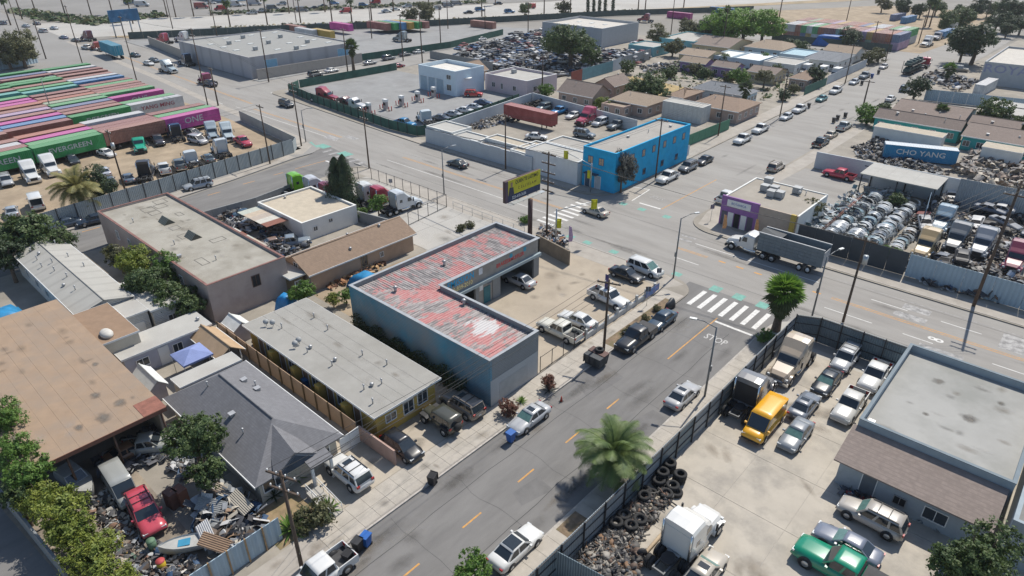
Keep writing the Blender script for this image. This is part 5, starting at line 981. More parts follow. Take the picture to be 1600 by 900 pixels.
# container yard
for (x, y, a, c, k, lab) in ((45,266,-6,WHT,'w','white sleeper truck in front of the GREEN container'),(76,256,-4,WHT,'chrome','white truck tractor beside the black sedan in container yard'),(216,221,-18,GRN,'day','green day cab truck facing the camera in container yard'),(272,204,170,(.01,.035,.09),'dark','dark blue truck under the ONE container'),(330,203,-20,(.30,.36,.40),'w','grey sleeper truck by the magenta container end'),(354,204,-20,(.42,.48,.50),'w','pale grey sleeper truck at the yard corner'),(343,228,170,(.50,.54,.56),'w','white sleeper truck facing left behind the grey fence'),(297,243,170,(.50,.54,.56),'day','small white truck cab behind the grey fence'),(227,262,150,(.05,.05,.055),'dark','black sleeper truck behind the grey fence')):
    semi(x, y, a, k, c, lab, scale=.92)
for (x, y, a, k, c, lab) in ((10,283,-8,'suv',SIL,'silver SUV at the left edge of the container yard'),(113,249,-5,'sedan',(.03,.04,.05),'black sedan beside the white trucks under EVERGREEN'),(166,239,10,'sedan',WHT,'white sedan in the middle of the container yard'),(163,268,170,'sedan',(.4,.42,.46),'white sedan beside the yard palm'),(172,283,170,'sedan',(.08,.09,.11),'dark sedan behind the yard palm'),(200,278,170,'sedan',(.10,.13,.17),'navy sedan next to the black sleeper truck'),(256,264,165,'pickup',WHT,'white pickup right of the black sleeper truck'),(280,258,165,'pickup',(.12,.14,.15),'dark pickup with shining windshield behind grey fence'),(325,247,170,'sedan',(.06,.09,.11),'dark sedan between the two white cabs'),(380,222,-6,'pickup',(.42,.03,.06),'bright red pickup in the container yard corner'),(309,219,10,'mini',(.38,.38,.39),'silver minivan in front of the grey sleeper trucks'),(302,207,10,'sedan',(.09,.11,.12),'dark green sedan behind the silver minivan'),(247,220,-12,'pickup',(.05,.05,.06),'black pickup with pale cargo beside the green truck'),(57,318,170,'van',WHT,'white van behind the palm in the container yard'),(18,330,170,'sedan',(.3,.33,.36),'grey car at the left edge above the dark tree')):
    car(x, y, a, k, c, lab)
# gas station and red container yard
car(740,147,40,'suv',(.55,.04,.03),'bright red SUV at the corner of the gas station')
car(633,193,8,'pickup',(.01,.17,.36),'glossy blue pickup inside the green gas station fence')
for (x, y, k, c, lab) in ((690,184,'sedan',(.10,.11,.13),'dark sedan beside the white cab truck at the fence'),(709,178,'sedan',SIL,'first silver sedan along the green fence'),(727,172,'sedan',WHT,'white sedan along the green fence'),(742,167,'sedan',(.45,.47,.5),'pale sedan near the end of the green fence'),(755,160,'sedan',(.02,.05,.11),'navy sedan at the end of the green fence row')): car(x, y, 25, k, c, lab, detail=False)
semi(665,180,160,'day',(.50,.55,.57),'white cab truck parked inside the gas station fence', False)
semi(508,148,25,'g',(.30,.03,.05),'red sleeper truck in the gas station corner', False)
semi(552,160,15,'day',(.55,.55,.55),'white day cab with bare chassis behind the green fence', False); semi(538,158,15,'day',(.10,.02,.03),'dark red bare chassis truck beside the white day cab', False)
for (x, y, a, k, c, lab) in ((873,174,270,'pickup',(.01,.15,.36),'bright blue pickup along the rear yard wall'),(849,168,270,'suv',(.10,.14,.16),'dark SUV behind the red container'),(896,180,270,'sedan',WHT,'white sedan between blue pickup and red truck'),(938,191,270,'mini',(.5,.52,.54),'silver minivan right of the red truck'),(963,196,270,'pickup',(.12,.14,.15),'dark grey pickup beside the silver minivan'),(913,210,10,'suv',(.16,.19,.21),'grey SUV behind the grey flat roof')): car(x, y, a, k, c, lab, detail=False)
semi(918,181,272,'g',(.40,.06,.10),'red sleeper truck parked against the rear yard wall')
car(838,213,30,'sedan',WHT,'white car beside the red container shadow', detail=False)
# far street, parked both sides
for (x, y, a, k, c, lab) in ((1160,217,270,'pickup',WHT,'white pickup outside the green sheet fence'),(1188,201,270,'pickup',WHT,'white stake-bed pickup behind the first white pickup'),(1229,181,270,'sedan',(.5,.52,.53),'white sedan by the far street pole'),(1249,170,270,'pickup',WHT,'white crew pickup with black bin behind it'),(1284,153,270,'sedan',(.02,.16,.17),'teal sedan on the far street'),(1306,141,270,'pickup',WHT,'white van-bodied pickup ahead of the teal sedan'),(1335,127,270,'sedan',(.4,.43,.46),'silver sedan next to the far bins'),(1351,118,270,'pickup',(.2,.22,.23),'grey pickup beyond the silver sedan'),(1381,103,270,'sedan',(.5,.48,.46),'pale sedan at the far crossing'),
    (1283,222,90,'pickup',(.02,.02,.025),'black pickup on the right of the far street'),(1299,209,90,'sedan',BEI,'beige sedan behind the black pickup'),(1319,197,90,'pickup',(.45,.46,.44),'white pickup with rack beside the far bins'),(1392,153,90,'sedan',WHT,'white sedan parked alone on the right kerb'),(1414,138,90,'suv',(.25,.3,.36),'blue-grey SUV in front of the far tree'),(1510,83,0,'suv',(.02,.05,.14),'dark blue SUV under the big far tree')):
    car(x, y, a, k, c, lab, detail=False, z=RD)
for (x, y, lab) in ((1259,106,'first box truck behind the white corner fence'),(1284,109,'second box truck behind the white corner fence'),(1306,112,'third box truck behind the white corner fence')):
    p = G(x,y,1.8); p.z = ZB+.03; vehicle('box_truck', box_truck_parts, 'box_truck', lab, 'box truck', p, 268, WHT, False, scale=.8)
for (x, y, k, c, lab) in ((1449,64,'w',WHT,'white sleeper truck parked beyond the far crossing'),(1466,54,'day',(.4,.4,.42),'grey truck behind the white sleeper truck'),(1447,95,'day',(.40,.03,.05),'red day cab pulling the loaded car carrier')): semi(x, y, 265 if y < 90 else 95, k, c, lab, False, z=.02)
p = G(1486,44,1.5); p.z = .02; vehicle('box_truck', box_truck_parts, 'motorhome', 'cream motorhome parked on the far hill of the street', 'motorhome', p, 265, (.5,.46,.38), False, scale=1.05)
p = G(1513,28,1.5); p.z = .02; vehicle('box_truck', box_truck_parts, 'box_truck', 'white box truck farthest up the far street', 'box truck', p, 265, WHT, False, scale=1.1)
# avenue, upper left
for (x, y, a, k, c, lab) in ((40,40,190,'sedan',(.3,.34,.38),'silver car in the left avenue queue'),(57,36,190,'sedan',(.05,.06,.08),'black car ahead in the avenue queue'),(67,48,190,'mini',(.42,.42,.43),'pale minivan at the avenue crossing'),(84,43,190,'sedan',(.5,.52,.54),'white sedan at the far avenue lane'),(99,58,190,'sedan',(.08,.11,.2),'blue sedan before the maroon truck'),(118,62,190,'sedan',(.04,.05,.06),'black sedan beside the maroon truck'),(4,36,190,'suv',(.12,.15,.2),'dark SUV at the left end of the avenue'),(136,74,190,'pickup',(.45,.46,.45),'white pickup between maroon truck and blue container truck'),(211,85,5,'sedan',(.03,.04,.05),'black car behind the blue container truck'),(232,98,5,'sedan',WHT,'white sedan following on the avenue'),(241,93,5,'sedan',(.06,.08,.10),'dark sedan beside the white avenue sedan'),(328,130,0,'pickup',(.03,.02,.03),'dark maroon pickup at the avenue kerb'),(447,162,0,'suv',(.015,.018,.02),'black SUV driving on the avenue by the gas station')):
    car(x, y, a, k, c, lab, detail=False, z=RD)
semi(136,55,190,'g',(.14,.03,.05),'maroon truck tractor on the upper avenue', False, z=RD); semi(262,103,5,'w',(.35,.42,.45),'pale green truck tractor towing bare chassis', False, z=RD); semi(290,92,180,'dark',(.01,.03,.07),'dark blue truck parked at the warehouse wall', False, z=RD); semi(322,120,180,'day',(.28,.04,.09),'pink chassis truck at the warehouse kerb', False, z=RD)
semi(152,70,190,'day',(.35,.06,.04),'red cab pulling the blue container', False, z=RD)
for (x, y, c, lab) in ((493,115,(.10,.11,.11),'dark green SUV by the tan warehouse wall'),(518,109,WHT,'white sedan by the tan warehouse wall'),(578,97,(.25,.26,.26),'grey hatchback by the green fence verge'),(607,90,(.14,.16,.17),'dark grey SUV by the green fence verge'),(633,84,(.07,.08,.09),'black wagon by the green fence verge'),(654,80,(.4,.42,.42),'silver van by the green fence verge'),(622,102,(.30,.02,.03),'red pickup at the gas station back wall'),(752,60,WHT,'white sedan outside the wreck yard'),(770,54,(.02,.02,.03),'black SUV row outside the wreck yard')):
    car(x, y, 90, 'suv' if 'SUV' in lab else 'sedan', c, lab, detail=False, z=RD)
# dump truck with high-sided trailer
vehicle('truck_day', truck_parts, 'truck_tractor', 'white day cab pulling the high-sided grey dump trailer', 'truck', (-30.9,83.3,RD), 180, WHT, True)
dt = thing('dump_trailer', 'high-sided grey panelled dump trailer on the avenue kerb', 'trailer', (-29.9,83.4,RD)); dt.scale = (.8,1,1); m_dt = M('trailer_panel', (.15,.185,.21), .6, .2, var=.1)
_pm = MB(); _pm.box(0,-.03,0,.94,.0,.44); _pm = _pm.mesh('side_panel'); _pm.materials.append(m_dt)
for k in range(11):
    for j in range(5): link('side_panel', _pm, dt, (.03+.97*k, -1.25, 1.25+.47*j)); 
for (b_, n, m) in (((0,-1.22,1.2,10.7,-1.16,3.62),'side_wall',m_dt),((0,1.16,1.2,10.7,1.22,3.62),'side_wall',m_dt),((-.02,-1.16,1.2,.05,1.16,3.62),'front_wall',m_dt),((10.65,-1.16,1.2,10.72,1.16,3.3),'tailgate',M('tailgate_grey',(.36,.37,.38),.6)),((0,-1.16,1.2,10.65,1.16,1.28),'floor',m_dark),((-.05,-1.3,3.62,10.75,-1.12,3.74),'top_rail',M('tailgate_grey')),((-.05,1.12,3.62,10.75,1.3,3.74),'top_rail',M('tailgate_grey')),((.5,-.5,.8,10,.5,1.15),'chassis',m_trim)): MB().box(*b_).build(n, m, dt)
MB().loft([[(.05,-1.1,3.6),(.05,1.1,3.6),(.05,0,3.95)],[(3.6,-1.0,3.5),(3.6,1.0,3.5),(3.6,-.8,3.55)]]).build('tarp', M('tarp_dark',(.07,.075,.08),.8), dt)
for x in (7.4,8.8):
    for s in (-1,1): q = MB().tube((x,s*1.2-.14,.5),(x,s*1.2+.14,.5),.5,n=16).build('wheel', m_tyre, dt); MB().tube((x,s*1.345,.5),(x,s*1.36,.5),.3,n=12).build('rim', m_frame, q)
# blue container on the upper avenue, car carrier load
# ---------------- shipping containers
def cont_parts(kind):
    P = Parts(); L_, w, h = (13.6 if 'long' in kind else 12.19), 1.22, 2.6; l = L_/2
    s = MB(); n = 40; d = L_/n
    for sx in (-1,1):
        b = len(s.v)
        for k in range(n):
            y = -l+.1+(L_-.2)*k/n; e = (L_-.2)/n
            for yy, o in ((y,0),(y+e*.3,0),(y+e*.45,.045),(y+e*.85,.045)): s.v += [(sx*(w-o-.01),yy,.1),(sx*(w-o-.01),yy,h-.08)]
        m = 4*n
        for k in range(m-1):
            q = (b+2*k,b+2*k+2,b+2*k+3,b+2*k+1); s.face(*(q if sx > 0 else q[::-1]))
    s.box(-w+.05,-l,.02,w-.05,-l+.06,h-.06); s.box(-w+.05,l-.06,.02,w-.05,l,h-.06); P.add('side_wall', s, m_pp)
    r = MB(); r.box(-w+.03,-l+.03,h-.07,w-.03,l-.03,h-.025); 
    for k in range(24): y = -l+.3+(L_-.6)*k/23; r.box(-w+.08,y-.06,h-.025,w-.08,y+.06,h-.008)
    P.add('roof', r, m_pp)
    f = MB()
    for sx in (-1,1):
        for sy in (-1,1): f.box(min(sx*w,sx*(w-.12)),min(sy*l,sy*(l-.14)),0,max(sx*w,sx*(w-.12)),max(sy*l,sy*(l-.14)),h)
        f.box(min(sx*w,sx*(w-.07)),-l+.1,0,max(sx*w,sx*(w-.07)),l-.1,.12); f.box(min(sx*w,sx*(w-.07)),-l+.1,h-.09,max(sx*w,sx*(w-.07)),l-.1,h)
    P.add('frame', f, m_pp)
    rod = MB()
    for x in (-.8,-.35,.35,.8): rod.tube((x,-l-.03,.15),(x,-l-.03,h-.15),.03,n=6)
    P.add('lock_rods', rod, m_metal)
    if 'ch' in kind:
        c = MB()
        for sx in (-.5,.5): c.box(sx-.08,-l,-.3,sx+.08,l,-.02)
        P.add('chassis', c, m_trim)
        for y in (-l+1.0,-l+2.3):
            for sx in (-1,1): t = MB(); t.tube((sx*1.1-.28,y,-.75),(sx*1.1+.1,y,-.75),.48,n=14); P.add('wheel', t, m_tyre)
        for sx in (-.8,.8): g = MB(); g.box(sx-.06,l-2.8,-1.25,sx+.06,l-2.6,-.02); P.add('landing_leg', g, m_trim)
    return P
BRN=(.27,.105,.085); BR2=(.33,.15,.11); CG=(.03,.27,.075); CG2=(.10,.34,.13); CP=(.50,.07,.30); CB=(.07,.22,.42); CW=(.52,.53,.53); CO=(.40,.14,.08); CT=(.10,.38,.33); CS=(.14,.18,.30); CL=(.42,.30,.42); PG=(.30,.36,.24)
cnames = {BRN:'rust brown',BR2:'dusty brown',CG:'bright green',CG2:'green',CP:'magenta',CB:'blue',CW:'white',CO:'orange brown',CT:'teal',CS:'slate blue',CL:'lilac',PG:'sage green'}
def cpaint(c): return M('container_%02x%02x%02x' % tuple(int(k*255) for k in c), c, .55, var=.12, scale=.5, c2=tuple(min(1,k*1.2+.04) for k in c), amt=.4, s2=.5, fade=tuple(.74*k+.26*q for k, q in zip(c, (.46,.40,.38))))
def container(at, ang, c, label, detail=False, ch=True, long=False, text=None, tsize=1.3, tcol=(.6,.62,.6), face='+', group=None):
    k = 'cont'+('_ch' if ch else '')+('_long' if long else '')
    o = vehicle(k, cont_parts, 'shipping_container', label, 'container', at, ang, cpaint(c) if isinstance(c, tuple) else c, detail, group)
    if text:
        s = 1 if face == '+' else -1
        lettering('lettering', text, tsize, flat(tcol, .6), o, (s*1.235, 0, 1.42), (R(90),0,R(90)*s), 1.15, .006)
    return o
YA = R(0); cx0, cyb = -149.4, 41.2
segn = ('left','second','third','avenue-end')
ordn = ('second','third','fourth','fifth','sixth','seventh','eighth','ninth','tenth','eleventh','twelfth','thirteenth','fourteenth','fifteenth','sixteenth','seventeenth','eighteenth','nineteenth','twentieth','twenty-first','twenty-second','twenty-third','twenty-fourth','twenty-fifth','twenty-sixth','twenty-seventh','twenty-eighth','twenty-ninth','thirtieth','thirty-first')
yard = (
 (22.7, ((-143.4,CG),(-145.9,BRN),(-148.5,CW),(-151.2,BR2),(-158.2,BR2),(-161,CB),(-164,CP),(-167,CL),(-170.4,BR2),(-174,CO))),
 (34.95, ((-144.5,CG),(-147,CG2),(-149.6,CP),(-153,CO),(-160.6,BRN),(-163.6,CB),(-167,CP),(-170.2,BR2),(-173.6,CL),(-177,BR2),(-180.4,CO),(-183.6,CP),(-187,CP),(-190.2,CG2),(-196.5,CT),(-200.5,BR2),(-205,CG),(-208.6,CG),(-213,BR2),(-217,CS),(-221,CG2),(-226,CG))),
 (47.15, ((-145.5,BR2),(-148,BRN),(-150.6,BRN),(-155,CW),(-162.6,CG),(-166.8,BR2),(-169.6,BRN),(-172.8,CS),(-176.2,CG2),(-179.4,PG),(-182.8,CO),(-186,BR2),(-189.4,BRN),(-195.4,CT),(-198.6,CG2),(-203,BR2),(-207,CG),(-210.6,CG2),(-215,BRN),(-219,CS),(-224,CG))),
 (59.3, ((-146.6,CP),(-149.4,CG2),(-152.2,BRN),(-164.4,CW),(-167.4,CG2),(-174.6,CP),(-179.6,CG2),(-182.2,BR2),(-185,BRN),(-187.8,BR2),(-190.8,CG2),(-193.8,BRN),(-198.8,CB),(-202.4,CW),(-205.8,BR2),(-210.2,BR2),(-214.4,BRN),(-218.4,CW),(-223.8,CG))))
TX2 = {(0,0):('EVERGREEN',1.35),(1,0):('EVERGREEN',1.25),(3,0):('ONE',1.75),(3,3):('YANG MING',1.2),(3,5):('ONE',1.6),(2,4):('EVERGREEN',1.1)}
for s, (yc, cols) in enumerate(yard):
    for i, (x, c) in enumerate(cols):
        tx = TX2.get((s, i)); near = i == 0 or tx is not None; wh = '%s stretch, %s column from the trucks' % (segn[s], 'first' if i == 0 else ordn[i-1])
        lab = '%s container lettered %s, %s' % (cnames[c], tx[0], wh) if tx else '%s container in the %s' % (cnames[c], wh)
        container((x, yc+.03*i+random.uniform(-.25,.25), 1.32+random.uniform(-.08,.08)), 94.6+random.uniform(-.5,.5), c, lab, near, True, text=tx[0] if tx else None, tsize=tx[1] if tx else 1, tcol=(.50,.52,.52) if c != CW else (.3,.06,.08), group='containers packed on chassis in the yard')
# single boxes elsewhere
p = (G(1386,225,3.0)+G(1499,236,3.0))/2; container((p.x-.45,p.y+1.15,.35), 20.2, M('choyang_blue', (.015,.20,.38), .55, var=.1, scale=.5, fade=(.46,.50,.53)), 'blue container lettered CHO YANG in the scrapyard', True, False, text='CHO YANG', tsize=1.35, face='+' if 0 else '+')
container((-95.4,111.5,1.32), 0, (.28,.055,.05), 'red container on a chassis in the white-walled yard', True, True, True)
container(tuple(G(174,77,2.4)[:2])+(1.3,), 176, (.02,.25,.36), 'teal blue container on the truck driving up the avenue', False, True).scale = (1.2,1.2,1.2)
for i, c in enumerate((BRN,CG,CB,(.50,.30,.06),CG,BRN)):
    q = G(608+12*i, 53-.6*i, .1); container((q.x-6.2, q.y, 1.4), 2, c, '%s container end in the row of six, %s from left' % (cnames.get(c,'yellow'), ('first','second','third','fourth','fifth','sixth')[i]), False, False, group='row of six container ends')
q = G(549,54,.1); container((q.x-6.2,q.y,1.3), 2, CP, 'magenta container standing alone near the yellow trailer', False, False)
for (x, y, a, c, lab) in ((505,52,0,(.44,.30,.06),'yellow container behind the grey warehouse'),(478,50,0,CW,'white trailer box behind the grey warehouse'),(462,45,0,BR2,'faded red container roof behind the grey warehouse'),(1062,24,-2,(.36,.05,.19),'dark magenta container lettered ONE in the far truck yard'),(1128,16,0,CB,'blue container beside the magenta one'),(1370,45,88,CP,'magenta container at the end of the far rows'),(1403,26,85,CS,'slate blue container on the dirt field'),(1420,30,85,CB,'blue container on the dirt field'),(1478,52,85,CB,'blue trailer box parked on the far street'),(1540,135,86,CW,'long white trailer box in the right far yard'),(755,38,5,BR2,'brown flat container behind the green fence')):
    q = G(x,y,1.4); q.z = .12; container(q, a, c, lab, False, lab.startswith('blue trailer'), text='ONE' if 'lettered ONE' in lab else None, tsize=1.6, face='-')
pal = [BR2,BR2,CO,CS,(.48,.33,.1),CW,CW,BR2,CG2,CW,CG2,CO,BR2,BRN,PG,CO,BR2,BRN,CL,(.5,.32,.1)]
for r_ in range(2):
    for k in range(19):
        a = G(1232,38,5.2); b = G(1402,55,5.2); t = k/18; x = a.x+(b.x-a.x)*t; y = a.y+(b.y-a.y)*t+13.2*r_+6.2
        for lv in range(2):
            c = pal[(k+7*r_+5*lv) % len(pal)]; container((x-.8*r_, y, .12+2.6*lv), 88, c, '%s container, %s in the %s far right row, %s layer' % (cnames.get(c,'yellow'), ('1st','2nd','3rd','4th','5th','6th','7th','8th','9th','10th','11th','12th','13th','14th','15th','16th','17th','18th','19th')[k], ('nearer','farther')[r_], ('lower','upper')[lv]), False, False, group='far right container rows')
# ---------------- fences built panel by panel
def fence(name, label, pts, h, pw, mat, z=ZB, post=None, rail=None, th=.06, cat='fence', var=0, group=None, inside=False):
    a = Vector(pts[0]); t = thing(name, label, cat, (a.x, a.y, z), 0, group); pm = None
    for p, q in zip(pts[:-1], pts[1:]):
        p, q = Vector((p[0],p[1],0)), Vector((q[0],q[1],0)); L_ = (q-p).length; n = max(1, round(L_/pw)); d = L_/n; an = math.atan2(q.y-p.y, q.x-p.x)
        for k in range(n):
            c = p+(q-p)*(k/n)-Vector((a.x,a.y,0)); hh = h+random.uniform(-var,var); mb = MB(); mb.box(.015,-th/2,.04,d-.015,th/2,hh); o = mb.build('panel', mat if not isinstance(mat, list) else random.choice(mat), t); o.location = c; o.rotation_euler = (0,0,an)
            if post: mb = MB(); s = 1 if inside else -1; mb.box(-.05,s*.06 if s > 0 else -.16,0,.05,.16 if s > 0 else -.06,h+.15); o = mb.build('post', post, t); o.location = c; o.rotation_euler = (0,0,an)
        if rail:
            for zz in (h*.3, h*.68, h-.1): mb = MB(); s = 1 if inside else -1; mb.box(0,.04*s-.04*(s<0)+.0,zz,L_,.04*s+.04*(s>0),zz+.06) if 0 else mb.box(0,.045 if s > 0 else -.1,zz,L_,.1 if s > 0 else -.045,zz+.06); o = mb.build('rail', rail, t); o.location = p-Vector((a.x,a.y,0)); o.rotation_euler = (0,0,an)
    return t
m_corr = M('corrugated_grey', (.30,.34,.37), .6, .3, var=.14, scale=.5, stripe=(3,.22,.22)); m_corr2 = M('corrugated_dark', (.17,.22,.25), .6, .3, var=.2, scale=.6, stripe=(3,.22,.22))
fence('corrugated_fence', 'blue-grey sheet fence with black posts along the truck lot street side', [(-18.55,10),(-18.3,35.5),(-18.2,46),(-18.3,60.3),(-18.2,65.4)], 2.75, 2.45, [m_corr,m_corr,m_corr2], post=m_black, rail=m_black, inside=False)
fence('corrugated_fence', 'tall corrugated fence across the avenue end of the truck lot', [(-18.2,65.5),(-15.9,66.6),(-7.5,66.7)], 3.0, 2.2, [m_corr2,m_corr2,m_corr], post=m_black, rail=m_black)
fence('corrugated_fence', 'short corrugated fence closing the truck lot at the bottom', [(-18.5,24.8),(-14.4,25.4)], 2.6, 2, m_corr2)
m_gsheet = M('grey_sheet_fence', (.33,.37,.38), .65, .2, var=.1, scale=.6, stripe=(3,.25,.14))
fence('sheet_fence', 'grey sheet metal fence along the cross street beside the container yard', [(-110.5,20),(-112.6,38.2),(-116.6,65.4)], 2.75, 2.45, m_gsheet, post=m_black)
fence('sheet_fence', 'grey sheet metal fence along the avenue side of the container yard', [(-116.7,65.5),(-119,67.6),(-147,70.6)], 2.2, 2.8, m_gsheet)
m_mesh = M('green_windscreen', (.035,.10,.075), .9, var=.25, scale=.6, c2=(.07,.14,.11), amt=.4)
fence('screen_fence', 'dark green screened fence round the gas station lot', [(-166.3,98),(-163.4,93.2),(-150,91.4),(-116.1,88.7),(-107.6,89.2),(-106.2,92),(-111.5,126)], 2.1, 3.0, m_mesh, post=m_black)
fence('screen_fence', 'dark green screened fence along the back street by the gas station', [(-166.3,98.2),(-165.9,131.5)], 2.1, 3.0, m_mesh)
fence('screen_fence', 'dark green fence along the back street verge', [(-186,133),(-183,170),(-190,205)], 2.2, 3.0, m_mesh)
fence('screen_fence', 'long dark green fence below the freeway verge', [(-288,101),(-262,150),(-228,205),(-190,285),(-150,345)], 2.6, 5.0, M('dull_screen', (.06,.085,.08), .9, var=.2))
fence('sheet_fence', 'green sheet fence beside the blue building gate', [(-61.8,117.5),(-61.2,138)], 2.3, 2.6, M('green_sheet', (.06,.20,.12), .7, var=.1))
fence('sheet_fence', 'dark green sheet fence at the far corner house', [(-61.5,181),(-61.6,197)], 2.2, 2.6, M('dark_green_sheet', (.03,.12,.09), .7, var=.1))
fence('sheet_fence', 'white board fence in front of the parked box trucks', [(-61.8,198),(-62,232)], 2.4, 2.6, m_yw)
fence('sheet_fence', 'pale blue sheet fence under the olive trees at the left edge', [tuple(G(-30,116,ZB)[:2]), tuple(G(60,98,ZB)[:2])], 3.2, 4, M('blue_white_sheet', (.36,.46,.53), .7, .1, var=.08, scale=.6, stripe=(3,.5,.1)))
fence('screen_fence', 'dark screen fence before the far right container rows', [tuple(G(1205,64,ZB)[:2]), tuple(G(1392,82,ZB)[:2])], 2.6, 4, M('dull_screen', (.06,.085,.08), .9, var=.2))
fence('sheet_fence', 'teal and rust sheet wall round the wreck yard', [tuple(G(892,131,ZB)[:2]), tuple(G(957,112,ZB)[:2])], 3.2, 5, [M('teal_sheet', (.12,.26,.30), .7), M('teal_sheet'), M('rust_sheet2', (.25,.07,.05), .8)])
fence('sheet_fence', 'pale panelled wall round the wreck yard corner', [tuple(G(957,112,ZB)[:2]), tuple(G(1016,93,ZB)[:2])], 3.4, 5, [m_yw, M('grey_block', (.25,.26,.26), .9, var=.1)])
fence('sheet_fence', 'grey wall between gas station houses and wreck yard', [tuple(G(672,92,ZB)[:2]), tuple(G(770,112,ZB)[:2])], 2.6, 5, M('grey_block'))
fence('gate', 'white barred sliding gate beside the blue building', [(-58.9,103.5),(-58.7,116)], 2.0, 1.0, M('pale_bars', (.5,.54,.58), .6), cat='gate')
m_dkg = M('dark_sheet', (.045,.055,.065), .7, var=.15, scale=.7); m_blw = M('blue_white_sheet', (.36,.46,.53), .7, .1, var=.08, scale=.6, stripe=(3,.5,.1))
fence('sheet_fence', 'black sheet gate and fence behind the dump trailer', [(-27.3,89.4),(-13.4,89.6)], 3.2, 2.4, m_dkg)
fence('sheet_fence', 'pale blue sheet fence along the avenue before the scrapyard', [(-13.3,89.6),(30,89.2)], 3.1, 3.2, m_blw)
fence('sheet_fence', 'pale blue sheet fence along the far right yard', [(-37,196),(-10,201),(30,207)], 2.8, 3.2, m_blw)
fence('sheet_fence', 'tall blue sheet wall beside the front end rows', [(-15.4,105),(-16.6,112.5)], 4.0, 2.4, M('blue_sheet_wall', (.16,.24,.32), .7, stripe=(3,.3,.15)))
m_peachw = M('peach_boards', (.40,.28,.19), .9, var=.12, scale=1)
fence('board_fence', 'peach board fence between the yellow row and grey shingle house', [(-64.5,24.0),(-52,24.0),(-40.0,24.1)], 1.9, 2.1, m_peachw, post=M('brown_board'))
fence('garden_wall', 'dusky pink garden wall between two driveways', [(-39.8,24.2),(-35.0,24.3)], 1.6, 1.6, M('pink_block', (.40,.27,.22), .9, var=.12), th=.16, cat='wall')
fence('picket_gate', 'white solid gate between house porch and pink garden wall', [(-39.3,21.9),(-39.5,24.0)], 1.8, 1.1, m_frame, cat='gate')
fence('sheet_fence', 'pale blue corrugated fence at the front of the junk yard', [(-35.2,2),(-35.3,13.9)], 2.2, 1.4, M('blue_white_sheet'), post=m_wood)
fence('board_fence', 'low brown fence behind the yellow row beside the shop', [(-62.6,33.6),(-56.2,33.2)], 1.6, 2., M('brown_fence', (.2,.15,.1), .9, var=.2))
fence('garden_wall', 'grey block wall between junk houses and truck cabs', [(-95,50.5),(-73.5,54.5)], 1.7, 2.2, M('grey_block', (.25,.26,.26), .9, var=.1), th=.18, cat='wall')
fence('garden_wall', 'low wall along the cross street by the carports', [(-97,30),(-96.2,46),(-98,56)], 1.6, 2.4, M('grey_block'), th=.18, cat='wall')
fence('garden_wall', 'grey boundary wall at the lower left alley', [tuple(G(-60,700,ZB)[:2]), tuple(G(110,912,ZB)[:2])], 1.8, 2.4, M('grey_block'), th=.18, cat='wall')
# open rail fences
def rails(label, pts, h, step, zs, r=.03, name='rail_fence', mat=None, z=ZB):
    a = pts[0]; t = thing(name, label, 'fence', (a[0],a[1],z)); mat = mat or m_black
    for p, q in zip(pts[:-1], pts[1:]):
        p, q = Vector((p[0]-a[0],p[1]-a[1],0)), Vector((q[0]-a[0],q[1]-a[1],0)); n = max(1, round((q-p).length/step))
        for k in range(n+1): c = p+(q-p)*k/n; MB().tube(c, c+Vector((0,0,h)), r*1.3, n=6).build('post', mat, t)
        for zz in zs: MB().tube(p+Vector((0,0,zz)), q+Vector((0,0,zz)), r, n=6).build('rail', mat, t)
    return t
rails('black railed fence round the parked truck cabs', [(-97,63.5),(-93,66.2),(-73.8,66.2),(-72.6,57.4)], 2.2, 2.2, (.15,2.1), .035)
rails('thin railing along the concrete lot by the avenue', [(-72.5,66.4),(-57.5,66.3)], 1.3, 2.2, (1.25,.6), .025, mat=m_metal)
rails('wire yard gate of the shop forecourt', [(-34.5,42.4),(-34.6,50)], 1.9, 1.8, (.1,1.8), .03)
fl = thing('forecourt_wall', 'low white wall with posts along the shop forecourt', 'wall', (-34.7,50.3,ZB))
for k in range(7): MB().box(-.1,2.0*k+.02,0,.1,2.0*k+1.98,.62).build('panel', M('dirty_white', (.50,.50,.48), .9, var=.15), fl)
for k in range(8): MB().box(-.14,2.0*k-.14,0,.14,2.0*k+.14,1.3).build('pier', M('dirty_white'), fl); 
for k in range(7): MB().box(-.03,2.*k+.14,1.0,.03,2.*k+1.86,1.06).build('rail', m_black, fl)
bn = thing('banner', 'blue and pink banner tied to the forecourt wall', 'banner', (-34.5,62,ZB)); MB().box(0,0,.25,.03,3.0,1.15).build('sheet', M('banner_print', (.10,.20,.42), .7, var=.4, scale=3, c2=(.5,.25,.35), amt=.4, s2=2), bn)
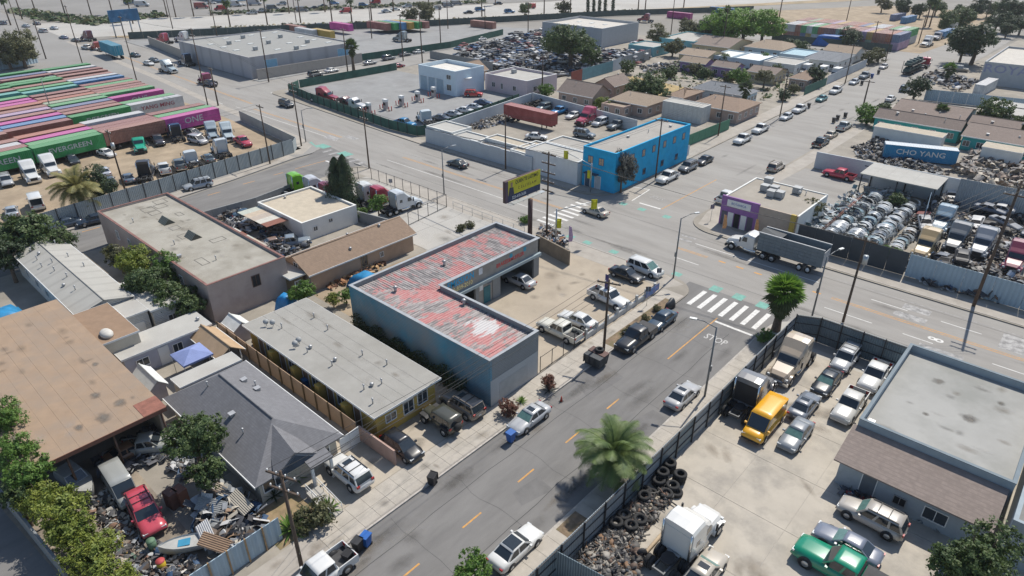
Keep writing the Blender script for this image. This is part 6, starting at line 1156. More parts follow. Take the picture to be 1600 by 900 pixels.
# ---------------- poles, lamps, wires
PT = {}
def pole(px, py, top, label, arms=(1,), lamp=0, key=None, rad=.15, tr=False, ang=0, al=1.2):
    p = G(px, py, ZB); t = thing('utility_pole', label, 'utility pole', p, R(ang)); MB().tube((0,0,0),(0,0,top),rad,rad*.65,n=10).build('shaft', m_brownpole, t)
    for k, n in enumerate(arms):
        zz = top-.4-1.3*k; a = MB().box(-al*n,-.06,zz-.07,al*n,.06,zz+.07).build('crossarm', m_brownpole, t)
        for j in range(4): x = -al*n*.9+al*n*.6*j; MB().tube((x,0,zz+.07),(x,0,zz+.24),.05,n=6).build('insulator', m_frame, a)
    if tr: MB().tube((.45,0,top-3),(.45,0,top-2.0),.27,n=12).build('transformer', m_metal, t)
    if key: PT[key] = (p, top, R(ang), al)
    return t
def lamp(px, py, top, label, ang, arm=1.9, mat=None):
    p = G(px, py, ZB); t = thing('street_lamp', label, 'street lamp', p, R(ang)); mt = mat or M('lamp_steel', (.17,.18,.19), .5, .5)
    MB().tube((0,0,0),(0,0,top),.11,.07,n=10).build('shaft', mt, t); MB().tube((0,0,top-.1),(arm*.6,0,top+.35),.045,n=8).tube((arm*.6,0,top+.35),(arm,0,top+.42),.045,n=8).build('arm', mt, t); MB().box(arm-.1,-.14,top+.36,arm+.55,.14,top+.48).build('luminaire', m_metal, t); MB().box(-.2,-.12,3,.0,.12,3.6).build('control_box', mt, t)
    return t
pole(472,888,9.2,'wooden utility pole in front of the cream house garden',(1,1),key='a',ang=20)
pole(943,549,8.6,'dark utility pole beside the shop forecourt wall',(1,),key='b',ang=20)
pole(854,369,12.5,'tall many-armed utility pole beside the lawyer billboard',(1,1,1,.9,.8),key='c',ang=0)
pole(1024,281,10.8,'utility pole against the blue building',(1,),key='d')
pole(1122,212,10.5,'utility pole at the green sheet fence',(1,),key='e')
pole(1218,184,10.5,'utility pole beside the parked white cars on the far street',(1,),key='f')
pole(1320,131,10.5,'utility pole beside the white board fence',(1,),key='g')
pole(1383,97,10.0,'utility pole at the far crossing corner',(1,),key='h')
pole(1317,503,10.5,'leaning-looking pole with transformer behind the truck lot fence',(1,),key='i',tr=True)
pole(1521,478,15.5,'tall thick utility pole beside the pale blue avenue fence',(1,1),key='j',rad=.2)
pole(577,263,10.8,'utility pole behind the fenced truck cabs',(1,1),key='k')
pole(790,264,10.0,'utility pole in front of the white yard wall',(1,),key='l')
pole(471,228,12.5,'tall pole with sign at the container yard corner',(1,1),key='m')
pole(422,256,11.0,'utility pole on the pavement of the cross street',(1,),key='n')
pole(198,306,11.0,'utility pole behind the grey sheet fence',(1,),key='o',tr=True)
pole(325,166,18.0,'very tall pole behind the magenta container',(1,1),key='p'); pole(216,135,18.0,'very tall pole at the avenue pavement by the containers',(1,),key='q'); pole(131,107,18,'very tall pole beyond the green containers',(1,),key='r')
for i, (x, y, t_) in enumerate(((72,92,12),(32,55,14),(420,128,14),(341,165,9),(544,118,13),(581,60,12),(630,95,14),(660,98,15),(689,76,14),(340,60,13),(463,35,12),(270,45,13),(847,150,10),(825,55,12),(1048,55,14),(1322,35,11),(1362,75,9),(1128,80,14),(1435,68,10),(1535,45,11),(1345,180,8),(700,45,11),(758,45,9))):
    pole(x, y, t_, 'distant thin pole %s' % ('left of the far avenue queue','at the far left avenue corner','at the grey warehouse corner','beside the truck yard wall','by the warehouse yard palm','beside the row of six container ends','over the back street verge','at the back street parked cars','beside the scrap heap edge','behind the grey warehouse roof','at the freeway verge by warehouse','beside the far billboard','behind the pink house','at the long grey warehouse wall','by the turquoise house','in front of the far container rows','beside the far corner hedge','over the yellow gabled house','at the far right street trees','at the big far tree','beside the shrubs on the far street','at the green fence verge','near the brown flat container')[i], (1,), rad=.2)
lamp(1101,619,7.8,'grey street lamp below the painted STOP word',-160); lamp(1052,434,8.2,'corner street lamp at the shop pavement',60); lamp(694,304,7.6,'street lamp beside the concrete lot railing',70); lamp(1269,493,7.6,'street lamp behind the truck lot fence palm',70); lamp(86,190,9.5,'thin lamp mast among the containers',60); lamp(478,222,6.5,'street lamp at the cross street corner',40); lamp(1097,617,.9,'short grey lamp stub at the kerb',0,.2) if 0 else None
def wire(a, b, label, sag=.6, r=.016, za=0, zb=0, group='overhead wires'):
    a, b = Vector(a), Vector(b); mb = MB(); n = 10; L_ = [a.lerp(b, k/n)-Vector((0,0,sag*4*(k/n)*(1-k/n))) for k in range(n+1)]
    mb.path(L_, [r]*(n+1), 4); return tag(mb.build('power_line', M('wire_dark', (.03,.03,.03), .6)), label, 'wire', group)
def span(k1, k2, label, offs=(-1,-.3,.4,1)):
    for o in offs:
        q = []
        for k in (k1, k2): p, top, an, al = PT[k]; q.append((p.x+o*al*.9*math.cos(an), p.y+o*al*.9*math.sin(an), p.z+top-.2))
        wire(q[0], q[1], label+{-1:', left strand',-.3:', inner left strand',0:', middle strand',.4:', inner right strand',1:', right strand'}[o])
span('a','b','thin wire between garden pole and forecourt pole'); span('c','d','wire crossing the avenue to the blue building pole'); span('d','e','wire along the far street beside the blue building'); span('e','f','wire along the far street over the parked pickups'); span('f','g','wire along the far street past the white fence',(-1,1)); span('k','c','wire along the avenue over the concrete lot'); span('i','j','wire over the avenue past the scrapyard',(-1,-.3,.4,1)); span('c','i','long wire along the avenue over the crossing',(-1,0,1)); span('m','k','wire over the cross street junction',(-1,1)); span('n','o','wire along the grey sheet fence',(-1,1)); span('m','p','wire high over the avenue pavement',(-1,1)); span('p','q','wire high above the containers',(-1,1)); span('l','d','wire along the white yard wall',(-1,1))
_ss = (G(686,590,3.0), G(592,651,3.0), G(765,566,5.3))
for e, w_ in zip(_ss, ('far corner of the yellow row','near corner of the yellow row','auto shop corner')): p, top, an, al = PT['a']; wire((p.x,p.y,top-1), e, 'service drop wire from the garden pole to the '+w_, .4)
# ---------------- billboard
bp = G(828,366,ZB); bd = thing('billboard', 'yellow and navy lawyer billboard QUIEN TE LASTIMO on a rusty post', 'billboard', bp); m_bp = M('billboard_post', (.075,.045,.045), .8, var=.2)
MB().tube((0,0,0),(0,0,5.4),.34,n=14).build('post', m_bp, bd)
q0, q1 = G(789,311,6.5), G(845,288,6.5)
fc = thing('', '', '') if 0 else bpy.data.objects.new('face_frame', None); col.objects.link(fc); fc.parent = bd; c_ = (q0+q1)/2-Vector(bp); fc.location = (c_.x, c_.y, 5.6); fc.rotation_euler = (0,0,R(90)); bw = 7.4; bh = 3.1
MB().box(-bw/2,.03,0,bw/2,.5,bh).build('backing', m_bp, fc); MB().box(-bw/2+.5,0,.95,bw/2,.03,bh).build('yellow_panel', flat((.50,.47,.02)), fc); MB().box(-bw/2+.5,0,0,bw/2,.03,.94).build('navy_panel', flat((.015,.03,.08)), fc)
MB().box(-bw/2,-.04,0,-bw/2+.48,.03,bh).build('end_panel', M('purple_end', (.09,.06,.09), .8), fc)
lettering('lettering', 'QUIEN TE LASTIMO', .72, flat((.03,.03,.03)), fc, (.75,-.01,2.55), FACE['-y'], .78, .006); lettering('lettering', 'C  E L L I S L A W', .55, flat((.12,.09,.02)), fc, (.85,-.01,1.6), FACE['-y'], .95, .006); lettering('lettering', '323-410-3636', .62, flat((.6,.62,.66)), fc, (-.9,-.01,.45), FACE['-y'], .85, .006)
MB().poly([(-bw/2+.55,-.012,.95),(-bw/2+1.75,-.012,.95),(-bw/2+1.6,-.012,2.0),(-bw/2+.8,-.012,2.1)]).build('printed_suit', flat((.03,.035,.06)), fc); MB().poly([(-bw/2+1.05,-.014,2.1),(-bw/2+1.4,-.014,2.1),(-bw/2+1.45,-.014,2.75),(-bw/2+1.0,-.014,2.75)]).build('printed_figure', flat((.30,.20,.14)), fc)
for k in range(4): MB().box(-bw/2+.6+2*k,-1.0,-.12,-bw/2+.7+2*k,.4,-.02).build('catwalk_bracket', m_metal, fc)
MB().box(-bw/2,-1.0,-.02,bw/2,-.3,.02).build('catwalk', m_metal, fc)
b2 = thing('billboard', 'blue billboard on thin posts beside the far avenue', 'billboard', G(203,57,0)); MB().box(-1,-5.5,5.6,-.4,5.5,9.8).build('panel', M('blue_ad', (.03,.14,.28), .7, var=.3, scale=.4, c2=(.2,.3,.45), amt=.35, s2=.3), b2)
for k in range(4): MB().tube((-.7,-4.8+3.2*k,0),(-.7,-4.8+3.2*k,5.6),.25).build('post', m_metal, b2)
# traffic signals with yellow housings
for (x, y, top, ang, ax, lab) in ((868,380,5.2,48,5.2,'signal mast with yellow housing at the shop corner'),(922,300,5.0,186,5.0,'signal mast with yellow housing at the blue building')):
    p = G(x,y,ZB); t = thing('traffic_signal', lab, 'traffic light', p, R(ang)); mt = m_metal; MB().tube((0,0,0),(0,0,top),.11,n=10).build('mast', mt, t); MB().tube((0,0,top-.3),(ax,0,top+.9),.06,n=8).build('arm', mt, t)
    for (q, n) in (((ax,0,top+.45),'signal_head'),((.3,0,3.0),'signal_head')):
        h_ = MB(); h_.box(q[0]-.2,q[1]-.2,q[2]-.55,q[0]+.2,q[1]+.2,q[2]+.55); h_.box(q[0]-.42,q[1]-.03,q[2]-.7,q[0]+.42,q[1]+.03,q[2]+.7); h_.build(n, flat((.50,.48,.01)), t)
for (x, y, lab, c) in ((612,303,'grey rear face of a street sign on the railing pavement',(.25,.26,.27)),(1027,448,'corner street sign by the lamp post',(.1,.1,.12)),(1010,478,'street sign beside the planted verge',(.12,.12,.13)),(1110,345,'street sign outside the purple store',(.2,.16,.2))):
    p = G(x,y,ZB); t = thing('street_sign', lab, 'street sign', p, R(45)); MB().tube((0,0,0),(0,0,2.6),.03,n=6).build('post', m_metal, t); MB().box(-.3,-.02,1.95,.3,.02,2.6).build('plate', flat(c), t)
for (x, y, h_, c, lab) in ((943,472,3.8,(.07,.05,.16),'dark blue feather flag on the shop forecourt'),(888,386,3.2,(.45,.32,.48),'pink feather flag beside the block wall'),(1127,365,3.0,(.55,.28,.12),'orange feather flag at the left of purple store'),(1176,372,3.0,(.55,.42,.1),'yellow feather flag at the right of purple store')):
    p = G(x,y,ZB); t = thing('feather_flag', lab, 'flag', p, R(30)); MB().tube((0,0,0),(0,0,h_),.025,n=6).build('pole', m_metal, t)
    MB().loft([[(0,-.01,.8),(.5,-.01,.9),(.5,.01,.9),(0,.01,.8)],[(0,-.03,h_*.5),(.6,.03,h_*.5),(.6,.05,h_*.5),(0,-.01,h_*.5)],[(0,-.01,h_),(.35,-.01,h_-.15),(.35,.01,h_-.15),(0,.01,h_)]]).build('cloth', M('flag_%d' % int(c[0]*99), c, .8, var=.35, scale=6, c2=(.6,.58,.6), amt=.25, s2=3), t)
# ---------------- vegetation
def leafmat(name, c, c2=None):
    m = bpy.data.materials.new(name); m.use_nodes = True; nt = m.node_tree; N = nt.nodes; L = nt.links; p = N['Principled BSDF']; p.inputs['Roughness'].default_value = .6
    oi = N.new('ShaderNodeNewGeometry'); n = N.new('ShaderNodeTexNoise'); n.inputs['Scale'].default_value = 1.3; n.inputs['Detail'].default_value = 3; L.new(oi.outputs['Position'], n.inputs['Vector'])
    x = N.new('ShaderNodeMix'); x.data_type = 'RGBA'; r = N.new('ShaderNodeMapRange'); r.inputs[1].default_value = .33; r.inputs[2].default_value = .67; L.new(n.outputs['Fac'], r.inputs[0]); L.new(r.outputs[0], x.inputs[0])
    x.inputs[6].default_value = (*[k*1.35 for k in c], 1); x.inputs[7].default_value = (*[k*1.3 for k in (c2 or c)], 1); L.new(x.outputs[2], p.inputs['Base Color'])
    t = N.new('ShaderNodeBsdfTranslucent'); L.new(x.outputs[2], t.inputs[0]); ms = N.new('ShaderNodeMixShader'); ms.inputs[0].default_value = .3; L.new(p.outputs[0], ms.inputs[1]); L.new(t.outputs[0], ms.inputs[2]); L.new(ms.outputs[0], N['Material Output'].inputs[0]); return m
LG = leafmat('leaf_green', (.035,.065,.022), (.085,.12,.035)); LL = leafmat('leaf_lime', (.085,.125,.02), (.20,.225,.035)); LD = leafmat('leaf_dark', (.022,.042,.02), (.05,.075,.03)); LO = leafmat('leaf_olive', (.06,.07,.03), (.13,.125,.055)); LB = leafmat('leaf_bright', (.055,.12,.02), (.12,.2,.035)); LGR = leafmat('leaf_grey', (.05,.055,.05), (.11,.11,.10)); LRED = leafmat('leaf_rust', (.10,.045,.03), (.2,.09,.06)); LP = leafmat('frond_green', (.05,.085,.025), (.125,.17,.05)); LPY = leafmat('frond_yellow', (.13,.13,.045), (.25,.22,.08))
m_bark = M('bark', (.13,.095,.07), .95, var=.3, scale=5)
def rand_dir(rg): 
    z = rg.uniform(-1,1); a = rg.uniform(0,2*math.pi); r = math.sqrt(1-z*z); return Vector((r*math.cos(a), r*math.sin(a), z))
def crown_mb(rg, rx, rz, clumps, per, leaf, lobes=7):
    mb = MB(); ctr = [(rand_dir(rg)*.55, rg.uniform(.42,.62)) for _ in range(lobes)]+[(Vector((0,0,0)),.62)]
    for _ in range(clumps):
        c0, r0 = rg.choice(ctr); d = rand_dir(rg); 
        if d.z < -.5: d.z *= .4
        q = c0+d*r0*rg.uniform(.72,1.06); cr = rg.uniform(.10,.2)
        for _ in range(per):
            e = q+rand_dir(rg)*cr*rg.uniform(.2,1); pos = Vector((e.x*rx, e.y*rx, e.z*rz)); nrm = (rand_dir(rg)*.9+d+Vector((0,0,.35))).normalized(); u = nrm.orthogonal().normalized(); u = (Matrix.Rotation(rg.uniform(0,6.28), 3, nrm) @ u); v = nrm.cross(u); s = leaf*rg.uniform(.55,1.2)
            mb.poly([pos-u*s, pos+v*s*.55, pos+u*s, pos-v*s*.55])
    return mb
_tree = {}
def tree_meshes(kind, seed):
    key = (kind, seed)
    if key in _tree: return _tree[key]
    rg = random.Random(seed*31+len(kind)); big = kind == 'big'
    cr = crown_mb(rg, 1, .85, 330 if big else 210, 26 if big else 22, .052 if big else .07); cm = cr.mesh('crown'); cm.materials.append(LG)
    tb = MB(); tb.path([(0,0,-1.25),(.03,.02,-.8),(0,.05,-.35)], [.11,.085,.07], 8)
    for k in range(6):
        d = rand_dir(rg); d.z = abs(d.z)*.6+.15; tb.path([(0,.04,-.55+.05*k), (d.x*.35,d.y*.35,-.2+d.z*.2), (d.x*.7,d.y*.7,d.z*.55)], [.05,.032,.012], 6)
    tm = tb.mesh('trunk'); tm.materials.append(m_bark); _tree[key] = (cm, tm); return _tree[key]
def tree(px, py, r, hgt, label, mat=LG, kind='small', seed=1, zc=None, name='broadleaf_tree', sq=1.0, cat='tree'):
    """px, py show the middle of the crown, whose centre is at height hgt"""
    c = G(px, py, hgt); cm, tm = tree_meshes(kind, seed); t = thing(name, label, cat, (c.x, c.y, ZB), random.uniform(0,6.28))
    link('crown', cm, t, (0,0,hgt-ZB), None, (r, r, r*sq), mat); link('trunk', tm, t, (0,0,hgt-ZB), None, (r*.8, r*.8, (hgt-ZB)/1.25))
    return t
T = tree
T(98,805,2.3,3.2,'yellow-green tree nearest the alley in the junk yard',LL,'big',1); T(62,770,1.6,3.2,'lime tree beside the boat',LL,'big',2); T(140,858,1.9,2.8,'lime tree at the bottom of the junk yard',LL,'big',3); T(180,898,1.6,3.2,'small lime tree cut by the bottom edge',LL,'small',2)
T(28,775,1.5,3.2,'green tree on the alley wall beside the lime trees',LG,'small',6); T(120,838,1.3,2.4,'short lime tree between the two bigger lime trees',LL,'small',4)
T(28,702,1.9,4.6,'dark green tree at the tan roof corner',LB,'big',4); T(8,648,1.6,5.2,'green tree overhanging the tan roof at left edge',LB,'big',5); T(48,735,1.6,4.4,'small green tree below the tan roof corner',LB,'small',5)
T(302,688,2.5,4.6,'dense green tree between junk yard and shingle house',LG,'big',1); T(318,735,1.5,3.6,'lower green tree beside the junk heap',LG,'small',2)
for i, (x, y, r, h_, m) in enumerate(((212,412,2.6,3.6,LL),(240,440,2.9,3.8,LG),(272,462,2.6,3.4,LG),(268,418,2.4,3.8,LB),(215,452,2.0,3.0,LG),(300,480,1.6,2.6,LG),(185,400,2.0,2.6,LO))): T(x, y, r, h_, ('yellow-tipped tree at the pink block wall','big green tree in front of the pink block','green tree beside the pink block corner','bright green tree against the pink block','low green tree by the annex roof','small bush by the pink block foot','dry olive shrub behind the long vented building')[i], m, 'big' if r > 2.2 else 'small', i+1)
T(30,362,4.6,4.6,'large dark tree at the left edge',LG,'big',3); T(75,380,3.0,3.8,'dark tree next to the long vented roof',LG,'big',6); T(8,398,3.0,4,'dark tree cut by the left edge',LD,'big',2); T(148,285,3.0,4.2,'dark olive tree behind the yard palm',LD,'big',4)
T(1540,866,2.5,3.6,'bushy green tree at the bottom right corner',LG,'big',5); T(1500,880,1.8,2.8,'smaller shrub beside the bottom right tree',LG,'small',3); T(735,893,1.5,1.6,'flowering shrub at the bottom edge of the street',LB,'small',4,name='shrub',cat='shrub')
T(973,262,2.4,4.4,'grey leaved tree in front of the blue building',LGR,'big',2,sq=1.7); T(590,318,1.6,2.6,'green bush in front of the white sleeper cabs',LB,'small',1); T(563,330,1.1,1.6,'low bush beside the grey block wall',LB,'small',2)
T(540,462,1.0,1.4,'small flowering shrub behind the yellow row',LB,'small',3,name='shrub',cat='shrub'); T(470,455,1.6,2.4,'green tree beside the blue tarp behind yellow row',LB,'small',5); T(520,468,.9,1.2,'low garden shrub behind the brown fence',LL,'small',1,name='shrub',cat='shrub')
LBB = leafmat('leaf_ficus', (.07,.15,.02), (.17,.28,.04))
far = [(30,75,7,6,LO,'olive tree at the left end of the avenue'),(8,80,6,5.5,LO,'olive tree cut by the left edge above containers'),(893,62,8.5,8.5,LG,'huge tree in the middle of the wreck yard'),(925,85,4,5,LG,'smaller tree under the huge wreck yard tree'),(1130,35,8,8,LBB,'left crown of the big ficus row'),(1165,33,9,8,LBB,'middle crown of the big ficus row'),(1195,37,7,7,LBB,'right crown of the big ficus row'),(1108,45,5,5,LD,'dark tree beside the turquoise house'),(1080,42,5,4,LO,'olive tree beside the turquoise house'),(1030,55,4.5,4,LO,'round tree behind the turquoise shed'),(1052,72,3.6,3.5,LO,'round olive tree between the turquoise houses'),(1008,130,5,4.5,LG,'dark tree beside the dry lawn'),(1025,145,3.4,3.2,LG,'green tree behind the tarp house'),(955,163,2.2,1.8,LL,'yellow-green shrub at the truck yard wall'),(940,160,2,1.8,LL,'pale shrub beside the peach house'),(853,142,2.2,2,LB,'bright shrub beside the pink house'),(1157,118,3,3.2,LB,'leafy tree in front of the second purple house'),(1195,122,2.6,2.8,LO,'pale tree beside the taupe roofed house'),(1275,118,3,3,LD,'dark tree behind the green corner fence'),(1325,57,4.5,4,LD,'dark tree in front of the far container rows'),(1375,85,3,2.6,LO,'clipped hedge tree at the far corner'),(1360,90,2.6,2.2,LO,'second hedge tree at the far corner'),(1358,178,3,2.6,LB,'green tree behind the far bins'),(1380,172,2,2,LG,'shrub beside the green tree and long roofs'),(1432,138,3.2,3,LD,'dark tree beside the flatbed'),(1530,60,8,8,LD,'big spreading tree at the far crossing'),(1510,62,5,7,LD,'left lobe tree of the far crossing'),(1557,176,4,4,LG,'round tree among the right yard roofs'),(1600,190,3,3,LG,'tree cut by the right edge beside roofs'),(1500,25,6,5,LG,'tree row left of the far uphill street'),(1480,32,5,4,LG,'shrubby tree beside the far uphill street'),(1585,15,8,6,LD,'dark tree at the top right corner'),(1560,30,5,5,LD,'tree beside the top right yard'),(1270,325,1.7,3.2,LO,'small airy tree at the white side of the store'),(1195,525,1,1,LB,'low bush by the fan palm'),(1400,315,1.6,2,LG,'bush among the scrap at the front end rows'),(665,18,5,5,LO,'pale roundish tree on the far verge'),(640,20,4,4,LO,'small pale tree on the far verge'),(1130,92,2.4,2,LG,'bush behind the purple houses'),(980,105,2.6,2.2,LG,'hedge bush by the narrow lane'),(1200,90,2.2,2,LB,'bright bush above the light blue cottage')]
for i, (x, y, r, h_, m, lab) in enumerate(far): T(x, y, r, h_, lab, m, 'big' if r > 4 else 'small', i % 6+1, sq=.9 if r > 6 else 1)
for i, (x, y, r, m) in enumerate(((1410,10,7,LD),(1440,14,6,LD),(1465,8,7,LG),(1530,8,8,LD),(1555,12,6,LG),(1598,35,7,LD),(1380,6,6,LO),(1575,45,5,LD),(1505,14,5,LG),(880,12,4,LO),(820,12,5,LG),(1250,75,3,LG),(1215,112,2.4,LG),(1100,112,2.6,LG),(1085,108,2.4,LO),(1140,120,2,LO),(1045,112,2.6,LG),(1240,140,1.8,LO),(1225,150,1.8,LD),(985,160,2,LL),(1235,70,3,LD))): T(x, y, r*(.68 if r > 4 else 1), r*.7, 'scattered tree %s' % ('at the top edge beyond the dirt field','beside the far uphill trucks','at the head of the uphill street','above the big far tree','right of the uphill street top','at the right edge beyond the crossing','at the far end of the dirt field','beside the far right warehouse','near the uphill box truck','behind the cypress row','at the left of the cypress row','beside the blue sheet shed','behind the taupe roofed house','in the scrub beside the purple house','in the purple house front garden','at the cream house corner','at the end of the dry lawn','by the far house gate','beside the palm house fence','by the white trailer end','behind the red chimney house')[i], m, 'big' if r > 4 else 'small', i % 6+1)
# conifer: layered boughs round a straight stem
def conifer(px, py, h, r, label, mat=LD, per=9000, name='conifer_tree'):
    p = G(px, py, ZB); rg = random.Random(int(px)); t = thing(name, label, 'tree', p); mb = MB()
    for _ in range(per):
        z = rg.uniform(.06,1); a = rg.uniform(0,6.28); rr = r*(min(1,(1-z)*1.9)**.7)*(.72+.16*math.sin(5*a+9*z)+.14*math.sin(3*a-23*z))*rg.uniform(.4,1.12)+.08; c = Vector((rr*math.cos(a), rr*math.sin(a), z*h)); n = Vector((math.cos(a),math.sin(a),rg.uniform(-.2,.8))).normalized(); u = (n.orthogonal().normalized()); u = Matrix.Rotation(rg.uniform(0,6.28),3,n) @ u; v = n.cross(u); s = (.16 if h < 10 else .3)*rg.uniform(.6,1.4)
        mb.poly([c-u*s,c+v*s*.5,c+u*s,c-v*s*.5])
    mb.build('crown', mat, t); MB().tube((0,0,0),(0,0,h*.9),.16,.03).build('trunk', m_bark, t)
conifer(532,327,8.4,2.3,'tall dark conifer with twin tips beside the truck cabs'); conifer(545,329,9.0,2.3,'second tip of the dark conifer clump by the truck cabs',per=6000)
for i in range(5): conifer(918+9*i+(3 if i == 4 else 0), 24-.6*i, 11, 1.1, 'narrow cypress behind the long grey warehouse, %s of five' % ('first','second','third','fourth','fifth')[i], LD, 900, 'cypress_tree')
# palms
def frond_mesh(L_, droop, rg, wid=.55, leaflets=26, lift=.5):
    mb = MB(); pts = []
    for k in range(9):
        t = k/8; pts.append(Vector((L_*t*(1-.18*t*droop), 0, L_*(lift*t-(.55*droop+lift*.5)*t*t))))
    mb.path(pts, [.035*(1-k/9)+.006 for k in range(9)], 4)
    for k in range(leaflets):
        t = .12+.88*k/leaflets; i = min(7, int(t*8)); c = pts[i].lerp(pts[i+1], t*8-i); d = (pts[i+1]-pts[i]).normalized(); ln = wid*(math.sin(math.pi*min(1,t*.9+.1))**.6)*rg.uniform(.85,1.1)
        for s in (-1,1): e = c+Vector((d.x*ln*.55, s*ln, d.z*ln*.5-ln*.25)); q = d*.036; mb.poly([c-q, c+q, e+q*.25, e-q*.25])
    return mb
rg = random.Random(5); _fr = []
for (L_, dr, wd, lf) in ((3.2,.35,.7,.95),(3.5,.7,.72,.6),(3.2,1.3,.7,.2)): m_ = frond_mesh(L_, dr, rg, wd, 40, lf).mesh('frond'); m_.materials.append(LP); _fr.append(m_)
def date_palm(px, py, h, s, label, mat=LP, n=56):
    p = G(px, py, ZB); t = thing('date_palm', label, 'palm tree', p); tb = MB(); tb.path([(0,0,0),(.05,0,h*.5),(0,0,h)], [.36*s,.33*s,.42*s], 10); tb.build('trunk', m_bark, t)
    for k in range(n):
        ly = k*3//n; o = link('frond', _fr[ly], t, (0,0,h), (R(random.uniform(-14,14)),R(random.uniform(-12,12)-(30 if ly == 0 and k % 2 else 0)),k*2.399), (s*random.uniform(.85,1.1),)*3, mat)
    return t
date_palm(955,752,3.2,1.05,'date palm on the pavement overhanging the corrugated fence'); date_palm(133,333,4.2,1.25,'big date palm at the container yard fence',LPY)
def fan_leaf(r, rg):
    mb = MB(); mb.tube((0,0,0),(.55*r,0,.06),.022,.014,4,False); b = Vector((.5*r,0,.06))
    for k in range(13):
        a = (k-6)*.21; ln = r*(1.0-.25*abs(a)/1.3); e = b+Vector((ln*math.cos(a), ln*math.sin(a), -.10*r*abs(math.sin(a))-rg.uniform(.04,.22)*r)); n = Vector((-math.sin(a),math.cos(a),0))*.085*r; m = b.lerp(e,.6)+Vector((0,0,.05*r)); mb.poly([b, m-n, e, m+n])
    return mb
_fan = fan_leaf(1.25, rg).mesh('fan_leaf'); _fan.materials.append(LP)
LSK = leafmat('frond_skirt', (.05,.075,.025), (.10,.11,.045))
def fan_palm(px, py, h, s, label, n=70, mat=LB, skirt=True):
    p = G(px, py, ZB); t = thing('fan_palm', label, 'palm tree', p); tb = MB(); tb.path([(0,0,0),(0,0,h*.4),(0,0,h)], [.42*s,.30*s,.24*s], 10); tb.build('trunk', m_bark, t)
    for k in range(n):
        f = k/n; el = 80-105*min(1,f*1.5)-45*max(0,f-.66)*3; dz = 0 if f < .55 else (f-.55)*4.2*s*(1 if skirt else .3)
        link('fan_leaf', _fan, t, (0,0,h+.25-dz), (R(random.uniform(-25,25)),R(-el+random.uniform(-10,10)),k*2.399), (s*random.uniform(.85,1.15)*(1 if f < .55 else 1-.55*(f-.55)/.45),)*3, mat if f < .5 else LSK)
    return t
fan_palm(1212,516,4.5,1.25,'bushy fan palm at the street corner by the truck lot', 96, leafmat('fan_bright', (.08,.16,.02), (.20,.32,.05)))
fan_palm(1160,172,5,1.1,'leafy palm beside the slate roofed house', 40, LG); fan_palm(1423,325,.1,.1,'x') if 0 else None
fan_palm(553,112,7,1.3,'palm at the warehouse yard corner', 40, LG); fan_palm(1478,128,3.4,1.1,'small fan palm on the far right kerb', 36, LB); fan_palm(1463,200,3.5,1.0,'palm at the turquoise row end', 30, LG)
# tall street palms on the freeway verge share one joined crown
_pc = MB(); rgp = random.Random(9)
for k in range(46):
    a = k*2.399; el = R(75-125*k/46); d = Vector((math.cos(a)*math.cos(el), math.sin(a)*math.cos(el), math.sin(el))); s_ = Vector((-math.sin(a),math.cos(a),0)); _pc.poly([d*.3, d*1.2+s_*.45, d*2.0+Vector((0,0,-.3)), d*1.2-s_*.45])
_pcm = _pc.mesh('palm_crown'); _pcm.materials.append(LG)
lab_i = 0
for (x, y, h_) in ((17,40,13),(35,30,15),(55,17,13),(103,26,15),(143,24,13),(176,22,14),(208,37,13),(262,27,12),(275,27,12),(303,26,13),(330,25,13),(360,42,13),(389,22,12),(418,39,14),(452,21,12),(470,36,14),(508,19,12),(519,34,14),(550,36,12),(581,33,15),(615,18,13),(670,8,12),(753,26,12),(774,8,12),(850,26,13),(880,22,13),(891,22,13),(997,15,12),(1008,15,12),(1068,12,12),(1128,75,14),(1217,30,13),(1445,42,14),(1452,42,13)):
    p = G(x, y, 0); lab_i += 1; t = thing('street_palm', 'tall thin palm on the skyline verge, %s counted from the left' % (ordn[lab_i-2] if 1 < lab_i < 32 else ('first' if lab_i == 1 else '%dth' % lab_i)), 'palm tree', p, 0, 'tall palms along the freeway verge'); h_ *= .8; MB().tube((0,0,0),(0,0,h_),.32,.2,8).build('trunk', m_bark, t); link('crown', _pcm, t, (0,0,h_), (0,0,x), (1.25,1.25,1.3 if x % 3 else 2.0), LG)
# spiky and leafy garden plants
_sp = MB()
for k in range(34):
    a = k*2.399; el = R(85-80*k/34); d = Vector((math.cos(a)*math.cos(el), math.sin(a)*math.cos(el), math.sin(el))); s_ = Vector((-math.sin(a),math.cos(a),0))*.07; _sp.poly([s_*.5, d*.55+s_, d*1.05+Vector((0,0,-.08)), d*.55-s_, s_*-.5])
_spm = _sp.mesh('spiky_leaves'); _spm.materials.append(LP)
for (x, y, s, m, lab) in ((858,610,1.1,LGR,'grey agave on the pavement verge by the shop'),(815,628,.7,LB,'small spiky plant beside the silver sedan'),(513,798,1.2,LB,'cycad at the corner of the cream house garden'),(455,828,1.5,LB,'fan shaped palm plant beside the garden pole'),(462,748,1.1,LP,'cycad under the cream house windows'),(428,775,1.1,LD,'dark cycad beside the cream house wall'),(510,520,.9,LB,'banana plant between cottage and annex roof'),(172,553,1.3,LP,'palm like plant at the tan annex wall')):
    p = G(x,y,ZB); tag(link('spiky_plant', _spm, None, p, (0,0,x), (s,s,s), m), lab, 'plant')
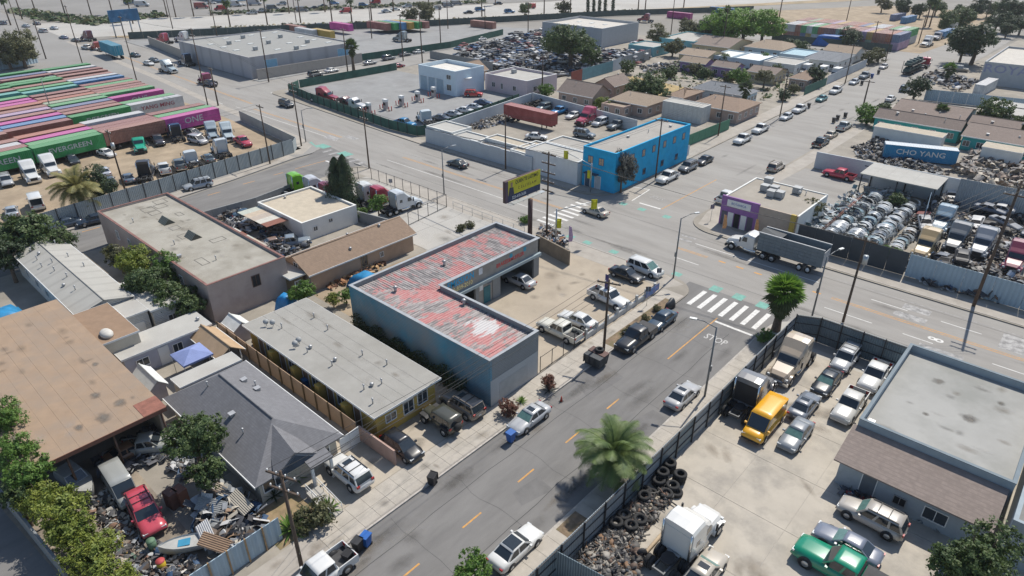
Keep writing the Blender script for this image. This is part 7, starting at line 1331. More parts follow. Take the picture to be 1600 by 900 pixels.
for (x, y, r, m, lab, h_) in ((795,636,1.0,LRED,'rust coloured shrub beside the silver sedan',.9),(858,597,.8,LRED,'rust coloured shrub behind the agave',1.1),(490,805,1.5,LO,'olive garden shrub beside the cycad',.9),(475,815,1.1,LO,'low olive shrub beside the garden pole',.7),(988,512,.6,LO,'dry verge bush nearest the black pickup',.4),(978,520,.6,LO,'dry verge bush beside the tall pole',.4),(1008,497,.6,LO,'dry verge bush at the blue sedan',.4),(1026,482,.6,LO,'dry verge bush nearest the avenue',.4),(820,343,1.0,LB,'weedy bush under the lawyer billboard',.6),(735,352,.9,LO,'weeds along the concrete lot edge',.4),(720,358,.9,LO,'second clump of weeds by the concrete lot',.4),(1388,395,1.2,LB,'weeds along the pale blue fence top',.8),(1400,398,1.1,LB,'green weeds behind the pale blue fence',.8)):
    T(x, y, r, max(.3,h_), lab, m, 'small', int(x) % 6+1, name='shrub', cat='shrub')
_ivy = [] ; mb = MB(); rg = random.Random(2)
for _ in range(5200):
    x = rg.uniform(-55,-37.2); w_ = .4+.5*abs(math.sin(x*1.7)); c = Vector((x, 34.9-abs(rg.gauss(0,.35)), ZB+rg.random()**1.6*(1.4+1.0*math.sin(x*.9)**2))); n = rand_dir(rg); u = n.orthogonal().normalized(); v = n.cross(u); s = rg.uniform(.07,.16); mb.poly([c-u*s,c+v*s*.6,c+u*s,c-v*s*.6])
hd = mb.build('hedge', LD); hd['kind'] = 'stuff'; hd['label'] = 'dark hedge growing along the foot of the mural wall'; hd['category'] = 'hedge'
# ---------------- heaps, tires, bins and other loose things
rg = random.Random(11)
SC = [flat(c) for c in ((.36,.37,.38),(.04,.04,.045),(.14,.15,.16),(.44,.44,.44),(.07,.08,.10),(.11,.08,.06),(.03,.07,.14),(.20,.20,.19),(.05,.05,.055),(.08,.08,.08),(.10,.10,.11),(.035,.035,.04))]
DK = [flat(c) for c in ((.05,.05,.055),(.09,.085,.08),(.03,.03,.033),(.16,.15,.14),(.12,.08,.06),(.30,.28,.25),(.07,.065,.06))]
WRK = [flat(c, .5) for c in ((.45,.46,.47),(.05,.055,.06),(.22,.23,.25),(.50,.50,.49),(.10,.12,.16),(.16,.03,.03),(.03,.09,.20),(.28,.27,.25),(.02,.02,.025))]
def heap(name, label, px_poly, z0, zh, n, size, mats=SC, seed=1, cars=0, mech=False):
    """scrap nobody could count: bent sheets, ribs and lumps in one mass"""
    r_ = random.Random(seed); P_ = [G(x,y,z0) for x,y in px_poly]; mb = MB(); xs = [p.x for p in P_]; ys = [p.y for p in P_]
    def inside(x, y):
        c = False; j = len(P_)-1
        for i in range(len(P_)):
            if (P_[i].y > y) != (P_[j].y > y) and x < (P_[j].x-P_[i].x)*(y-P_[i].y)/(P_[j].y-P_[i].y)+P_[i].x: c = not c
            j = i
        return c
    k = 0
    while k < n:
        x, y = r_.uniform(min(xs),max(xs)), r_.uniform(min(ys),max(ys))
        if not inside(x, y): continue
        k += 1; mb.mat(r_.choice(mats)); hh = zh*(.55+.45*math.sin(x*.6+seed)*math.cos(y*.5)); z = z0+r_.random()**.7*max(.25,hh); s = size*r_.uniform(.4,1.3); t = r_.random()
        rot = Matrix.Rotation(r_.uniform(0,6.28),3,'Z') @ Matrix.Rotation(r_.gauss(0,.5),3,'X') @ Matrix.Rotation(r_.gauss(0,.5),3,'Y'); c = Vector((x,y,z))
        def tr(p): return c+rot@Vector(p)
        if mech and t < .62:   # axles, hubs and housings
            if t < .3: mb.tube(tr((-s*.2,0,0)), tr((s*.25,0,0)), s*.32, s*.26, n=9)
            elif t < .46: mb.tube(tr((-s*1.1,0,0)), tr((s*1.1,0,0)), s*.09, n=6); mb.tube(tr((-s*.2,0,0)), tr((s*.2,0,0)), s*.24, n=8)
            else: mb.tube(tr((0,0,-s*.12)), tr((0,0,s*.12)), s*.55, n=12)
        elif t < .5:   # bent panel
            b = len(mb.v); m_ = 4
            for i in range(m_+1):
                a = -.7+1.4*i/m_
                for w in (-.5,.5): mb.v.append(tuple(tr((w*s, math.sin(a)*s*.7, (math.cos(a)-.8)*s*.6))))
            for i in range(m_): mb.face(b+2*i, b+2*i+1, b+2*i+3, b+2*i+2)
        elif t < .8:
            d = (s*r_.uniform(.3,.9), s*r_.uniform(.2,.6), s*r_.uniform(.12,.45)); b = len(mb.v)
            for zz in (-.5,.5):
                for xx, yy in ((-.5,-.5),(.5,-.5),(.5,.5),(-.5,.5)): mb.v.append(tuple(tr((xx*d[0],yy*d[1],zz*d[2]))))
            for q in ((0,3,2,1),(4,5,6,7),(0,1,5,4),(1,2,6,5),(2,3,7,6),(3,0,4,7)): mb.face(*[b+k2 for k2 in q])
        else: mb.tube(tr((-s*.7,0,0)), tr((s*.7,0,0)), s*.06, n=5)
    k = 0; cp_ = [] if not cars else [q for q in _vp['sedan'][0].l if q[0] in ('body','pillars','roof','windshield','rear_window','side_window')]
    while k < cars:   # crushed car shells among the parts
        x, y = r_.uniform(min(xs),max(xs)), r_.uniform(min(ys),max(ys))
        if not inside(x, y): continue
        k += 1; pm = r_.choice(WRK); z = z0+r_.choice((.05,.1,1.0,1.1,2.0))*min(1,zh/2); rot = Matrix.Rotation(r_.choice((0,1.57,3.14,4.71))+r_.gauss(0,.2),3,'Z') @ Matrix.Rotation(r_.gauss(0,.09),3,'X') @ Matrix.Rotation(r_.gauss(0,.09),3,'Y') @ Matrix.Diagonal((.95,.9,r_.uniform(.6,.95)))
        for (n_, q, m, pr_) in cp_:
            mb.mat(pm if m is m_pp else m_dark); b = len(mb.v); mb.v += [tuple(Vector((x,y,z))+rot@Vector(v)) for v in q.v]
            for f in q.f: mb.f.append(tuple(b+i for i in f)); mb.m.append(mb.cm); mb.sm.append(False)
    o = mb.build(name, None); o['kind'] = 'stuff'; o['label'] = label; o['category'] = 'scrap'; return o
heap('scrap_heap', 'vast heap of wrecked car parts round the huge tree', [(700,90),(760,75),(850,62),(985,90),(1010,98),(930,112),(860,122),(775,113)], ZB, 1.9, 3600, 1.3, seed=2, cars=190)
heap('scrap_heap', 'heap of wrecked parts at the upper edge of the wreck yard', [(715,78),(800,60),(860,45),(880,55),(780,82)], ZB, 1.6, 900, 1.3, seed=3, cars=60)
heap('scrap_heap', 'car parts piled behind the pale wall of the wreck yard', [(930,95),(1000,75),(1015,95),(945,112)], ZB, 2.0, 450, 1.3, seed=4, cars=40)
heap('engine_heap', 'heap of axles, engines and pipes beside the corrugated fence', [(905,870),(950,830),(985,800),(1010,800),(1000,850),(940,915),(900,915)], ZB, .75, 1500, .5, DK+[m_tyre, flat((.20,.12,.07)), flat((.24,.22,.19))], seed=5, mech=True)
heap('scrap_heap', 'scrap metal between the tires and the truck', [(985,790),(1045,765),(1052,780),(1005,830),(965,830)], ZB, .6, 420, .5, [flat((.16,.09,.06)),flat((.10,.08,.07)),flat((.3,.26,.2))]+DK, seed=6, mech=True)
heap('scrap_heap', 'rusty bits along the bottom fence of the truck lot', [(905,900),(985,850),(1010,870),(990,930),(905,930)], ZB, .5, 420, .55, DK+[flat((.20,.12,.07))], seed=7, mech=True)
heap('scrap_heap', 'sheet metal and boards heaped behind the blue corrugated fence', [(300,800),(350,770),(395,790),(430,830),(370,880),(320,850)], ZB, 1.5, 420, 1.0, [flat((.42,.38,.31)),flat((.26,.27,.27)),flat((.12,.13,.14)),flat((.3,.2,.13))]+SC, seed=8)
heap('scrap_heap', 'litter and odd boards on the junk yard floor', [(170,860),(230,840),(300,870),(330,900),(180,930)], ZB, .5, 520, .5, [flat((.5,.48,.44)),flat((.2,.12,.09)),flat((.35,.3,.24))]+SC, seed=9)
heap('scrap_heap', 'dark clutter under the tan warehouse eave', [(150,720),(250,665),(330,700),(290,760),(250,720),(170,760)], ZB, 1.0, 520, .7, seed=10)
heap('scrap_heap', 'wreck parts beside the whitewashed house and brown roof', [(395,380),(430,350),(470,355),(490,385),(440,410)], ZB, 1.3, 420, .8, seed=12)
heap('scrap_heap', 'junk behind the carport by the cross street', [(330,345),(375,330),(420,350),(380,372)], ZB, 1.3, 300, .9, seed=13)
heap('scrap_heap', 'scrap parts piled right of the front end rows', [(1425,330),(1480,300),(1500,320),(1470,375),(1420,370)], ZB, 1.4, 560, .8, SC+DK, seed=14, cars=3)
heap('scrap_heap', 'broad field of truck parts in the right scrapyard', [(1470,350),(1530,320),(1610,340),(1640,400),(1560,430),(1480,390)], ZB, 1.2, 1100, .8, SC+DK+DK, seed=15, cars=9)
heap('scrap_heap', 'truck frames and parts behind the pale blue fence', [(1395,410),(1480,400),(1610,440),(1640,470),(1560,475),(1440,445)], ZB, 1.0, 800, .9, SC+DK+DK, seed=16, cars=5)
heap('scrap_heap', 'parts and panels strewn below the CHO YANG container', [(1330,230),(1385,215),(1400,245),(1490,268),(1470,278),(1340,246)], ZB, .9, 800, .8, SC+DK, seed=17)
heap('scrap_heap', 'rows of pale engine blocks and crates right of CHO YANG', [(1490,268),(1520,235),(1600,245),(1640,290),(1560,300)], ZB, 1.5, 650, 1.3, [flat((.42,.37,.3)),flat((.3,.27,.24)),flat((.2,.15,.12)),flat((.14,.14,.14))], seed=18)
heap('scrap_heap', 'metal scraps in the white-walled yard beside the sheds', [(725,195),(780,178),(800,190),(745,205)], ZB, .8, 260, .7, seed=19)
heap('tire_heap', 'heap of black tires at the back corner of the truck yard', [(815,168),(835,150),(852,160),(838,175)], ZB, 1.8, 240, .8, [m_tyre], seed=20)
heap('scrap_heap', 'debris behind the block wall at the forecourt corner', [(842,362),(866,358),(890,380),(880,388),(845,372)], ZB, 1.4, 240, .6, [flat((.30,.14,.06)),flat((.2,.12,.08)),flat((.12,.12,.12))]+SC, seed=21)
heap('scrap_heap', 'flatbed scraps and beams in the far right yard', [(1430,125),(1465,110),(1530,130),(1500,145)], ZB, 1.6, 260, 1.4, seed=22)
heap('scrap_heap', 'junk among the scrub by the narrow lane', [(1000,105),(1060,98),(1070,112),(1010,118)], ZB, 1.4, 300, 1.0, [LG,LD]+SC, seed=23)
heap('scrap_heap', 'crates and plants along the walk of the yellow row', [(395,540),(402,535),(590,665),(575,668)], ZB, 1.0, 500, .5, seed=24)
heap('scrap_heap', 'clutter at the foot of the workshop front', [(1305,770),(1330,765),(1500,830),(1500,845),(1400,800)], ZB, .5, 160, .5, [flat((.3,.05,.05)),flat((.08,.05,.04)),flat((.04,.07,.1))]+SC, seed=25)
heap('bric_a_brac', 'furniture and timber in front of the brown roof house', [(505,440),(550,420),(600,405),(605,415),(560,440),(515,455)], ZB, .8, 260, .6, [flat((.3,.14,.06)),flat((.2,.1,.06)),flat((.4,.25,.12))], seed=26)
heap('scrap_heap', 'clutter beside the boat and camper in the junk yard', [(130,790),(175,770),(215,830),(180,850)], ZB, .7, 320, .5, [flat((.35,.3,.24)),flat((.2,.12,.08)),flat((.4,.4,.38))]+DK, seed=34)
heap('scrap_heap', 'boxes and litter at the foot of the lime trees', [(130,850),(190,840),(215,880),(190,905),(140,900)], ZB, .8, 320, .5, [flat((.42,.30,.05)),flat((.35,.3,.24)),flat((.1,.16,.12))]+DK, seed=35)
# rows of stacked car front ends
m_shell = [paint(c) for c in ((.46,.48,.49),(.30,.33,.35),(.55,.56,.56),(.14,.16,.18),(.40,.44,.46),(.05,.055,.06),(.22,.30,.33))]
def clip_mesh():
    mb = MB(); mb.smooth = True; n = 8
    for (s0, s1, m) in ((.0,.32,0),(.40,.62,0)):
        b = len(mb.v)
        for sct in (s0, s1):
            for k in range(n+1): a = math.pi*k/n; mb.v.append((.95*math.cos(a), sct, .15+(1.0-.12*sct)*math.sin(a)**.65))
        for k in range(n): mb.face(b+k, b+k+1, b+n+1+k+1, b+n+1+k)
    mb.box(-.92,.05,0,-.6,.7,.45); mb.box(.6,.05,0,.92,.7,.45); mb.box(-.6,.1,.1,.6,.2,.35)
    return mb.mesh('front_clip')
_cl = clip_mesh(); _cl.materials.append(m_pp)
rowsr = ((-26.7,91.4,112.5,17,1),(-24.0,93.2,114,21,2),(-21.4,93.6,114,20,2),(-18.8,94.4,114,19,2),(-16.3,95.5,106,10,1))
for i, (x, ya, yb, n, lay) in enumerate(rowsr):
    for k in range(n):
        for lv in range(lay):
            o = link('car_front_end', _cl, None, (x+random.uniform(-.12,.12), ya+(yb-ya)*k/(n-1)-.4, ZB+.02+1.0*lv), (R(random.uniform(-16,16)),R(random.uniform(-9,9)),R(random.uniform(-10,10))), (random.uniform(1,1.15),random.uniform(1.1,1.5),random.uniform(.85,1.15)), random.choice(m_shell)); tag(o, 'cut car front end, %s from the avenue in the %s row, %s layer' % ('first' if k == 0 else ordn[k-1], ('single left','second','third','fourth','short right')[i], 'upper' if lv else 'lower'), 'car part', 'stacked car front ends')
heap('scrap_heap', 'loose panels and struts over the rows of car front ends', [(1230,368),(1340,290),(1425,300),(1400,372),(1300,380)], ZB+.9, 1.2, 520, .8, [flat((.40,.42,.43)),flat((.28,.31,.33)),flat((.10,.12,.13)),flat((.46,.47,.47)),flat((.16,.26,.28))], seed=41)
rk = thing('pipe_rack', 'rusty pipe rack running between the first rows of front ends', 'rack', (-25.7,93,ZB)); e_ = Vector((-.2,20,0))
for k in range(4): MB().tube((.12*k,0,1.2+.2*(k%2)),(e_.x+.12*k,e_.y,1.2+.2*(k%2)),.05,n=6).build('pipe', M('rust_pipe',(.25,.10,.07),.8), rk)
for t_ in (.05,.35,.65,.95): MB().tube((e_.x*t_,e_.y*t_,0),(e_.x*t_,e_.y*t_,1.3),.05,n=6).build('post', M('rust_pipe'), rk)
# derelict truck cabs in the scrapyard
for (x, y, c, k, lab) in ((1449,378,(.42,.30,.15),'chrome','tan stripped truck cab in the scrapyard'),(1497,368,(.12,.13,.14),'dark','dark stripped truck cab beside the tan cab'),(1537,376,(.20,.22,.25),'dark','grey stripped truck cab right of the dark cab'),(1475,340,(.22,.31,.38),'w','pale blue sleeper shell behind the tan cab'),(1590,398,(.20,.03,.06),'g','maroon truck shell at the right edge'),(1565,100,WHT,'w','white sleeper truck behind the far right fence')): semi(x, y, 270, k, c, lab, z=ZB+.03, scale=.95, detail=x < 1560)
# tires in the truck lot
_ty = MB(); _ty.smooth = True; _ty.loft([[(r_*math.cos(a), r_*math.sin(a), z) for a in [k*math.pi/9 for k in range(18)]] for r_, z in ((.28,.02),(.46,.0),(.52,.06),(.52,.24),(.46,.3),(.28,.28),(.28,.02))], False); _tym = _ty.mesh('tire'); _tym.materials.append(m_tyre)
ti = 0
for (x, y, n) in ((1045,735,3),(1034,748,3),(1061,752,3),(1050,765,2),(1036,768,1),(1018,774,1),(1006,782,2),(999,792,1),(988,800,1),(974,812,2),(999,818,2),(987,798,1),(1013,812,1),(1028,757,2),(1055,772,1),(1008,770,1),(962,822,2),(952,835,1),(975,835,1),(1020,795,1),(1030,785,1),(985,828,2),(1003,803,1),(940,845,1),(965,848,1),(1040,778,2)):
    p = G(x,y,ZB)
    for j in range(n): ti += 1; o = link('tire', _tym, None, (p.x+random.uniform(-.04,.04),p.y+random.uniform(-.04,.04),ZB+.03+.3*j), (0,0,random.uniform(0,6)), (1.05,)*3); tag(o, 'black truck tire %s by the corrugated fence' % ('on top of a stack' if j == n-1 and n > 1 else 'low in a stack' if n > 1 else 'lying alone on the ground'), 'tire', 'truck tires by the fence')
bm = thing('beam', 'long tan timber beam lying beside the tire heap', 'beam', G(1042,827,ZB)); e_ = G(975,905,ZB)-G(1042,827,ZB); MB().tube((0,0,.16),(e_.x,e_.y,.16),.13,n=6).build('timber', M('beam_tan',(.36,.28,.19),.85), bm)
# dumpster with a tire on it
dp = thing('dumpster', 'dark steel dumpster at the kerb with tire on top', 'dumpster', G(931,568,ZB), R(0)); m_dp = M('dumpster_steel', (.045,.05,.055), .7, var=.3, scale=2, c2=(.16,.10,.07), amt=.25, s2=1.5)
MB().loft([[(-.9,-.7,.1),(.9,-.7,.1),(.9,.7,.1),(-.9,.7,.1)],[(-1.0,-.85,1.25),(1.0,-.85,1.25),(1.0,.85,1.25),(-1.0,.85,1.25)]]).build('bin', m_dp, dp); MB().box(-1.02,-.1,1.26,1.02,.85,1.32).build('lid', M('lid_brown',(.10,.05,.04),.7), dp)
for k in range(4): MB().box(-1.0+.6*k,-.9,.3,-.92+.6*k,-.72,1.2).build('rib', m_dp, dp)
o = link('tire', _tym, None, (dp.location.x,dp.location.y+.5,ZB+1.33), None, (.9,)*3); tag(o, 'single black tire resting on the steel dumpster', 'tire')
def bin_(px, py, c, label, rz=0, open_=False, s=1.0, z=RD):
    p = G(px, py, z); t = thing('wheelie_bin', label, 'bin', p, R(rz)); t.scale = (s,)*3; m = M('bin_%d' % int(c[2]*100+c[0]*7), c, .5, var=.1)
    MB().loft([[(-.25,-.25,.12),(.25,-.25,.12),(.25,.25,.12),(-.25,.25,.12)],[(-.32,-.34,1.05),(.32,-.34,1.05),(.32,.34,1.05),(-.32,.34,1.05)]], True).build('body', m, t)
    MB().box(-.34,-.36,1.05,.34,.38,1.11).build('lid', m, t) if not open_ else MB().box(-.34,.36,.4,.34,.42,1.1).build('lid', m, t)
    if open_: MB().box(-.27,-.29,1.0,.27,.29,1.056).build('inside', m_dark, t)
    for sx in (-.24,.24): MB().tube((sx-.04,.26,.12),(sx+.04,.26,.12),.12,n=10).build('wheel', m_tyre, t)
    return t
bin_(798,690,(.01,.10,.36),'bright blue wheelie bin at the nose of the silver sedan'); bin_(676,757,(.02,.02,.022),'black open wheelie bin standing alone at the kerb',20,True); bin_(573,852,(.01,.10,.36),'blue wheelie bin at the end of the row of three',15); bin_(560,860,(.02,.02,.022),'black wheelie bin beside the blue one',15); bin_(545,879,(.02,.02,.022),'black open wheelie bin beside the white pickup',15,True)
for (x, y, c, lab) in ((1475,892,(.01,.08,.3),'first blue bin under the bottom right tree'),(1488,885,(.01,.09,.32),'second blue bin under the bottom right tree'),(205,520,(.02,.25,.2),'green barrel beside the washing machines')): bin_(x, y, c, lab, 0, False, 1.2, ZB+.03)
for (x, y, c, lab) in ((480,606,(.01,.13,.34),'blue bin behind the peach fence'),(548,645,(.02,.05,.07),'dark bin behind the peach fence nearest the street'),(540,640,(.02,.07,.12),'navy bin behind the peach fence'),(455,597,(.02,.02,.02),'black bin behind the peach fence')): bin_(x, y, c, lab, 0, False, 1, ZB+.03)
for (x, y, c, lab) in ((1362,122,(.01,.06,.25),'blue bin beside the far silver sedan'),(1372,116,(.01,.01,.02),'black bin beside the far grey pickup'),(1346,133,(.01,.01,.02),'black bin behind the far sedan'),(1263,169,(.01,.01,.02),'black bin behind the white crew pickup'),(1302,192,(.01,.01,.02),'black bin on the right far kerb'),(1308,188,(.01,.01,.02),'second black bin on the right far kerb'),(1320,184,(.01,.01,.02),'third black bin on the right far kerb')): bin_(x, y, c, lab, 0, False, 1.1)
cn = thing('traffic_cone', 'small dark red traffic cone standing on the street', 'cone', G(877,627,RD)); MB().tube((0,0,.03),(0,0,.62),.14,.03,n=10).build('cone', flat((.38,.05,.03)), cn); MB().box(-.18,-.18,0,.18,.18,.03).build('base', m_black, cn)
# canopy tent, tarps, boats, kayak
ct = thing('canopy_tent', 'lilac blue pop-up canopy tent beside the pale cottage', 'tent', Vector((-60.2,19.2,ZB)), 0); 
MB().loft([[(-1.5,-1.5,2.0),(1.5,-1.5,2.0),(1.5,1.5,2.0),(-1.5,1.5,2.0)],[(-1.5,-1.5,2.2),(1.5,-1.5,2.2),(1.5,1.5,2.2),(-1.5,1.5,2.2)],[(-.05,-.05,2.8),(.05,-.05,2.8),(.05,.05,2.8),(-.05,.05,2.8)]], True).build('roof', M('tent_blue',(.20,.25,.46),.8), ct)
for sx in (-1.4,1.4):
    for sy in (-1.4,1.4): MB().tube((sx,sy,0),(sx,sy,2.05),.03,n=6).build('leg', m_metal, ct)
def tarp(label, px, w, d, h, c, rz=0, seed=1):
    p = G(*px, ZB); t = thing('tarpaulin', label, 'tarp', p, R(rz)); r_ = random.Random(seed); n = 10; mb = MB(); mb.smooth = True; b = 0
    for i in range(n+1):
        for j in range(n+1): x = i/n*2-1; y = j/n*2-1; e = max(abs(x),abs(y)); mb.v.append((x*w, y*d, h*(1-e**(9 if w > 5 else 4))+r_.uniform(-.08,.08) if e < .99 else .03))
    for i in range(n):
        for j in range(n): q = i*(n+1)+j; mb.face(q,q+n+1,q+n+2,q+1)
    mb.build('sheet', M('tarp_%d' % int(c[2]*100), c, .45, var=.2, scale=1.5, bump=.4, bscale=2), t); return t
tarp('bright blue tarpaulin over a load at the left edge', (5,520), 2.4, 3.0, 2.6, (.02,.20,.40), 0, 2); tarp('long blue tarpaulin over a hedge of goods by the far container rows', (1306,72), 8, 2.5, 3.6, (.015,.10,.34), 10, 3); tarp('small bright blue tarp behind the yellow row', (449,482), 1.1, .9, 1.9, (.02,.22,.5), 20, 4); tarp('white dust sheet over a car in front of brown roof house', (575,447), 2.2, 1.6, 1.7, (.5,.46,.40), 5, 5); tarp('blue tarp patch on the tan roofed house', (1021,153), .1, .1, .1, (.02,.22,.5)) if 0 else None
def boat(px, py, ang, L_, label, c=(.42,.41,.38), cabin=True):
    p = G(px, py, ZB+.5); p.z = ZB; t = thing('motor_boat', label, 'boat', p, R(ang)); mb = MB(); mb.smooth = True; rr = []
    for k in range(7):
        f = k/6; w = L_*.19*(1-max(0,(f-.45)/.55)**2.2)+.02; z1 = .95+.25*f; rr.append([(-w,(f-.5)*L_,z1),(-w*.8,(f-.5)*L_,.45),(0,(f-.5)*L_,.22+.25*f*f),(w*.8,(f-.5)*L_,.45),(w,(f-.5)*L_,z1)])
    mb.loft(rr, True, False); mb.build('hull', flat(c, .4), t); mb = MB(); 
    for a, b in zip(rr[:-1], rr[1:]): mb.poly([Vector(a[0])*.98+Vector((0,0,-.1)), Vector(a[4])*.98+Vector((0,0,-.1)), Vector(b[4])*.98+Vector((0,0,-.1)), Vector(b[0])*.98+Vector((0,0,-.1))])
    mb.build('deck', flat((.36,.36,.34), .5), t)
    if cabin: w = L_*.15; MB().loft([[(-w,-L_*.3,.95),(w,-L_*.3,.95),(w,L_*.12,1.05),(-w,L_*.12,1.05)],[(-w*.9,-L_*.28,1.75),(w*.9,-L_*.28,1.75),(w*.85,L_*.02,1.75),(-w*.85,L_*.02,1.75)]]).build('cabin', flat((.32,.34,.35), .4), t); MB().poly([(-w*.85,L_*.118,1.12),(w*.85,L_*.118,1.12),(w*.78,L_*.03,1.7),(-w*.78,L_*.03,1.7)]).build('windscreen', m_cg, t)
    else: MB().box(-L_*.1,-L_*.15,.9,L_*.1,L_*.1,1.0).build('seat', flat((.03,.22,.36)), t)
    return t
boat(120,756,-80,5.2,'pale cabin boat on the junk yard floor beside the lime tree'); boat(288,855,150,3.2,'small white and blue boat near the yellow barrel',(.48,.50,.50),False); boat(1492,108,100,7,'white motor boat on stands in the far right yard',(.48,.46,.42))
for (x, y, c, lab) in ((240,858,(.10,.18,.11),'green steel drum in front of the red off-roader'),(255,890,(.48,.33,.02),'yellow drum with red lid at the bottom edge')):
    p = G(x,y,ZB); t = thing('steel_drum', lab, 'drum', p); MB().tube((0,0,0),(0,0,.88),.3,n=14).build('drum', flat(c), t); MB().tube((0,0,.88),(0,0,.92),.31,n=14).build('lid', flat((.4,.06,.06) if c[0] > .3 else c), t)
for i, (x, y, c) in enumerate(((272,790,(.15,.07,.05)),(286,785,(.2,.08,.05)))):
    p = G(x,y,ZB); t = thing('old_cabinet', 'rusty steel cabinet standing in the junk yard, %s' % ('nearer the red off-roader','behind the first'[0:16])[i], 'cabinet', p, R(10)); MB().box(-.5,-.35,0,.5,.35,1.5).build('body', flat(c), t); MB().box(-.46,-.37,.1,-.02,-.355,1.4).build('door', flat(c), t); MB().box(.02,-.37,.1,.46,-.355,1.4).build('door', flat(c), t)
for (x, y, lab) in ((193,525,'white washing machine beside the long vented building'),(200,518,'second white washing machine by the annex wall')):
    p = G(x,y,ZB); t = thing('washing_machine', lab, 'washing machine', p, R(20)); MB().box(-.32,-.32,0,.32,.32,.9).build('case', m_frame, t); MB().tube((0,-.33,.45),(0,-.345,.45),.2,n=14).build('porthole', m_dark, t)
for (pxy, lab, c, an) in (((348,770),'corrugated sheet leaning on the junk heap',(.40,.34,.27),20),((375,785),'tall pale corrugated sheet on the junk heap',(.42,.38,.31),5),((330,790),'grey corrugated sheet across the junk heap',(.26,.27,.27),40),((322,835),'white corrugated sheet at the junk heap foot',(.5,.5,.5),-10),((335,848),'brown door panel lying by the small boat',(.30,.20,.13),30)):
    p = G(*pxy, ZB+1.2); t = thing('metal_sheet', lab, 'sheet', p, R(an)); mb = corrug(-1.1,1.1,-.5,.5,0,.14,.035); o = mb.build('sheet', flat(c), t); o.rotation_euler = (R(25),R(12),0)
mc = thing('covered_motorcycle', 'covered black motorcycle at the kerb ahead of the blue sedan', 'motorcycle', G(1046,481,RD), 0); mb = MB(); mb.smooth = True
mb.loft([[(w*math.cos(a), y, h_*max(0,math.sin(a))+.04) for a in [math.pi*k/8 for k in range(9)]] for (y, w, h_) in ((-1.0,.12,.6),(-.7,.28,.95),(-.1,.35,.95),(.35,.5,1.2),(.6,.45,1.1),(1.0,.12,.6))], True); mb.build('cover', M('cover_black',(.02,.024,.03),.5), mc); MB().tube((-.06,-.75,.3),(.06,-.75,.3),.3,n=14).build('wheel', m_tyre, mc); MB().tube((-.06,.78,.3),(.06,.78,.3),.3,n=14).build('wheel', m_tyre, mc)
# car carrier load on the far street
cc = thing('car_carrier', 'car carrier trailer loaded with dark green cars on the far street', 'trailer', G(1424,113,.1), R(-2)); mc2 = M('carrier_green', (.02,.06,.06), .5)
MB().box(-1.25,-6,.6,1.25,8,.8).build('lower_deck', m_black, cc); MB().box(-1.25,-5,2.4,1.25,8,2.55).build('upper_deck', m_black, cc)
for k in range(4):
    for zz in (.8,2.55):
        mb = MB(); y = -4.6+3.1*k; mb.box(-.85,y-1.4,zz+.2,.85,y+1.4,zz+.85); mb.loft([[(-.8,y-.9,zz+.85),(.8,y-.9,zz+.85),(.8,y+.7,zz+.85),(-.8,y+.7,zz+.85)],[(-.65,y-.5,zz+1.4),(.65,y-.5,zz+1.4),(.65,y+.3,zz+1.4),(-.65,y+.3,zz+1.4)]]); mb.build('loaded_car', mc2, cc)
for y in (-4,-2.6):
    for sx in (-1.1,1.1): MB().tube((sx-.14,y,.45),(sx+.14,y,.45),.45,n=12).build('wheel', m_tyre, cc)
for y in (-5.8,-.5,7.8):
    for sx in (-1.22,1.22): MB().box(sx-.06,y-.06,.7,sx+.06,y+.06,3.9).build('upright', m_black, cc)
# a person in the container yard
def person(px, py, label, top, legs, ang):
    p = G(px, py, ZB+.01); t = thing('person', label, 'person', p, R(ang)); me = bpy.data.meshes.new('body'); V = [(0,0,.95),(0,0,1.15),(0,.01,1.38),(0,.0,1.52),(0,.02,1.66),(-.1,0,.9),(-.12,.05,.5),(-.13,-.02,.08),(-.13,.1,.04),(.1,0,.9),(.12,-.05,.5),(.14,-.1,.08),(.14,.02,.04),(-.2,0,1.42),(-.25,.03,1.15),(-.22,.16,.95),(.2,0,1.42),(.26,-.02,1.15),(.25,.1,.93)]
    E_ = [(0,1),(1,2),(2,3),(3,4),(0,5),(5,6),(6,7),(7,8),(0,9),(9,10),(10,11),(11,12),(2,13),(13,14),(14,15),(2,16),(16,17),(17,18)]; me.from_pydata(V, E_, []); o = bpy.data.objects.new('body', me); col.objects.link(o); o.parent = t
    o.modifiers.new('skin','SKIN'); ss = o.modifiers.new('sub','SUBSURF'); ss.levels = 1; ss.render_levels = 2
    rad = [.15,.16,.17,.06,.11,.1,.075,.05,.05,.1,.075,.05,.05,.07,.05,.04,.07,.05,.04]
    for k, s in enumerate(me.skin_vertices[0].data): s.radius = (rad[k], rad[k]*.8); s.use_root = k == 0
    me.materials.append(flat(top)); return t
person(232,233,'person in dark clothes walking beside the green truck',(.05,.09,.12),(.03,.05,.09),60)
person(1253,338,'person in a red top at the purple store corner',(.3,.08,.06),(.05,.05,.06),20) if 0 else None
for i in range(26):
    x, y = 330+41*i % 470+(i*37 % 60), 4+(i*13 % 17); car(x, y, 63+180*(i % 2), ('sedan','suv','van')[i % 3], (WHT,SIL,GRY,BLK,BLU,RED)[i % 6], 'distant %s seen beyond the grey warehouse by the freeway' % ('white sedan','silver SUV','grey van','black sedan','blue SUV','red van')[i % 6], detail=False, z=.04, scale=1.1, group='distant vehicles by the freeway')
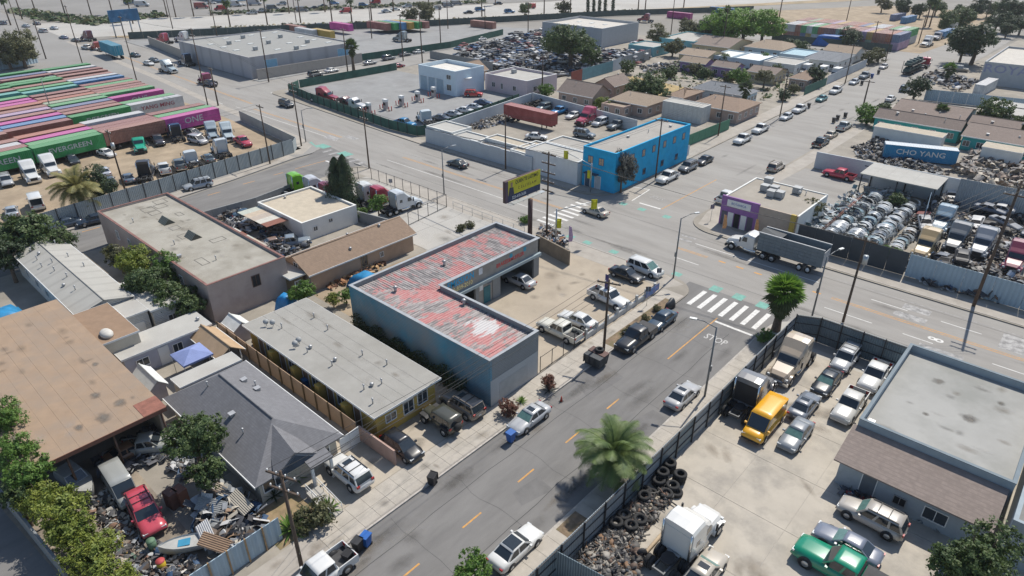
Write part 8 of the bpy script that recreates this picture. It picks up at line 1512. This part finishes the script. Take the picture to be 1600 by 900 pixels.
# far clutter: distant lots
for (x, y, c, lab) in ((205,5,(.1,.14,.2),'dark truck in the far car park'),(222,8,(.5,.5,.5),'white van in the far car park'),(315,11,(.3,.06,.05),'red truck in the far car park'),(367,8,(.5,.5,.5),'white pickup in the far car park'),(398,6,(.4,.4,.42),'grey truck in the far car park')): car(x, y, 60, 'van', c, lab, detail=False, z=.03, scale=1.3)
heap('hedge_row', 'dark scrub strip beside the far rail line', [(10,18),(25,15),(150,30),(250,22),(262,26),(150,40),(60,32)], 0, 1.6, 900, 2.2, [LD,LO,LG], seed=31)
heap('verge_scrub', 'dry scrub along the freeway verge', [(330,42),(530,36),(800,26),(1000,15),(1000,19),(800,31),(530,40),(330,46)], 0, .7, 700, 1.3, [LO,LO,flat((.3,.25,.15))], seed=32)
heap('hedge_row', 'dark shrub line across the far car park', [(330,20),(530,11),(760,2),(760,5),(530,15),(330,24)], 0, 1.0, 700, 2.0, [LD,LO], seed=33)
for (x, y, c, lab) in ((285,57,WHT,'white sleeper truck behind the grey warehouse wall'),(254,60,(.35,.03,.06),'red truck tractor behind the pale avenue wall'),(1008,28,(.22,.03,.05),'dark red truck tractor in the far truck yard'),(627,57,(.2,.24,.25),'grey truck before the six container ends')): semi(x, y, 200, 'w', c, lab, False)
heap('garden_scrub', 'weeds and low shrubs between the northern houses', [(950,160),(1010,118),(1100,85),(1250,70),(1330,95),(1235,150),(1130,172),(1060,165)], ZB, .9, 1500, 1.0, [LO,LG,LG,LD,LO,flat((.3,.25,.15))], seed=51)
heap('garden_scrub', 'weeds among the sheds of the right hand yards', [(1360,190),(1400,160),(1520,175),(1600,200),(1600,235),(1500,225)], ZB, .8, 420, .8, [LO,LG,LD], seed=52)
# haze of the summer air
hz = MB().box(-1100,-120,-1.2,260,1100,43).build('haze', None); hz['kind'] = 'stuff'; hz['label'] = 'thin summer haze over the whole district'; hz['category'] = 'haze'
hm = bpy.data.materials.new('haze_air'); hm.use_nodes = True; hm.node_tree.nodes.remove(hm.node_tree.nodes['Principled BSDF']); pv = hm.node_tree.nodes.new('ShaderNodeVolumePrincipled'); pv.inputs['Color'].default_value = (.86,.90,.96,1); pv.inputs['Density'].default_value = .00013; pv.inputs['Anisotropy'].default_value = .2; hm.node_tree.links.new(pv.outputs[0], hm.node_tree.nodes['Material Output'].inputs['Volume']); hz.data.materials.append(hm)
